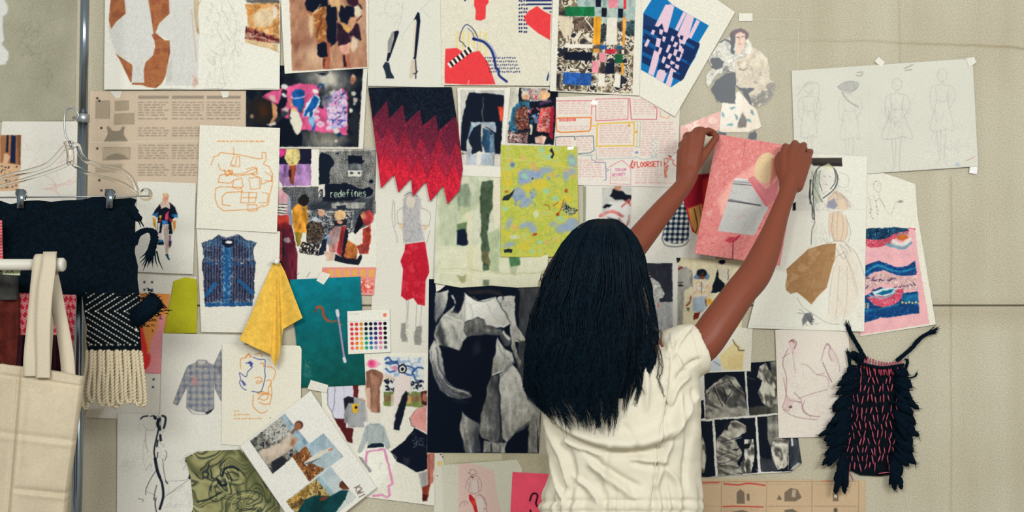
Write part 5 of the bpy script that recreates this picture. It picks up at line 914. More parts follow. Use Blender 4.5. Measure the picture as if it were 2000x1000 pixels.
# --- sewing pattern sheet bottom right
q = "1366 936 1690 938 1690 1040 1366 1040"
c = cv(q, '#cdb394', 1.5, 50).o(1330, 600, 2.5); g_ = '#8a7966'
for x in (198, 418, 640, 868): c.l(g_, 3, [(x, 850), (x - 2, 1100)], .7, sm=0)
c.l(g_, 3, "100 852 868 850", .6, sm=0); c.l(g_, 2, "100 972 868 972", .5, sm=0)
for x0, x1 in ((110, 185), (210, 410), (428, 610), (655, 860)): c.tx('#9c8a78', x0, 865, x1, 868, 8, 2, .8, 18)
c.l('#c04a42', 6, "105 858 185 856", .9, 3); c.l('#c04a42', 7, "210 862 280 868 330 860 410 870", .9, 3); c.l('#c04a42', 6, "205 975 260 972 400 976", .9, 3); c.l('#c04a42', 5, "690 850 730 848", .5, 3)
for a in ("272 905 290 888 310 905 312 960 272 960", "320 912 335 910 335 945 322 945", "468 940 478 915 492 935 488 942", "505 905 535 882 570 890 590 930 560 948 505 948", "740 905 768 905 770 948 742 948"): c.p('#77695a', a, 3, .85)
c.p('#c9bba6', "545 890 562 892 558 930 540 925", 4, .8); c.p('#dccdb8', "748 915 764 915 764 930 748 930", 3); c.p('#6a5e52', "250 1000 300 990 330 1000 330 1040 250 1040", 4, .8); c.p('#6a5e52', "505 990 545 985 570 1000 560 1030 510 1030", 4, .8); c.e('#6a5e52', 755, 992, 10, 12, 0, 4); c.tx('#8a7a68', 210, 985, 410, 1010, 9, 2, .6, 18); c.tx('#8a7a68', 430, 972, 540, 972, 9, 2, .8, 18); c.tx('#8a7a68', 655, 972, 860, 972, 9, 2, .8, 18); c.n(.03, 40)
sheet('pattern_instruction_sheet', c, q, 2, 'tan garment pattern sheet with boxed drawings at bottom right', 'paper', step=1.0)

# --- large sheet with tan patch, embroidery sheet
q = "1548 300 1694 306 1688 648 1460 641"
c = cv(q, '#e7e3d6', 1.3, 51).o(1460, 290, 2.779); Lk = '#4d4d50'
c.p('#4b443f', "330 52 512 50 514 96 360 92", 3); c.p('#332e2c', "330 76 512 78 514 97 360 94", 8, .7); c.p('#dcd8d0', "270 250 345 240 350 330 262 335", 6, .8); c.p('#15171e', "245 300 262 290 262 335 245 338", 4); c.l('#c7c3b8', 3, "262 335 640 330", .5); c.l('#8b8680', 3, "500 130 545 150 545 205 500 210", .4)
for s_, w_ in (("345 170 335 260 350 310 352 370 362 380 360 310 355 180 380 110 430 85 470 110 490 160 470 220 410 270", 5), ("375 120 365 200 385 250 405 290", 4), ("360 190 350 250", 5), ("340 170 340 300", 6), ("350 300 365 400 350 440 345 520", 3), ("395 120 390 180 405 230", 3), ("470 110 480 170 450 220", 4)): c.l('#2b2e32', w_, s_, .85, 2)
c.p('#b8c2a4', "365 130 390 120 385 250 400 290 370 300 355 220", 8, .6); c.p('#d9d6b0', "400 100 440 80 470 105 430 115", 5, .7); c.e('#e2ddd2', 425, 165, 34, 54, 0, 6, .8); c.l(Lk, 2.5, "410 150 425 152", .7, 2); c.l(Lk, 2.5, "440 150 452 155", .7, 2); c.l('#b07a70', 3, "420 195 435 196", .7, 2)
c.p('#e3c9b0', "440 260 480 225 530 260 555 310 540 335 500 330 470 330 430 310", 7, .85); c.p('#8d93a8', "435 290 470 270 490 310 470 330 430 320", 9, .8); c.p('#e2c9b0', "440 350 500 340 540 380 550 470 520 510 470 505 440 440", 7, .8); c.l('#a87c68', 3, "470 350 455 430 470 505", .6, 2); c.l('#a87c68', 3, "510 350 520 430 505 505", .5, 2); c.p('#e6d8c6', "470 510 540 510 600 620 630 760 560 900 440 940 460 640", 30, .6)
c.sc('#9a958c', 50, (350, 350, 450, 520), 60, 2.4, .3, 80, .4); c.sc('#b29a8a', 40, (440, 520, 630, 900), 120, 2.4, .28, 75, .35); c.sc('#8f8d92', 30, (400, 220, 560, 340), 50, 2.4, .4)
for s_ in ("410 490 440 515 480 500 530 510 560 560", "480 540 520 600 540 560 500 520", "530 520 590 570 635 690", "270 810 300 860 360 900 430 945 500 955", "480 590 530 560", "540 390 560 450 545 510", "500 240 550 290 560 320"): c.l('#8a8484', 3, s_, .6, 2)
c.p(blotch(['#ae8a64', '#a6815b', '#b7946f'], 18, 3), "415 520 480 515 475 600 460 640 430 755 375 810 348 848 300 805 268 780 235 790 210 770 205 745 215 690 210 655 260 610 330 545", 3)
for s_ in ("215 665 300 655 340 640", "225 700 300 690 400 660", "300 620 360 700 330 790", "390 560 330 620"): c.l('#c99d6c', 3, s_, .6, 3)
for s_ in ("345 120 352 200 362 260 380 300", "352 110 358 190 372 250", "375 105 372 170 384 230 400 262", "480 120 488 190 470 240 440 275", "470 100 482 150 476 210", "405 275 418 300 440 330", "440 250 470 240 510 255 545 300 556 330", "430 335 470 345 520 340", "446 350 440 420 446 490", "460 350 464 420 470 500", "490 345 486 420 484 500", "530 360 545 420 530 500", "500 520 540 600 580 700 600 800", "520 560 560 660 590 780", "470 640 450 760 440 900", "500 640 490 780 480 930", "540 640 540 800 520 940"): c.l('#8c8482', 2.6, s_, .5, 2)
c.sc('#55565a', 26, (345, 110, 385, 330), 50, 2.4, .45, 82, .2); c.sc('#55565a', 20, (465, 110, 490, 240), 40, 2.4, .4, 80, .3)
c.p('#77777a', "295 930 310 895 340 890 360 930 340 950 325 930 300 965", 5, .9); c.sc('#3a3a3e', 14, (295, 890, 360, 955), 30, 3, .7); c.n(.015, 3); c.l('#8e9aa2', 2, "20 960 300 975", .4); c.p('#1a222c', "530 965 555 958 572 995 548 998", 3, .0)
sheet('sketch_sheet', c, q, 6.8, 'large white sketch sheet with tan leather patch right of the arm', 'drawing', step=1.0, curl=(0, 1, 2, 0))
q = ("1684 335 1726 338 1762 350 1788 360", "1788 360 1792 420 1828 634", "1680 657 1828 634", "1684 335 1680 657")
c = Cv((1674, 328, 1834, 664), '#e6e1d2', 1.6, 52).o(1680, 330, 3.033)
for s_ in ("80 80 110 70 125 110 110 140 85 120 80 80", "110 150 130 200 180 270 210 200 250 185", "55 190 65 230 60 260 75 300", "80 160 100 220 95 260", "120 180 150 230"): c.l('#9a968c', 3, s_, .6, 2)
c.e('#8a8680', 240, 195, 15, 6, -10, 5, .8); c.dots('#8a6a66', 50, 170, 110, 300, 14, 2, 3.5, .7); c.dots('#6a6a70', 78, 70, 115, 100, 5, 2, 3, .7)
c.p('#eab6b8', "0 352 325 352 350 560 412 915 0 985", 4); c.l('#c9475c', 5, "290 352 328 358", .8)
Bw = lambda a: a; tx_ = blotch(['#1d4f86', '#16416f', '#2a639a'], 3, 6)
c.p(blotch(['#1b2f4a', '#2c5f7c', '#14263e', '#3d7a94'], 5, 2), "0 365 60 352 130 350 200 345 285 350 290 370 230 380 190 400 150 420 80 420 0 415", 5); c.p(blotch(['#c94a60', '#d4707c', '#b23a54', '#e09a9c'], 2.5, 3), "0 410 80 420 150 415 200 385 290 365 285 385 225 400 180 440 120 462 60 465 0 440", 5); c.e('#c2703c', 252, 405, 34, 18, -8, 6); c.l('#e7dfd4', 17, "195 425 230 448 270 440 295 415", .95, 4); c.l('#7fa3ae', 17, "160 445 210 462 260 468 302 438", .95, 4); c.l('#b9cdd0', 8, "180 430 220 452 280 448", .7, 4); c.l('#7d8f98', 7, "215 395 250 382 290 388", .8, 4)
for k in range(2): c.sc('#d9aab6', 26, (20, 490 + k * 16, 300, 510 + k * 16), 16, 6, .7, 0, .4)
c.p(tx_, "0 590 60 560 110 542 160 560 220 585 280 575 325 545 335 625 300 632 240 635 200 625 140 600 90 610 40 635 0 650", 5); c.l('#2f84a8', 12, "20 620 80 580 120 572 190 600 250 608 325 585", .9, 4); c.l('#3fa0b0', 4, "20 612 80 586 120 580 190 608", .7, 3)
c.p(blotch(['#dfb8b6', '#c4a09c', '#e8cfca'], 3, 8), "0 650 60 630 150 615 240 640 330 635 345 715 270 720 200 690 120 680 40 720 0 740", 5)
for k in range(40): t = R.random(); y = 640 + 22 * math.sin(t * 5) + R.choice((0, 62)); c.l('#4a3a5c', 6, [(30 + 300 * t, y + R.uniform(-8, 8)), (42 + 300 * t, y + R.uniform(-12, 12))], .8)
c.p(tx_, "0 760 40 745 120 700 260 735 340 725 352 855 280 862 180 880 120 880 50 905 0 915", 5); c.p(blotch(['#2a86a8', '#1f6a94'], 5, 3), "240 745 340 740 345 790 250 790", 8, .7); c.p(blotch(['#cf4a66', '#d87a88', '#c23a5a', '#e2a4a8'], 3, 3), "40 760 100 740 150 745 205 720 260 710 245 770 200 805 140 820 80 805", 5); c.p('#cfe0de', "70 730 140 705 215 705 200 735 150 755 90 750", 6); c.p('#1d6f94', "95 742 140 720 205 712 180 735 130 748", 6); c.l('#8fb5c4', 9, "50 745 90 760 150 762 210 730", .8, 4)
for k in range(6): c.e('#dcc48c', 250 + k * 20, 790 + 4 * (k % 2), 7, 6, 0, 4); c.e('#dcc48c', 28 + (k % 2) * 18, 800 + (k % 3) * 12, 5, 5, 0, 4)
c.l('#2f86a0', 10, "20 840 120 830 230 800", .6, 5); c.p('#e6e1d2', "325 352 345 352 445 930 412 918", 3)
c.photo(None, .8, 3, .12, 0)
sheet('embroidery_print', c, [pts(a) for a in q], 3, 'sheet with pink and blue wavy embroidered panel at right', 'print', step=0.9, curl=(0, 0, 3, 0))
# ================================================================ room
def wall_material():
    m = bpy.data.materials.new('raw_concrete'); nt, N, L, b = nodes(m)
    def nd(t, **kw):
        n = N.new(t)
        for k, v in kw.items():
            if k in n.inputs: n.inputs[k].default_value = v
            else: setattr(n, k, v)
        return n
    def mth(op, a, bb=None, cc=None):
        n = N.new('ShaderNodeMath'); n.operation = op
        for i, v in enumerate((a, bb, cc)):
            if v is None: continue
            if isinstance(v, (int, float)): n.inputs[i].default_value = v
            else: L.new(v, n.inputs[i])
        return n.outputs[0]
    tc = nd('ShaderNodeTexCoord'); sx = nd('ShaderNodeSeparateXYZ'); L.new(tc.outputs['Object'], sx.inputs[0]); X, Z = sx.outputs['X'], sx.outputs['Z']
    big = nd('ShaderNodeTexNoise', Scale=2.2, Detail=5.0); L.new(tc.outputs['Object'], big.inputs['Vector'])
    mp = nd('ShaderNodeMapping'); mp.inputs['Scale'].default_value = (9, 9, 0.7); L.new(tc.outputs['Object'], mp.inputs[0])
    strk = nd('ShaderNodeTexNoise', Scale=1.6, Detail=4.0); L.new(mp.outputs[0], strk.inputs['Vector'])
    cr = nd('ShaderNodeValToRGB'); e = cr.color_ramp.elements
    e[0].position = .30; e[0].color = alb('#b2a88f'); e[1].position = .70; e[1].color = alb('#c9c1ab')
    f = mth('ADD', mth('MULTIPLY', big.outputs['Fac'], .6), mth('MULTIPLY', strk.outputs['Fac'], .4)); L.new(f, cr.inputs[0])
    wob = nd('ShaderNodeTexNoise', Scale=6.0, Detail=3.0); L.new(tc.outputs['Object'], wob.inputs['Vector']); wv = mth('MULTIPLY', mth('SUBTRACT', wob.outputs['Fac'], .5), .03)
    def line(expr, w):  # 1 on the line, 0 away from it
        return mth('SUBTRACT', 1.0, mth('MINIMUM', mth('DIVIDE', mth('ABSOLUTE', expr), w), 1.0))
    l1 = mth('MULTIPLY', line(mth('ADD', mth('SUBTRACT', X, 1.158), mth('MULTIPLY', wv, .5)), .005), mth('MULTIPLY', mth('LESS_THAN', Z, 1.76), .34))
    l2 = mth('MULTIPLY', line(mth('ADD', mth('SUBTRACT', X, 1.022), mth('MULTIPLY', wv, .4)), .006), mth('MULTIPLY', mth('GREATER_THAN', Z, 2.05), .22))
    l3 = mth('MULTIPLY', line(mth('ADD', mth('SUBTRACT', mth('ADD', Z, mth('MULTIPLY', X, .035)), 2.146), mth('MULTIPLY', wv, .8)), .006), mth('MULTIPLY', mth('MINIMUM', mth('MAXIMUM', mth('SUBTRACT', X, .55), 0), 1.0), .75))
    l4 = mth('MULTIPLY', line(mth('SUBTRACT', Z, 1.40), .05), mth('MULTIPLY', strk.outputs['Fac'], .5))
    s = mth('MINIMUM', mth('ADD', mth('ADD', l1, l2), mth('ADD', l3, l4)), 1.0)
    mx = N.new('ShaderNodeMix'); mx.data_type = 'RGBA'; mx.inputs['B'].default_value = alb('#917d58'); L.new(s, mx.inputs['Factor']); L.new(cr.outputs[0], mx.inputs['A'])
    out, h = grain(nt, mx.outputs['Result'], .20, 300.0); L.new(out, b.inputs['Base Color'])
    b.inputs['Roughness'].default_value = .85; b.inputs['Specular IOR Level'].default_value = .15
    bp = nd('ShaderNodeBump', Strength=.25, Distance=.003); L.new(h, bp.inputs['Height']); L.new(bp.outputs[0], b.inputs['Normal'])
    return m
zs = Z0 - (597 - 500) * S
prof = [(0, 0), (0, zs - .003), (.006, zs - .0015), (.012, zs - .0015), (.012, zs + .0015), (.006, zs + .0015), (0, zs + .003), (0, 3.2), (.2, 3.2), (.2, 0)]
V = [(x, y, z) for x in (-3.2, 3.2) for y, z in prof]; n = len(prof)
F = [(i, (i + 1) % n, n + (i + 1) % n, n + i) for i in range(n)]
tag(mesh_obj('wall_back', V, F, wall_material(), smooth=False), 'raw concrete wall behind everything', 'wall', kind='structure')
tag(mesh_obj('floor', *box((0, -2, -.05), 6.4, 4.4, .1), mat('poured_floor', '#8f897c', .5, .3), smooth=False), 'grey floor', 'floor', kind='structure')

cam = bpy.data.cameras.new('camera'); co = bpy.data.objects.new('camera', cam); COL.objects.link(co)
co.location = (0, -D, Z0); co.rotation_euler = (math.pi / 2, 0, 0); cam.sensor_width = 36; cam.lens = 36 * D / (2000 * S); cam.clip_start = .05
SC.camera = co
w = bpy.data.worlds.new('room_light'); SC.world = w; w.use_nodes = True; w.node_tree.nodes['Background'].inputs[0].default_value = (.97, 1, .99, 1); w.node_tree.nodes['Background'].inputs[1].default_value = .52
def lamp(name, loc, target, sx, sy, power, col):
    l = bpy.data.lights.new(name, 'AREA'); l.shape = 'RECTANGLE'; l.size = sx; l.size_y = sy; l.energy = power; l.color = col
    o = bpy.data.objects.new(name, l); COL.objects.link(o); o.location = loc; o.rotation_euler = (Vector(target) - Vector(loc)).to_track_quat('-Z', 'Y').to_euler(); return o
lamp('ceiling_light', (-.75, -3.8, 2.7), (0, 0, .9), 1.5, .6, 88, (.97, 1, .985))
lamp('ceiling_light', (1.7, -3.8, 2.7), (0.4, 0, .8), 1.5, .6, 80, (.97, 1, .985))
vs = SC.view_settings; vs.view_transform = 'Standard'; vs.look = 'None'; vs.gamma = 1; vs.use_curve_mapping = False; vs.exposure = 0.0
# ================================================================ felt diamonds, cloth, booklet, held sheet
def coons(q): return [pts(a) for a in q]
q = coons(("719 171 882 170", "882 170 895 250 904 330 897 372", "738 318 744 368 770 340 778 376 803 348 806 384 832 354 840 394 866 362 874 399 897 372", "719 171 728 240 738 318"))
c = Cv((712, 164, 910, 404), '#141d2b', 1.4, 60).o(700, 0, 2.5); c.n(.5, 3); c.dots('#2f3d4c', 50, 430, 470, 640, 60, 2, 4, .6)
c.p(grad('#6a2439', '#c42c42', 780, 220, 770, 330), "0 640 60 590 140 490 150 580 218 510 230 600 300 535 312 615 378 560 390 640 470 570 520 600 560 1100 -20 1100", 2); tips = [(140, 490), (218, 510), (300, 535), (378, 560), (470, 570)]
for (k, cols) in ((2, ('#c42a40', '#d43448')), (1, ('#8a2c45', '#b02f46')), (0, ('#5e2338', '#7d2a42'))):
    for i in range(-1, 6):
        tx0, ty0 = tips[min(max(i, 0), 4)]; tx0 += 84 * (i - min(max(i, 0), 4)); ty0 += 22 * (i - min(max(i, 0), 4))
        x, y = tx0 - 14 * k, ty0 + (0, 95, 205)[k]; h_ = (200, 215, 222)[k]; wl, wr = 76, 14
        dm = [(x, y), (x + wr, y + h_ * .5), (x - 26, y + h_), (x - wl, y + h_ * .52)]
        c.p(grad(cols[0], cols[1], 700 + x / 2.5, y / 2.5, 700 + (x - 20) / 2.5, (y + h_) / 2.5), dm, 2); c.l('#4a1826' if k < 2 else '#8c1c30', 2.5, dm[:3], .55, 2, 0)
c.n(.24, 2.0, 2, 7); c.o(); c.dots('#d98a94', 730, 230, 890, 320, 90, .4, .8, .6)
def facets(X, Y, u, v): return .003 * np.abs(np.sin((X - .35 * Y) * .19)) * v
sheet('felt_hanging', c, q, 9, 'black to red felt hanging of overlapping pointed diamonds', 'textile', step=1.0, thick=3, curl=(0, 0, 6, 5), depth=facets, m=print_mat('felt', .9, .1, .14, 700, bump=.3))

q = coons(("534 511 545 509", "545 509 557 532 575 580 591 621", "467 664 500 680 528 692 537 718 546 694 553 643 572 632 591 621", "534 511 515 555 490 615 467 664"))
c = Cv((460, 502, 598, 724), '#ecc25c', 1, 61); c.n(.06, 6); c.n(.05, 2.2)
def folds(X, Y, u, v): return v * (.012 + .020 * np.sin(u * 7.4 + .5) ** 2 + .012 * np.sin(u * 3.1 + 1.9)) + .012 * v * v
sheet('cloth_swatch', c, q, 10, 'mustard yellow cloth swatch pinned up and hanging in folds', 'cloth', step=1.4, thick=1.2, depth=folds, m=print_mat('woven_cloth', .9, .1, .16, 650, bump=.4))
V, F = join(tube([P(540, 511, .036), P(540, 511, .030), P(540, 511, .014)], [.006, .0072, .003], 12), tube([P(540, 511, .014), P(540, 511, .002)], .0012, 6), tube([P(530, 513, .024), P(546, 506, .022)], [.004, .005], 8))
tag(mesh_obj('push_pin', V, F, mat('white_plastic', '#efece4', .4, .5)), 'white push pin holding the mustard cloth', 'pin')

q = "469 872 606 764 735 953 598 1061"
c = cv(q, '#e9e6dd', 1.6, 62).o(450, 650, 2.8575)
c.clip("108 603 303 452 442 622 235 787"); c.r_(blotch(['#4a4a48', '#77766f', '#a6a49b', '#34353a'], 5, 3), 90, 440, 460, 800); c.p('#a7b9c1', "270 470 310 450 445 622 380 670 330 600", 8); c.p('#7f97a5', "300 455 318 455 440 615 420 630", 6, .8); c.p(blotch(['#9c9a94', '#c9c6be', '#77766f'], 4, 6), "190 530 280 470 340 560 240 620 200 600", 8); c.p('#c3b5a4', "330 560 370 590 350 640 300 680 240 720 200 740 160 670 180 650 250 640", 8); c.p('#d6c4b2', "180 650 260 620 330 620 300 670 200 690", 8, .9); c.p('#303238', "230 720 290 690 320 710 280 760 235 787", 8); c.clip()
c.e('#5d3a30', 382, 515, 24, 24, 0, 6); c.e('#9c6a52', 376, 522, 20, 22, 20, 6); c.l('#8a5f4a', 16, "360 540 345 556", .9, 5); c.e('#b48a6e', 352, 610, 14, 30, 30, 8)
c.clip("344 690 520 560 632 690 440 832"); c.r_(grad('#9fb4bf', '#b9c4c6', 610, 850, 660, 900), 330, 550, 650, 850); c.p(blotch(['#7f4f33', '#a5703f', '#57382c', '#c08f5c'], 5, 5), "340 690 420 630 460 700 440 720 520 760 440 835 400 790", 8); c.p('#d9d4c8', "410 728 440 700 500 660 560 640 572 650 520 680 470 715 425 740", 5); c.p('#4a4f58', "410 732 440 718 500 700 440 735", 5, .8); c.p('#b5806a', "545 650 572 642 570 655 550 662", 4); c.clip()
c.clip("310 940 560 746 705 920 450 1130"); c.r_(grad('#b9c6c9', '#cfd2cc', 640, 930, 680, 960), 290, 730, 720, 1140); c.p(blotch(['#b08d4a', '#8a6d3a', '#c9b179', '#5d4c30'], 6, 8), "310 940 480 815 560 900 540 960 400 1000 340 1000", 6); c.p('#93aab5', "480 812 495 800 580 900 560 915", 8, .8); c.p('#17474a', "370 1000 420 930 480 905 560 910 620 880 660 880 640 930 600 980 560 1040 400 1060", 6); c.p('#0f3234', "470 920 560 915 500 1000 420 1040", 16, .6); c.e('#6e3f2d', 640, 850, 30, 28, 20, 6); c.e('#3a2420', 652, 838, 22, 18, 20, 6); c.e('#7a4a38', 520, 925, 26, 12, -20, 6); c.e('#4a3a28', 370, 960, 50, 14, -30, 8, .7); c.clip()
c.tx('#9a968e', 300, 735, 360, 800, 14, 2, .35, 20); c.w('KWI', 722, 850, 34, '#8a7a72', 6, 62, .8)
for a in ('108 603 303 452 442 622 235 787', '344 690 520 560 632 690 440 832', '310 940 560 746 705 920 450 1130'): c.photo(a, .9, 5, .2, 0)
bk = sheet('booklet', c, q, 20, 'tilted white booklet with three landscape photos on its cover', 'booklet', step=1.0, thick=6, wave=.3)
bk_m = mat('paper_edges', '#e3dfd4', .8, .1)
g0 = [P(x, y, .013) for x, y in pts(q)]; ctr = sum(g0, Vector()) / 4; g0 = [ctr + (v - ctr) * .985 for v in g0]
link('pages', bpy.data.meshes.new('pages'), bk_m, bk, False).data.from_pydata([tuple(v) for v in g0] + [tuple(v + Vector((0, .010, 0))) for v in g0], [], [(3, 2, 1, 0), (4, 5, 6, 7), (0, 1, 5, 4), (1, 2, 6, 5), (2, 3, 7, 6), (3, 0, 4, 7)])

q = "1401 262 1563 288 1523 519 1356 495"
c = cv(q, '#de8f8a', 1.6, 63).o(1200, 230, 2.5); c.r_(blotch(['#d87f7e', '#e29892', '#da8884', '#e6a29c'], 5, 3), 380, 60, 930, 740)
c.p('#f2b4a8', "520 470 530 400 600 290 720 200 830 170 900 200 860 300 800 400 740 430 640 300 580 300 560 400 540 470", 20, .9); c.p('#f0b9ac', "500 400 560 320 640 260 600 300 560 400 520 470", 22, .8); c.e('#e6cba4', 738, 245, 52, 76, 14, 5); c.p('#b5584e', "770 200 810 180 800 270 760 330", 14, .6)
c.p('#cac8c4', "588 295 655 300 752 440 682 575 505 552 555 400", 4); c.l('#8b8c8e', 5, "560 398 715 428", 1, 3, 0); c.l('#4a4c52', 6, "556 405 712 428", .9, 3, 0); c.l('#8b8c8e', 4, "580 312 660 318", .9, 3, 0); c.l('#5a5c60', 4, "580 322 670 330", .9, 3, 0); c.l('#f0eeea', 5, "590 298 650 302", .9, 3, 0); c.p('#b9b7b2', "560 440 700 455 690 560 510 545", 20, .4)
c.p('#dd8c90', "650 300 680 285 740 350 800 300 790 400 740 435", 5); c.l('#c2616a', 4, "670 310 745 430", .7, 4); c.p('#c24a5a', "540 600 560 580 590 585 612 570 615 580 590 605 560 612", 5); c.l('#8c3a44', 6, "580 600 577 690", .9, 3); c.l('#8c3a44', 4, "600 580 590 600", .8); c.p('#e7b0a8', "450 460 480 445 475 490 455 480", 8, .8); c.l('#a2565c', 4, "640 110 632 170 625 200", .5, 4); c.sc('#c9706e', 60, (420, 100, 860, 700), 40, 4, .3); c.sc('#e2a4a4', 60, (400, 80, 860, 700), 30, 4, .35); c.l('#8f4046', 5, "800 176 850 165", .8, 3)
def lean(X, Y, u, v): return .078 - .022 * v + .010 * np.sin(v * 3.0) + .004 * np.sin(u * 5)
sheet('pink_sheet', c, q, 0, 'pink printed sheet held up to the wall by both hands of the woman', 'paper', step=1.0, depth=lean, thick=.5, wave=.2)

# ================================================================ tape
tp = print_mat('masking_tape', .5, .3)
def tape(q, layer, label, col='#e2ddd0', cat='tape'):
    c = cv(q, col, 1, 70); return sheet('tape', c, q, layer, label, cat, step=2, wave=.1, thick=0, m=tp, group='pieces of tape on the wall')
tape("1443 26 1470 26 1470 41 1443 41", 3.7, 'white tape at the top edge of the acetate sheet')
tape("1708 120 1716 111 1729 122 1721 131", 5.0, 'small tape at the middle of the four figure sketch sheet top edge')
tape("1886 114 1902 111 1907 122 1893 131", 6.2, 'small tape at the top right corner of the four figure sketch sheet')
tape("1895 318 1910 320 1908 340 1893 338", 6.4, 'shiny tape at the lower right corner of the four figure sketch sheet', '#efeeea')
tape("215 178 238 178 234 192 226 192", 2.5, 'white tape under the left end of the long rust brown collage')
tape("431 178 448 178 445 190 435 191", 2.5, 'white tape under the right end of the long rust brown collage')
tape("627 530 646 536 632 556 618 548", 6.3, 'tilted tape strip at the top of the teal print')
tape("607 742 641 752 638 767 600 760", 6.4, 'white tape strip under the bottom edge of the teal print')
tape("1157 195 1168 197 1167 205 1153 204", 4.7, 'white tape at the top of the mind map sheet', '#f2efe8')
tape("1108 287 1121 286 1120 292 1108 293", 8.8, 'white tape at the top right of the lime painted sheet', '#f4f2ec')
tape("850 548 872 556 860 566 852 570", 7.2, 'torn white tape at the lower left of the green brush stroke painting')

# ================================================================ feathered weaving
fw = thing('feather_weaving', 'black feathered weaving with pink threads hanging at lower right', 'wall hanging', P(1710, 925, .005))
bkm = mat('black_yarn', '#07141f', .95, .05, 0, .35, 260, bump=.8)
c = Cv((1640, 695, 1772, 935), '#0a141c', 1, 71); c.n(.7, 4)
sheet('woven_panel', c, coons(("1677 702 1700 712 1730 717 1762 714", "1762 714 1756 800 1752 870 1751 925", "1647 912 1680 928 1720 930 1751 925", "1677 702 1668 770 1656 850 1647 912")), 9, parent=fw, step=1.6, thick=4, m=print_mat('yarn', .95, .08, .35, 400, bump=.8))
pk_ = mat('pink_thread', '#b8566a', .8, .15, 0, .2, 500); parts = []
for j, y in enumerate((728, 742, 760, 780, 800, 816, 832, 850, 864, 880, 896, 911)):
    x0 = 1673 - (y - 705) * .125; x1 = 1760 - (y - 715) * .05; ncol = 10 + j % 2
    for i in range(ncol):
        if R.random() < .12: continue
        x = x0 + (x1 - x0) * (i + .5 + R.uniform(-.25, .25)) / ncol; h_ = R.uniform(5, 8.5); t = R.uniform(-2.2, 2.2); y_ = y + R.uniform(-3, 3)
        parts.append(tube([P(x + t, y_ - h_, .0125), P(x + t * .4, y_ - h_ * .3, .0165), P(x - t * .4, y_ + h_ * .4, .0165), P(x - t, y_ + h_, .0125)], R.uniform(.0011, .0017), 6))
parts.append(tube(sp3([P(1716, 925, .018), P(1730, 923, .019), P(1746, 922, .018)]), .0014, 6)); parts.append(tube(sp3([P(1648, 915, .018), P(1660, 925, .02), P(1666, 938, .018)]), .0014, 6))
tag(mesh_obj('pink_stitching', *join(*parts), pk_, fw), 'rows of short pink thread loops'); parts = []
for i in range(15):
    t = i / 14; x = 1682 + 76 * t; y = 692 + 14 * math.sin(t * 2.6) * .9 + 6 * t
    parts.append(tube([P(x + 2, y - 1, .013), P(x + R.uniform(-2, 3), y + 12, .016), P(x + R.uniform(-3, 3) + 2, y + 25, .012)], R.uniform(.0014, .0024), 6))
tag(mesh_obj('top_fringe', *join(*parts), mat('rose_thread', '#a8485c', .8, .15, 0, .25, 500), fw), 'row of rose thread along the top')
def yarn(name, path, r, parent, m, seed, tuft=0):
    g = random.Random(seed); cen = sp3(path, 8); ps = []
    for k in range(7):
        a = k * 2.4; q_ = []
        for i, v in enumerate(cen):
            w = a + i * .5; f = r * (.75 + .25 * g.random()); q_.append(v + Vector((math.cos(w) * f, -abs(math.sin(w)) * f * .6, math.sin(w) * f * .5)))
        ps.append(tube(q_, r * .6, 6))
    for k in range(tuft):
        e, dr = cen[-1], (cen[-1] - cen[-3]).normalized(); o_ = Vector((g.gauss(0, 1), g.gauss(0, .5), g.gauss(0, 1))) * r * .9
        ps.append(tube([e + o_ * .5 - dr * r * 3, e + o_, e + o_ * 1.7 + dr * r * g.uniform(1.0, 2.6)], [r * .3, r * .26, r * .08], 5))
    return mesh_obj(name, *join(*ps), m, parent)
yarn('strap', [P(1690, 702, .012), P(1678, 680, .014), P(1665, 658, .014), P(1656, 640, .012)], .0042, fw, bkm, 3, 16)
yarn('strap', [P(1752, 704, .012), P(1778, 682, .016), P(1798, 660, .016), P(1822, 646, .012)], .0045, fw, bkm, 4, 22)
yarn('top_cord', [P(1673, 706, .014), P(1690, 712, .017), P(1725, 718, .018), P(1764, 712, .014)], .004, fw, bkm, 5)
def feather(px, py, ang, L, wd, d, seed):
    "one soft curved feather with split barbs, root at px py"
    g = random.Random(seed); V, F = [], []; n = 12; a = math.radians(ang); bend = g.uniform(.1, .5) * (1 if math.cos(a) < 0 else -1); x, y = px, py; st = []
    for i in range(n):
        t = i / (n - 1); st.append((x, y, a)); x += math.cos(a) * L / n; y += math.sin(a) * L / n; a -= bend * .13
    for i, (x, y, a) in enumerate(st):
        t = i / (n - 1); w = wd * (math.sin(min(t * 1.25 + .12, 1) * math.pi * .5)) * (1 - max(0, t - .55) / .45) ** .45 + .3; w *= g.uniform(.76, 1.12); nx_, ny_ = -math.sin(a), math.cos(a); dd = d + .014 * math.sin(t * 2.4)
        V += [P(x + nx_ * w, y + ny_ * w, dd - .003), P(x + nx_ * w * .5, y + ny_ * w * .5, dd + .0015), P(x, y, dd + .003), P(x - nx_ * w * .5, y - ny_ * w * .5, dd + .0015), P(x - nx_ * w, y - ny_ * w, dd - .003)]
    for i in range(n - 1):
        for k in range(4): F.append((i * 5 + k, i * 5 + k + 1, i * 5 + 6 + k, i * 5 + 5 + k))
    for i in range(2, n - 1):   # loose barbs along both edges
        x, y, a = st[i]
        for sgn in (1, -1):
            if g.random() < .7:
                b = a + sgn * g.uniform(.35, .7); q_ = len(V); l_ = wd * g.uniform(.8, 1.5); ex, ey = x + math.cos(b) * l_ * 1.3, y + math.sin(b) * l_ * 1.3
                V += [P(x, y, d + .008), P(x + math.cos(a) * 3, y + math.sin(a) * 3, d + .008), P(ex, ey, d + .006)]; F.append((q_, q_ + 1, q_ + 2))
    return V, F
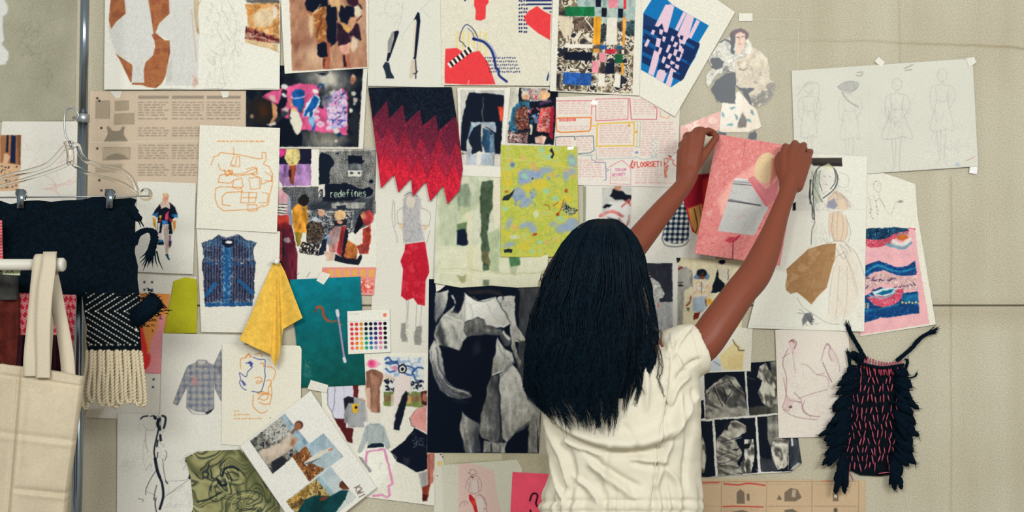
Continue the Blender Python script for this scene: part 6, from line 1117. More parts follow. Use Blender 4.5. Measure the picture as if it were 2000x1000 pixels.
for i in range(48):
    t = i / 47; y = 706 + t * 206; x = 1676 - 28 * t + R.uniform(-4, 10); L = (26 + 36 * math.sin(min(t * 2.0, 1) * 1.57)) * R.uniform(.8, 1.12); a = 158 - R.uniform(-16, 14) if t < .84 else 118 - R.uniform(-14, 18)
    if i < 2: a, L = 258, 24
    mesh_obj('feather', *feather(x, y, a, L, R.uniform(6.5, 10), R.uniform(.005, .028), i), bkm, fw)
for i in range(48):
    t = i / 47; y = 716 + t * 204; x = 1756 - 6 * t - R.uniform(-2, 12); L = (28 + 22 * math.sin(min(t * 2.4, 1) * 1.57)) * R.uniform(.8, 1.12); a = 30 + R.uniform(-16, 16) if t < .82 else 74 + R.uniform(-14, 14)
    mesh_obj('feather', *feather(x, y, a, L, R.uniform(6.5, 10), R.uniform(.005, .028), 100 + i), bkm, fw)
yarn('loose_tuft', [P(1661, 720, .012), P(1658, 700, .016), P(1656, 688, .012)], .003, fw, bkm, 8, 10); yarn('loose_tuft', [P(1770, 738, .012), P(1785, 736, .016), P(1791, 729, .012)], .002, fw, bkm, 9, 5); yarn('loose_tuft', [P(1768, 722, .012), P(1772, 708, .016), P(1770, 702, .012)], .003, fw, bkm, 10, 6)
# ================================================================ rack, hanger, textile, tote bag
chrome = mat('brushed_steel', (.24, .28, .31), .22, .5, 1.0, .06, 300); steel = mat('dull_steel', (.35, .36, .36), .4, .5, .85, .1, 300)
rk = thing('rack_pole', 'grey metal rack pole standing upright at the left in front of the wall', 'pole', (P(138, 1739, .21)[0], -.21, 0))
yb = lambda py, d=.21: P(166 - .016 * (py + 0), py, d)
mesh_obj('upper_tube', *tube([yb(-110), yb(235)], .0105, 20), chrome, rk); mesh_obj('lower_tube', *tube([yb(225), yb(1735)], .0125, 20), chrome, rk)
mesh_obj('collar', *join(tube([yb(222), yb(224), yb(238), yb(240)], [.012, .0155, .0155, .012], 20), tube([yb(231) + Vector((.012, -.002, 0)), yb(231) + Vector((-.022, -.010, 0))], .0035, 8)), steel, rk)
b0 = Vector((P(138, 1739, .21)[0], -.21, .012))
for a in (0, 2.09, 4.19): mesh_obj('foot', *tube([b0 + Vector((0, 0, .10)), b0 + Vector((math.cos(a) * .08, math.sin(a) * .08, .02)), b0 + Vector((math.cos(a) * .17, math.sin(a) * .17, 0))], .010, 10), steel, rk)

wr = thing('clothes_rail', 'white clothes rail bar entering from the left, tote bag straps over it', 'rail', (-1.62, -.50, 0))
wp = mat('white_paint', '#d6d0c2', .4, .4); ry = P(60, 517, .50)[2]; rx = P(120, 517, .50)[0]
mesh_obj('bar', *tube([(-1.62, -.50, ry), (rx, -.50, ry)], .0125, 20), wp, wr); mesh_obj('end_cap', *tube([(rx - .012, -.50, ry), (rx - .010, -.50, ry), (rx + .004, -.50, ry), (rx + .007, -.50, ry)], [.0126, .0152, .0152, .012], 24), wp, wr)
mesh_obj('upright', *tube([(-1.62, -.50, .01), (-1.62, -.50, ry + .05)], .014, 14), wp, wr); mesh_obj('foot', *tube([(-1.62, -.8, .014), (-1.62, -.2, .014)], .014, 12), wp, wr)

# hanger
hg = thing('clothes_hanger', 'clear plastic clothes hanger with metal hook and clips on the rack pole', 'hanger', P(138, 300, .25))
clear = mat('clear_plastic', (.96, .96, .94), .06, .5, 0, 0, 900, trans=1.0, ior=1.25)
dh = .255; Q = lambda s_, d=dh: [P(x, y, d) for x, y in pts(s_)]
mesh_obj('hook', *tube(sp3(Q("138 292 136 280 128 264 126 245 126 226 131 214 141 211 150 217 153 226 150 232", .245), 8), .0022, 10), steel, hg)
mesh_obj('neck', *tube(sp3(Q("134 276 136 290 138 304 137 322")), [.010, .012, .012, .011, .010, .010, .009, .009, .009, .009, .009, .009, .009, .009, .009, .009, .009, .008, .008][:19], 12), clear, hg)
for s_, r0 in (("136 288 124 290 110 306 92 322 62 333 24 342 -24 356", .006), ("138 318 112 330 70 344 30 356 -24 370", .0045), ("140 286 152 284 158 302 172 316 200 324 234 332 252 344 262 360 268 374", .006), ("138 316 150 326 176 340 216 350 246 362 270 380", .0045)): mesh_obj('arm', *tube(sp3(Q(s_)), r0, 10), clear, hg)
mesh_obj('end_disc', *tube([P(285, 380, .245), P(285, 380, .250), P(285, 380, .262), P(285, 380, .266)], [.012, .016, .016, .012], 24), clear, hg)
mesh_obj('clip_bar', *tube([P(-40, 386, .262), P(292, 383, .262)], .0018, 8), steel, hg)
for x in (40, 214):
    y0 = 385
    mesh_obj('clip', *join(box(P(x, 388, .285), .016, .003, .046), box(P(x, 388, .257), .016, .003, .046), tube([P(x - 8, 378, .276), P(x + 8, 378, .276)], .006, 12), box(P(x, 372, .271), .012, .028, .004), tube([P(x + 9, 372, .28), P(x + 12, 380, .282), P(x + 9, 390, .28)], .0018, 6)), chrome, hg)

# dark textile
tx_t = thing('knitted_textile', 'black knitted textile with white chevrons and cream fringe clipped to the hanger', 'textile', P(120, 700, .27))
km = print_mat('dark_knit', .95, .08, .45, 190, bump=1.0)
c = Cv((-40, 375, 285, 605), '#07151f', 1, 80); c.n(.35, 5)
wob = lambda a, b, y0, y1, n, amp, sd: [(a + (b - a) * i / n + (random.Random(sd + i).uniform(-amp, amp) if y0 != y1 else 0), y0 + (y1 - y0) * i / n + (random.Random(sd + i).uniform(-amp, amp) if y0 == y1 else 0)) for i in range(n + 1)]
T_ = [(-30, 396), (0, 392), (20, 399), (50, 392), (75, 391), (100, 394), (130, 391), (160, 390), (180, 385), (200, 384), (215, 390), (235, 388), (255, 386), (266, 390)]
sheet('knit_panel', c, (T_, [(266, 390), (261, 400), (270, 412), (263, 424), (262, 450), (266, 470), (261, 490), (268, 520), (267, 545), (271, 575)], wob(-30, 271, 578, 578, 24, 2, 9)[:-1] + [(271, 575)], [(-30, 396), (-30, 578)]), 0, parent=tx_t, step=1.8, thick=6, m=km, depth=lambda X, Y, u, v: .272 + .004 * np.sin(X * .05 + v * 2) + .004 * fbm(X, Y, 14, 4, 2))
c = Cv((155, 565, 282, 695), '#09131b', 2.2, 81).o(0, 350, 2.857); c.n(.4, 4); c.o(0, 350, 2.857)
for i in range(-6, 8):
    vx = 480 + 54 * i
    for k in range(0, 30):
        for sg in (-1, 1):
            x = vx + k * 15; y = 737 + sg * k * (9.6 if sg < 0 else 9.2)
            if 478 < x < 778 and 612 < y < 922: c.l('#d9d0bd', 6.5, [(x - 2.6, y - sg * 1.6), (x + 2.8, y + sg * 1.7)], .95, 2, 0)
for i in range(6): c.e('#d5ccba', 760, 730 + i * 22, 7, 9, 0, 3)
for k in range(9): c.e('#d5ccba', 500 + k * 32, 925, 5, 6, 0, 3, .7)
sheet('chevron_panel', c, (wob(160, 271, 572, 572, 10, 1.5, 3), wob(271, 275, 572, 684, 12, 0, 4)[:0] + [(271, 572), (274, 600), (269, 625), (273, 650), (275, 684)], [(172, 688), (200, 690), (240, 686), (275, 684)], [(160, 572), (164, 610), (170, 640), (168, 665), (172, 688)]), 0, parent=tx_t, step=0.9, thick=5, m=km, depth=lambda X, Y, u, v: .274 + .004 * fbm(X, Y, 10, 6, 2))
rope_m = mat('cream_cord', '#d3c3a4', .9, .1, 0, .15, 500, bump=.4)
def rope(name, path, r, parent, m, pitch=.016, lob=.55):
    cen = sp3(path, 14); L = 0; ps = [[], []]
    for i, v in enumerate(cen):
        if i: L += (v - cen[i - 1]).length
        t = (cen[min(i + 1, len(cen) - 1)] - cen[max(i - 1, 0)]).normalized(); a = t.cross(Vector((0, 1, 0))); a = a.normalized() if a.length > 1e-4 else Vector((1, 0, 0)); b = t.cross(a); w = L / pitch * 2 * math.pi
        for k in (0, 1): ps[k].append(v + (a * math.cos(w + math.pi * k) + b * math.sin(w + math.pi * k)) * r * .5)
    return mesh_obj(name, *join(tube(ps[0], r * lob * 1.15, 7), tube(ps[1], r * lob * 1.15, 7)), m, parent)
for i in range(13):
    x = 171 + i * 8.1; yb_ = (796, 783, 776, 790, 786, 792, 794, 788, 776, 786, 780, 790, 792)[i]; dx = (-8, -4, -2, 0, 1, 0, 2, 3, 2, 4, 5, 5, 6)[i]; d0 = .272 + .008 * (i % 2)
    rope('fringe_cord', [P(x, 684, d0), P(x + dx * .4, 720, d0 + .004), P(x + dx - 3, 760, d0 + .004), P(x + dx - 2, yb_ - 8, d0), P(x + dx + 4, yb_, d0 - .002), P(x + dx + 9, yb_ - 10, d0), P(x + dx * .7 + 8, 740, d0 + .002), P(x + 6, 686, d0)], .0052, tx_t, rope_m)
dy = mat('black_yarn', '#0c1626')
yarn('yarn_curl', [P(262, 476, .274), P(267, 460, .278), P(284, 450, .28), P(298, 452, .278), P(302, 466, .276), P(297, 486, .274), P(293, 502, .272)], .0068, tx_t, dy, 21, 26)
yarn('yarn_tuft', [P(258, 410, .28), P(266, 420, .284), P(271, 428, .28)], .007, tx_t, dy, 22, 8)
parts = []; g = random.Random(5)
for k in range(700):
    t = g.random(); x, y = 262 + 46 * t, 628 - 44 * t; n_ = g.gauss(0, .5) * (15 + 12 * t); l_ = g.uniform(3, 8)
    a, b = x + n_ * .7, y + n_ * .72; dd = .272 + g.uniform(-.012, .016); w = g.uniform(-.5, .9)
    parts.append(tube([P(a, b, dd), P(a + l_ * .6 + w, b - l_ * .5 + abs(n_) * .1, dd), P(a + l_ + w * 3, b - l_ * .8 + abs(n_) * .2 + 2, dd + g.uniform(-.004, .004))], [.0016, .0012, .0003], 3, False))
for s_ in ((0, 0), (1, 4), (-3, -4)): parts.append(tube([P(262 + s_[0], 628 + s_[1], .272), P(285, 606 + s_[1], .274), P(309 + s_[0], 585 + s_[1], .272)], [.014, .020, .017], 10))
mesh_obj('brush_tassel', *join(*parts), dy, tx_t)

# garments under the tote
c = Cv((10, 565, 155, 705), '#b5303f', 2, 82)
for i in range(7):
    for j in range(9):
        x = 24 + i * 20 + (j % 2) * 4; y = 576 + j * 15
        for s_ in ((-6, -5, 0, 2), (6, -5, 0, 2), (-6, 0, 0, 7), (6, 0, 0, 7)): c.l('#e0c9c0', 1.7, [(x + s_[0], y + s_[1]), (x + s_[2], y + s_[3])], .85)
        c.e('#d9a8a4', x + 10, y + 2, 2.2, 5, 0, 1.2, .8)
c.n(.1, 6)
cloth_m = print_mat('woven_cloth', .9, .1, .16, 650, bump=.4)
sheet('patterned_cloth', c, "22 572 148 576 142 702 30 710", 0, 'red cloth with pale woven motifs hanging behind the tote straps', 'cloth', step=1.2, thick=2, m=cloth_m, depth=lambda X, Y, u, v: .335 + .012 * np.sin(X * .09) * v)
def garment(name, label, q, d, col, amp, fr, sd, m=cloth_m, cat='garment', th=14):
    c = cv(q, col, .6, sd); c.n(.18, 14); c.n(.12, 4)
    return sheet(name, c, q, 0, label, cat, step=2.2, thick=th, m=m, depth=lambda X, Y, u, v: d + amp * np.sin(u * fr + sd) + .01 * (fbm(X, Y, 40, sd, 2) - .5))
garment('brown_garment', 'rust brown garment hanging at the far left edge behind the tote bag', "-60 578 34 586 30 1050 -70 1050", .36, '#6b322b', .014, 9, 3)
garment('maroon_knit', 'dark maroon ribbed knit hanging between the tote straps', "36 655 126 655 126 800 24 800", .385, '#3d1a24', .008, 44, 4)
garment('grey_cloth', 'small dark grey cloth above the brown garment at the left edge', "-60 530 30 531 32 586 -60 586", .37, '#4e4d4b', .01, 6, 5)
c = Cv((-60, 420, 20, 512), '#c2505a', 1, 83)
for i in range(16): c.l('#e4c9c6', 1.6, [(-50, 424 + i * 6), (16, 420 + i * 6)], .8, sm=0)
sheet('striped_cloth', c, "-50 428 3 430 5 506 -50 506", 0, 'sliver of red and white striped cloth at the left edge', 'cloth', step=1.5, thick=3, m=cloth_m, depth=lambda X, Y, u, v: .33 + .01 * np.sin(Y * .1))
c = Cv((0, 522, 46, 542), '#c9cdaa', 2, 84); c.l('#3a3a3a', 1.3, "12 534 15 529 17 533", .9); c.l('#3a3a3a', 1.4, "20 533 24 528 26 534", .9)
sheet('price_tag', c, "4 526 40 528 39 538 5 536", 0, 'pale green paper tag hanging under the white rail', 'tag', step=1, depth=lambda X, Y, u, v: .482 + 0 * X)

# tote bag
tb = thing('tote_bag', 'natural canvas tote bag hanging from the white clothes rail', 'bag', P(60, 1060, .5))
c = Cv((-70, 700, 170, 1080), '#cdbfa7', 1, 85); c.n(.03, 40); c.n(.03, 3)
c.l('#c3ae8c', 1.3, "8 728 60 736 110 744 156 752", .8); c.l('#c7b292', 1.2, "38 722 34 800 26 900 16 1000 12 1060", .7); c.l('#c7b292', 1.0, "42 723 38 800 30 900 20 1000 16 1060", .6)
for x in (46, 76, 86, 120, 146): c.l('#c3ae8c', 1, [(x, 718), (x - 1, 736)], .6, sm=0)
def bag_d(X, Y, u, v):
    r = .535 + .014 * np.sin(np.pi * np.clip(u, 0, 1)) + .004 * np.sin(Y * .02 + X * .03)
    for (x0, y0, x1, y1, a, s_) in ((0, 846, 140, 862, -.004, 7), (0, 852, 140, 869, .003, 7), (30, 956, 130, 966, -.005, 6), (30, 962, 130, 972, .003, 6), (38, 722, 10, 1060, -.006, 4), (45, 722, 18, 1060, .004, 6), (60, 770, 45, 900, .003, 10), (0, 732, 157, 754, -.002, 3)):
        ux, uy = x1 - x0, y1 - y0; L = math.hypot(ux, uy); t = ((X - x0) * ux + (Y - y0) * uy) / L / L; e = ((X - x0) * uy - (Y - y0) * ux) / L
        r = r + a * np.exp(-(e / s_) ** 2) * np.clip(np.minimum(t, 1 - t) * 6 + .6, 0, 1)
    return r
cq = ([(-6, 712), (8, 715), (60, 720), (110, 728), (157, 738)], [(157, 738), (152, 780), (140, 870), (127, 960), (118, 1060)], [(-30, 1060), (118, 1060)], [(-6, 712), (-8, 800), (-20, 920), (-30, 1060)])
canv = print_mat('cotton_canvas', .92, .1, .10, 700, bump=.35)
sheet('front_panel', c, cq, 0, parent=tb, step=1.6, thick=26, m=canv, depth=bag_d)
sheet('back_panel', c, cq, 0, parent=tb, step=4, thick=2, m=canv, depth=lambda X, Y, u, v: .50 + 0 * X)
def ribbon(path, w, th, parent, name, m, n=10):
    cen = sp3(path, n); V, F = [], []; N = len(cen); w = np.interp(np.linspace(0, 1, N), np.linspace(0, 1, len(w)), w)
    for i, v in enumerate(cen):
        t = (cen[min(i + 1, N - 1)] - cen[max(i - 1, 0)]).normalized(); a = Vector((1, 0, 0)); a = (a - t * a.dot(t)).normalized(); b = t.cross(a)
        for sx_, sy_ in ((-1, -1), (-.5, -1.15), (.5, -1.15), (1, -1), (1, 1), (-1, 1)): V.append(v + a * sx_ * w[i] / 2 + b * sy_ * th / 2)
    for i in range(N - 1):
        for k in range(6): F.append((i * 6 + k, i * 6 + (k + 1) % 6, (i + 1) * 6 + (k + 1) % 6, (i + 1) * 6 + k))
    F += [(5, 4, 3, 2, 1, 0), tuple((N - 1) * 6 + k for k in range(6))]
    return mesh_obj(name, V, F, m, parent)
can2 = mat('canvas_strap', '#cdbfa7', .92, .1, 0, .10, 700, bump=.35)
ribbon([P(60, 735, .552), P(60, 700, .552), P(66, 640, .545), P(76, 560, .532), P(80, 520, .522), P(81, 504, .515), P(84, 497.5, .50), P(90, 504, .485), P(102, 540, .48), P(118, 620, .49), P(130, 690, .505), P(134, 740, .512)], [.030, .030, .031, .037, .037, .034, .03, .03, .028, .028, .030, .030], .0032, tb, 'handle', can2)
ribbon([P(84, 738, .556), P(84, 705, .556), P(84, 640, .556), P(88, 570, .548), P(95, 520, .533), P(96, 502, .523), P(98, 493, .50), P(98, 504, .48), P(98, 560, .474), P(92, 640, .49), P(86, 735, .50)], [.030, .030, .032, .034, .030, .028, .028, .028, .028, .028], .0032, tb, 'handle', can2)
# ================================================================ the woman
def remesh(name, V, F, voxel, smooth_it, m, parent=None, post=None):
    "one continuous skin over closed shapes that run into each other"
    me = bpy.data.meshes.new(name); me.from_pydata([tuple(v) for v in V], [], [tuple(f) for f in F])
    bm = bmesh.new(); bm.from_mesh(me); bmesh.ops.recalc_face_normals(bm, faces=bm.faces); bm.to_mesh(me); bm.free()
    t = bpy.data.objects.new(name + '_tmp', me); COL.objects.link(t)
    r = t.modifiers.new('r', 'REMESH'); r.mode = 'VOXEL'; r.voxel_size = voxel
    s = t.modifiers.new('s', 'SMOOTH'); s.factor = .5; s.iterations = smooth_it
    out = bpy.data.meshes.new_from_object(t.evaluated_get(bpy.context.evaluated_depsgraph_get()))
    bpy.data.objects.remove(t); bpy.data.meshes.remove(me); out.name = name; out.materials.clear()
    if post is not None:
        n = len(out.vertices); co = np.empty(n * 3, np.float32); out.vertices.foreach_get('co', co); co = co.reshape(-1, 3).astype(float)
        no = np.empty(n * 3, np.float32); out.vertices.foreach_get('normal', no); no = no.reshape(-1, 3)
        out.vertices.foreach_set('co', post(co, no).astype(np.float32).ravel()); out.update()
    return link(name, out, m, parent, True)

def limb(s_, seg=18):
    "a tapering limb: px py depth radius per joint"
    v = [float(q) for q in s_.replace(';', ' ').split()]; rows = [v[i:i + 4] for i in range(0, len(v), 4)]
    q = spline([tuple(P(a, b, c)) + (r,) for a, b, c, r in rows], 7)
    return capsule([Vector(p[:3]) for p in q], [p[3] for p in q], seg)

def capsule(path, rad, seg=14):
    a, b = path[0], path[-1]; ta = (path[0] - path[1]).normalized(); tb = (path[-1] - path[-2]).normalized(); pre, prr, post, por = [], [], [], []
    for k in (1, .8, .5): pre.append(a + ta * rad[0] * k); prr.append(rad[0] * math.sqrt(max(1 - k * k, .02)))
    for k in (.5, .8, 1): post.append(b + tb * rad[-1] * k); por.append(rad[-1] * math.sqrt(max(1 - k * k, .02)))
    return tube(pre + list(path) + post, prr + list(rad) + por, seg)

def ball(c, rx, ry, rz, n=20, rot=None):
    V, F = [], []
    for i in range(n // 2 + 1):
        a = math.pi * i / (n // 2)
        for j in range(n):
            b = 2 * math.pi * j / n; v = Vector((rx * math.sin(a) * math.cos(b), ry * math.sin(a) * math.sin(b), rz * math.cos(a)))
            V.append((rot @ v if rot is not None else v) + Vector(c))
    for i in range(n // 2):
        for j in range(n): F.append((i * n + j, (i + 1) * n + j, (i + 1) * n + (j + 1) % n, i * n + (j + 1) % n))
    return V, F

def rings(rows, seg=48):
    "closed loft through horizontal ellipses: centre, half width, half depth"
    V, F = [], []
    for (c, a, b) in rows:
        for k in range(seg):
            w = 2 * math.pi * k / seg; cw, sw = math.cos(w), math.sin(w)
            V.append(Vector(c) + Vector((a * math.copysign(abs(cw) ** .85, cw), b * math.copysign(abs(sw) ** .85, sw), 0)))
    n = len(rows)
    for i in range(n - 1):
        for k in range(seg): F.append((i * seg + k, i * seg + (k + 1) % seg, (i + 1) * seg + (k + 1) % seg, (i + 1) * seg + k))
    F += [tuple(range(seg - 1, -1, -1)), tuple((n - 1) * seg + k for k in range(seg))]
    return V, F

skin = bpy.data.materials.new('brown_skin'); nt, N, L, b = nodes(skin)
out, h = grain(nt, alb('#a05136', .50), .12, 700.0); L.new(out, b.inputs['Base Color']); b.inputs['Roughness'].default_value = .48; b.inputs['Specular IOR Level'].default_value = .35
b.inputs['Subsurface Weight'].default_value = .06; b.inputs['Subsurface Radius'].default_value = (.010, .004, .002)

CX = P(1212, 690, .44)[0]
parts = []
parts.append(rings([((CX, -.44, z), a, d_) for z, a, d_ in ((.74, .06, .08), (.76, .15, .105), (.86, .168, .115), (.94, .150, .105), (1.02, .128, .092), (1.10, .132, .095), (1.20, .146, .098), (1.28, .152, .088), (1.33, .150, .070), (1.365, .10, .055), (1.385, .04, .04))]))
HX, HY, HZ = P(1186, 540, .47); hrot = Matrix.Rotation(-.22, 3, 'Z') @ Matrix.Rotation(.16, 3, 'X')
hd = lambda x, y, z: Vector((HX, HY, HZ)) + hrot @ Vector((x, y, z))     # head space: +y is where she looks
parts.append(capsule([Vector((CX, -.455, 1.33)), Vector((CX - .012, -.46, 1.38)), hd(0, -.01, -.05)], [.058, .052, .055]))
parts.append(ball(hd(0, -.012, .022), .074, .094, .090, 28, hrot)); parts.append(ball(hd(0, .030, -.030), .060, .060, .078, 24, hrot)); parts.append(ball(hd(0, .066, -.088), .026, .024, .022, 16, hrot))
parts.append(capsule([hd(0, .088, .012), hd(0, .102, -.016), hd(0, .110, -.030)], [.009, .011, .0125], 10))
for s_ in (-1, 1):
    parts += [ball(hd(s_ * .010, .098, -.034), .008, .009, .007, 10, hrot), ball(hd(s_ * .032, .080, .018), .020, .009, .006, 10, hrot), ball(hd(s_ * .036, .066, -.028), .022, .020, .018, 12, hrot), ball(hd(s_ * .073, -.006, -.006), .008, .017, .029, 12, hrot)]
for z_, r_ in ((-.054, .0065), (-.066, .0075)): parts.append(capsule([hd(-.020, .082, z_), hd(0, .092, z_ + .001), hd(.020, .082, z_)], [.004, r_, .004], 10))
# arms
parts.append(limb("1296 704 .44 .056; 1330 692 .435 .052; 1372 672 .425 .0425; 1404 630 .405 .0405; 1445 572 .37 .0375; 1474 536 .335 .0380; 1496 490 .30 .0335; 1511 450 .27 .0272; 1525 410 .238 .0228; 1538 376 .205 .0215; 1545 350 .182 .024"))
parts.append(limb("1126 706 .44 .056; 1100 692 .435 .050; 1130 625 .41 .042; 1178 556 .36 .0375; 1212 512 .325 .0360; 1250 466 .285 .0325; 1294 412 .235 .0278; 1334 364 .188 .0225; 1346 340 .170 .0235"))
# right hand: back to us, fingers reaching over to the sheet, thumb on its face
def chain(s_, r, seg=12):
    v = [float(q) for q in s_.replace(';', ' ').split()]; q = [tuple(P(v[i], v[i + 1], v[i + 2])) for i in range(0, len(v), 3)]
    q = spline(q, 4); return capsule([Vector(p) for p in q], list(np.linspace(r, r * .82, len(q))), seg)
def hand(wrist, knuckles, fingers, thumb, rp=.0125):
    ps = []; w = P(*wrist)
    for i, kx in enumerate(knuckles):
        k_ = P(*kx); st = w + (k_ - w) * .12 + (P(*knuckles[i]) - P(*knuckles[1])) * .30; ps.append(capsule([st, st.lerp(k_, .5) + Vector((0, -.002, 0)), k_], [.018, rp + .0025, rp], 12)); ps.append(ball(k_ + Vector((0, -.003, .001)), .0108, .0100, .0108, 12))
    for f, r in fingers: ps.append(chain(f, r))
    ps.append(chain(thumb, .0112))
    return ps
parts += hand((1542, 366, .196), ((1530, 308, .142), (1547, 298, .142), (1563, 300, .139), (1577, 311, .135)),
    (("1530 308 .142; 1533 292 .128; 1534 286 .108; 1530 294 .092", .0104), ("1547 298 .142; 1551 284 .126; 1553 280 .104; 1552 289 .091", .0106), ("1563 300 .139; 1568 287 .122; 1570 284 .102; 1568 293 .090", .0102), ("1577 311 .135; 1581 299 .120; 1583 296 .102; 1581 304 .090", .0092)),
    "1530 352 .182; 1522 332 .154; 1519 314 .128; 1524 302 .104")
parts += hand((1341, 352, .178), ((1369, 262, .138), (1352, 265, .140), (1339, 278, .139), (1331, 297, .137)),
    (("1369 262 .138; 1381 255 .122; 1392 258 .108; 1400 265 .096", .0090), ("1352 265 .140; 1361 254 .118; 1374 254 .104; 1386 262 .094", .0090), ("1339 278 .139; 1340 264 .112; 1352 264 .100; 1364 272 .092", .0084), ("1331 297 .137; 1330 282 .112; 1338 280 .102; 1350 284 .094", .0078)),
    "1356 332 .166; 1374 306 .146; 1388 284 .130; 1399 269 .112")
# legs and feet
for s_ in (-1, 1):
    x = CX + s_ * .085
    parts.append(capsule([Vector((x, -.44, .80)), Vector((x, -.43, .62)), Vector((x, -.425, .46)), Vector((x, -.445, .33)), Vector((x, -.45, .20)), Vector((x, -.45, .08))], [.088, .072, .052, .055, .043, .034], 18))
    parts.append(capsule([Vector((x, -.47, .045)), Vector((x, -.40, .045)), Vector((x + s_ * .008, -.32, .030)), Vector((x + s_ * .01, -.27, .024))], [.036, .040, .036, .022], 14))
body = remesh('person', *join(*parts), .0032, 5, skin)
tag(body, 'woman with long black hair in cream dress, seen from behind, pinning up the pink sheet', 'person')
ew, ed = mat('eye_white', '#e6e0d8', .3, .5), mat('eye_dark', '#1c120e', .2, .5)
for s_ in (-1, 1):
    e_ = mesh_obj('eye', *ball(hd(s_ * .031, .074, .004), .0125, .0125, .0125, 16), ew, body); mesh_obj('iris', *ball(hd(s_ * .031, .0845, .004), .0055, .003, .0055, 12, hrot), ed, e_)
lm = mat('lips', '#7c3a34', .4, .4); mesh_obj('mouth', *join(capsule([hd(-.019, .0845, -.0555), hd(0, .0965, -.054), hd(.019, .0845, -.0555)], [.003, .0045, .003], 8), capsule([hd(-.018, .0845, -.0645), hd(0, .0970, -.066), hd(.018, .0845, -.0645)], [.003, .005, .003], 8)), lm, body)

# ---------------------------------------------------------------- dress
rows = [(662, 1160, 1262, .455, .030), (676, 1108, 1316, .45, .066), (700, 1078, 1345, .45, .088), (735, 1070, 1362, .445, .104), (780, 1061, 1367, .44, .112), (830, 1064, 1366, .44, .116), (880, 1070, 1367, .44, .114), (930, 1073, 1370, .44, .113), (962, 1060, 1372, .44, .120), (982, 1052, 1371, .44, .122), (1000, 1050, 1369, .44, .118), (1030, 1054, 1366, .44, .120), (1090, 1034, 1392, .44, .140), (1200, 1008, 1424, .44, .165), (1330, 985, 1452, .44, .185)]
dr = []
for (y, l, r, d_, hb) in spline([tuple(map(float, q)) for q in rows], 3):
    a, b_ = P(l, y, d_), P(r, y, d_); dr.append(((a + b_) / 2, (b_[0] - a[0]) / 2, hb))
dparts = [rings(dr, 72)]
def sleeve(q, inner):
    v = [float(t) for t in q.replace(';', ' ').split()]; rows_ = [v[i:i + 4] for i in range(0, len(v), 4)]
    pth = [P(*t[:3]) for t in rows_]; rad = [t[3] for t in rows_]; ax = (pth[-1] - pth[-2]).normalized(); e = pth[-1]; R_ = rad[-1]
    return tube(pth + [e - ax * .001, e - ax * .022, e - ax * .03], rad + [R_ - inner, R_ - inner - .002, .004], 28)
dparts.append(sleeve("1280 716 .44 .050; 1312 700 .44 .066; 1340 688 .437 .064; 1366 679 .432 .0575", .0085)); dparts.append(sleeve("1146 716 .44 .050; 1112 700 .44 .064; 1100 678 .435 .060; 1104 655 .43 .056", .0085))
WR = [  # creases in the cloth: path, height in mm, half width in px
    ("1062 792 1110 836 1180 862 1260 860 1320 828 1356 776", 9, 20), ("1062 800 1120 856 1190 884 1270 880 1330 846", -5, 12), ("1066 806 1082 850 1100 900 1112 950", 6, 8), ("1076 806 1098 856 1118 900 1126 945", -5, 6), ("1064 836 1076 890 1092 950 1100 985", 6, 6), ("1100 856 1130 872 1180 890", 5, 7), ("1230 893 1265 899 1300 900", 4, 7), ("1232 904 1266 910 1300 911", -2.5, 7),
    ("1306 668 1304 720 1298 780 1286 850 1276 920 1266 990", 2.6, 3), ("1311 668 1309 720 1303 780 1291 850 1281 920 1271 990", -3.0, 3), ("1330 770 1316 840 1296 900 1282 950", 5, 9), ("1352 762 1346 830 1340 900 1336 980", -4, 8), ("1150 905 1190 935 1240 975", 5, 9), ("1140 880 1200 925 1250 950", -4, 8), ("1120 930 1150 955 1170 985", 5, 7), ("1350 640 1330 662 1312 700", -4, 5), ("1312 655 1316 690 1330 720", 4, 6), ("1365 700 1340 716 1322 740", -4, 6), ("1345 735 1322 756 1310 790", 5, 7), ("1290 668 1300 684 1304 700", -4, 5), ("1220 830 1240 870 1244 900", -3, 9), ("1190 870 1180 920 1185 960", 4, 10), ("1300 915 1322 940 1330 980", 4, 8), ("1068 860 1064 900 1060 950", -4, 7), ("1250 690 1262 740 1262 800", 4, 9)]
WL = [(np.array(spline(pts(a), 5)), h * .0025, s_ * .72) for a, h, s_ in WR]
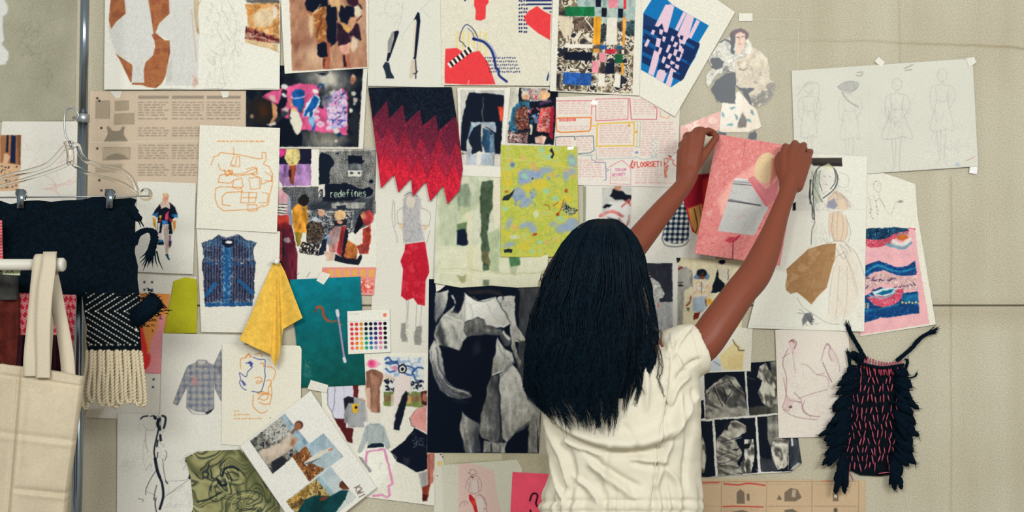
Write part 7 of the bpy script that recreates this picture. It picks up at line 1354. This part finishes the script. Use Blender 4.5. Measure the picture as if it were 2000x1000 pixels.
def wrinkle(co, no):
    d_ = -co[:, 1]; k = (D - d_) / D; px = co[:, 0] / (S * k) + 1000; py = 500 - (co[:, 2] - Z0) / (S * k); back = np.clip(-no[:, 1] * 1.6 + .1, 0, 1); off = np.zeros(len(co))
    for q, h, s_ in WL:
        dd = np.full(len(co), 1e9)
        for i in range(len(q) - 1):
            (ax, ay), (bx, by) = q[i], q[i + 1]; ux, uy = bx - ax, by - ay; L2 = ux * ux + uy * uy + 1e-9; t = np.clip(((px - ax) * ux + (py - ay) * uy) / L2, 0, 1); f = (i + t) / (len(q) - 1)
            dd = np.minimum(dd, np.hypot(px - ax - t * ux, py - ay - t * uy) + 14 * s_ * .05 * (np.abs(f - .5) * 2) ** 3)
        off += h * np.exp(-(dd / s_) ** 2) * back
    ang = np.arctan2(-(co[:, 1] + .44), co[:, 0] - CX)
    gather = np.clip((py - 925) / 60, 0, 1) * np.clip((1080 - py) / 60, 0, 1)
    off += .0042 * gather * np.sin(ang * 30 + 2.2 * np.sin(ang * 7.3) + 1.2 * np.sin(py * .04)) * (.5 + vn(ang * 6 + 40, py * .02, 5)); off += (-.006 * np.exp(-((py - 978) / 4.0) ** 2) - .006 * np.exp(-((py - 1000) / 4.0) ** 2)) * (.4 + .8 * vn(ang * 5 + 40, py * 0, 8))
    sk = np.clip((py - 1010) / 150, 0, 1); off += .012 * sk * np.sin(ang * 15 + 1)
    off += .005 * (fbm(px + 300, py, 70.0, 41, 2) - .5) * 2 * back + .0022 * (fbm(px, py + 99, 22.0, 43, 2) - .5) * 2
    return co + no * off[:, None]
dm = mat('cream_cotton', '#d9d0bb', .7, .12, 0, .07, 800, bump=.15)
dress = remesh('dress', *join(*dparts), .0045, 6, dm, body, wrinkle)
def on_back(px, py, lift=.001):
    "a point on the back of the dress"
    o, t = Vector((0, -D, Z0)), (P(px, py, .4) - Vector((0, -D, Z0))).normalized(); ok, loc, no, _ = dress.ray_cast(o, t)
    return loc - t * lift if ok else P(px, py, .54)
mesh_obj('seam', *tube([on_back(x, y, -.0004) for x, y in spline(pts("1308 690 1306 720 1300 780 1288 850 1278 920 1268 985"), 8)], .0014, 6), dm, dress)
mesh_obj('sleeve_hem', *tube([on_back(x, y, 0) for x, y in spline(pts("1349 646 1355 662 1360 680 1364 698 1367 716"), 6)], .0010, 6), dm, dress)

# ---------------------------------------------------------------- hair
HR = np.array([(427, 1172, 1192), (431, 1152, 1206), (445, 1128, 1224), (470, 1106, 1240), (500, 1090, 1251), (540, 1072, 1259), (580, 1058, 1265), (620, 1047, 1271), (660, 1040, 1274), (700, 1035, 1270), (740, 1032, 1262), (780, 1042, 1250), (800, 1060, 1242), (826, 1085, 1236)], float)
HB = np.array([(427, .47, .012), (431, .472, .04), (445, .474, .075), (470, .474, .104), (500, .474, .120), (540, .476, .128), (580, .484, .122), (620, .498, .108), (660, .512, .092), (700, .520, .080), (740, .524, .072), (826, .528, .060)], float)
def hair_pt(y, th, f=1.0):
    l = np.interp(y, HR[:, 0], HR[:, 1]); r = np.interp(y, HR[:, 0], HR[:, 2]); dc = np.interp(y, HB[:, 0], HB[:, 1]); hb = np.interp(y, HB[:, 0], HB[:, 2])
    return P((l + r) / 2 + (r - l) / 2 * math.cos(th) * f, y, dc + hb * math.sin(th) * f)
hm = bpy.data.materials.new('black_hair'); nt, N, L, b = nodes(hm); out, h = grain(nt, (.0018, .0068, .0125, 1), .5, 120.0); L.new(out, b.inputs['Base Color']); b.inputs['Roughness'].default_value = .55; b.inputs['Specular IOR Level'].default_value = .07
V, F = [], []; ys = [427.5, 431, 438, 447, 460, 480, 505, 535, 570, 610, 650, 690, 725, 755, 778]; nth = 40
for y in ys:
    for k in range(nth): V.append(hair_pt(y, math.radians(-38 + 256 * k / (nth - 1)), .93 if y < 700 else .93 - (y - 700) * .0016))
for i in range(len(ys) - 1):
    for k in range(nth - 1): F.append((i * nth + k, i * nth + k + 1, (i + 1) * nth + k + 1, (i + 1) * nth + k))
parts = [(V, F)]; g = random.Random(12)
def strand(q, r, seg=3):
    n = len(q); return tube(q, [r * (1 - .75 * (i / (n - 1)) ** 2) for i in range(n)], seg, False)
for cl in range(175):
    th0 = math.radians(g.uniform(-34, 214)); y1 = g.uniform(786, 822) + 8 * math.sin(th0); ph, am, wl = g.uniform(0, 6.28), g.uniform(3, 9), g.uniform(30, 64); lift = g.uniform(.92, 1.05)
    if math.cos(th0) > .55: y1 = g.uniform(690, 800)
    if math.cos(th0) < -.75: y1 = g.uniform(730, 805)
    for k in range(20):
        th = th0 + g.gauss(0, .045); f0 = lift + g.gauss(0, .018); ye = y1 + g.gauss(0, 12); q = []; tw = g.uniform(-.10, .10); n = 17
        for i in range(n):
            t = i / (n - 1); y = 428 + g.uniform(0, 3) * (i == 0) + (ye - 428) * (t ** 1.25)
            w = am * math.sin(y / wl * 2.2 + ph) * min(t * 1.6, 1); conv = 1 - .75 * max(0, t - .75) / .25
            p_ = hair_pt(y, th0 + (th - th0) * conv + tw * t * .4, f0 + .012 * math.sin(y / wl * 3 + ph)); q.append(p_ + Vector((w * S * .82, 0, 0)))
        parts.append(strand(q, g.uniform(.0009, .0019)))
for k in range(520):     # loose outer hairs that break up the outline
    sd = g.random() < .5; th = math.radians(g.uniform(-20, 16) if sd else g.uniform(164, 200)); f0 = g.uniform(.98, 1.09); ph, wl = g.uniform(0, 6.28), g.uniform(18, 44); ye = g.uniform(620, 800) if sd else g.uniform(640, 812); y0 = g.uniform(440, 600); q = []
    for i in range(12):
        y = y0 + (ye - y0) * i / 11; q.append(hair_pt(y, th, .97 + (f0 - .97) * min(1, i / 5)) + Vector((math.sin(y / wl + ph) * .005 * i / 11, math.cos(y / wl + ph) * .006, 0)))
    parts.append(strand(q, g.uniform(.0004, .0011)))
hair = mesh_obj('hair', *join(*parts), hm, body)
parts = []
for s_, d_ in (("1256 560 1266 610 1262 650 1280 676 1288 706 1284 736 1296 770 1304 790", .545), ("1258 580 1272 630 1276 664 1290 690 1294 722 1288 742 1300 776", .545), ("1254 600 1262 650 1254 700 1250 740 1258 770", .56), ("1262 600 1276 640 1292 650 1284 690 1292 716", .54), ("1248 520 1262 560 1268 610 1274 640", .52), ("1262 660 1252 690 1246 720 1250 756", .56), ("1240 470 1258 520 1264 560", .50), ("1098 486 1066 530 1052 570 1046 600", .49), ("1108 470 1080 508 1058 540 1050 566", .49), ("1050 590 1034 640 1040 690 1028 730 1036 760", .51), ("1046 640 1026 680 1034 720 1018 742", .51), ("1062 560 1040 606 1030 650", .49), ("1130 446 1160 434 1200 440 1228 462", .50), ("1036 660 1022 668 1010 664", .51)):
    for k in range(9): parts.append(strand([P(x + g.gauss(0, 1.6), y + g.gauss(0, 2), d_ + g.gauss(0, .004)) for x, y in spline(pts(s_), 5)], g.uniform(.0003, .0006)))
bh = bpy.data.materials.new('brown_hair'); nt, N, L, b = nodes(bh); out, h = grain(nt, (.030, .019, .013, 1), .4, 120.0); L.new(out, b.inputs['Base Color']); b.inputs['Roughness'].default_value = .4
tag(mesh_obj('flyaway_hair', *join(*parts), bh, hair), 'thin brown stray hair strands')
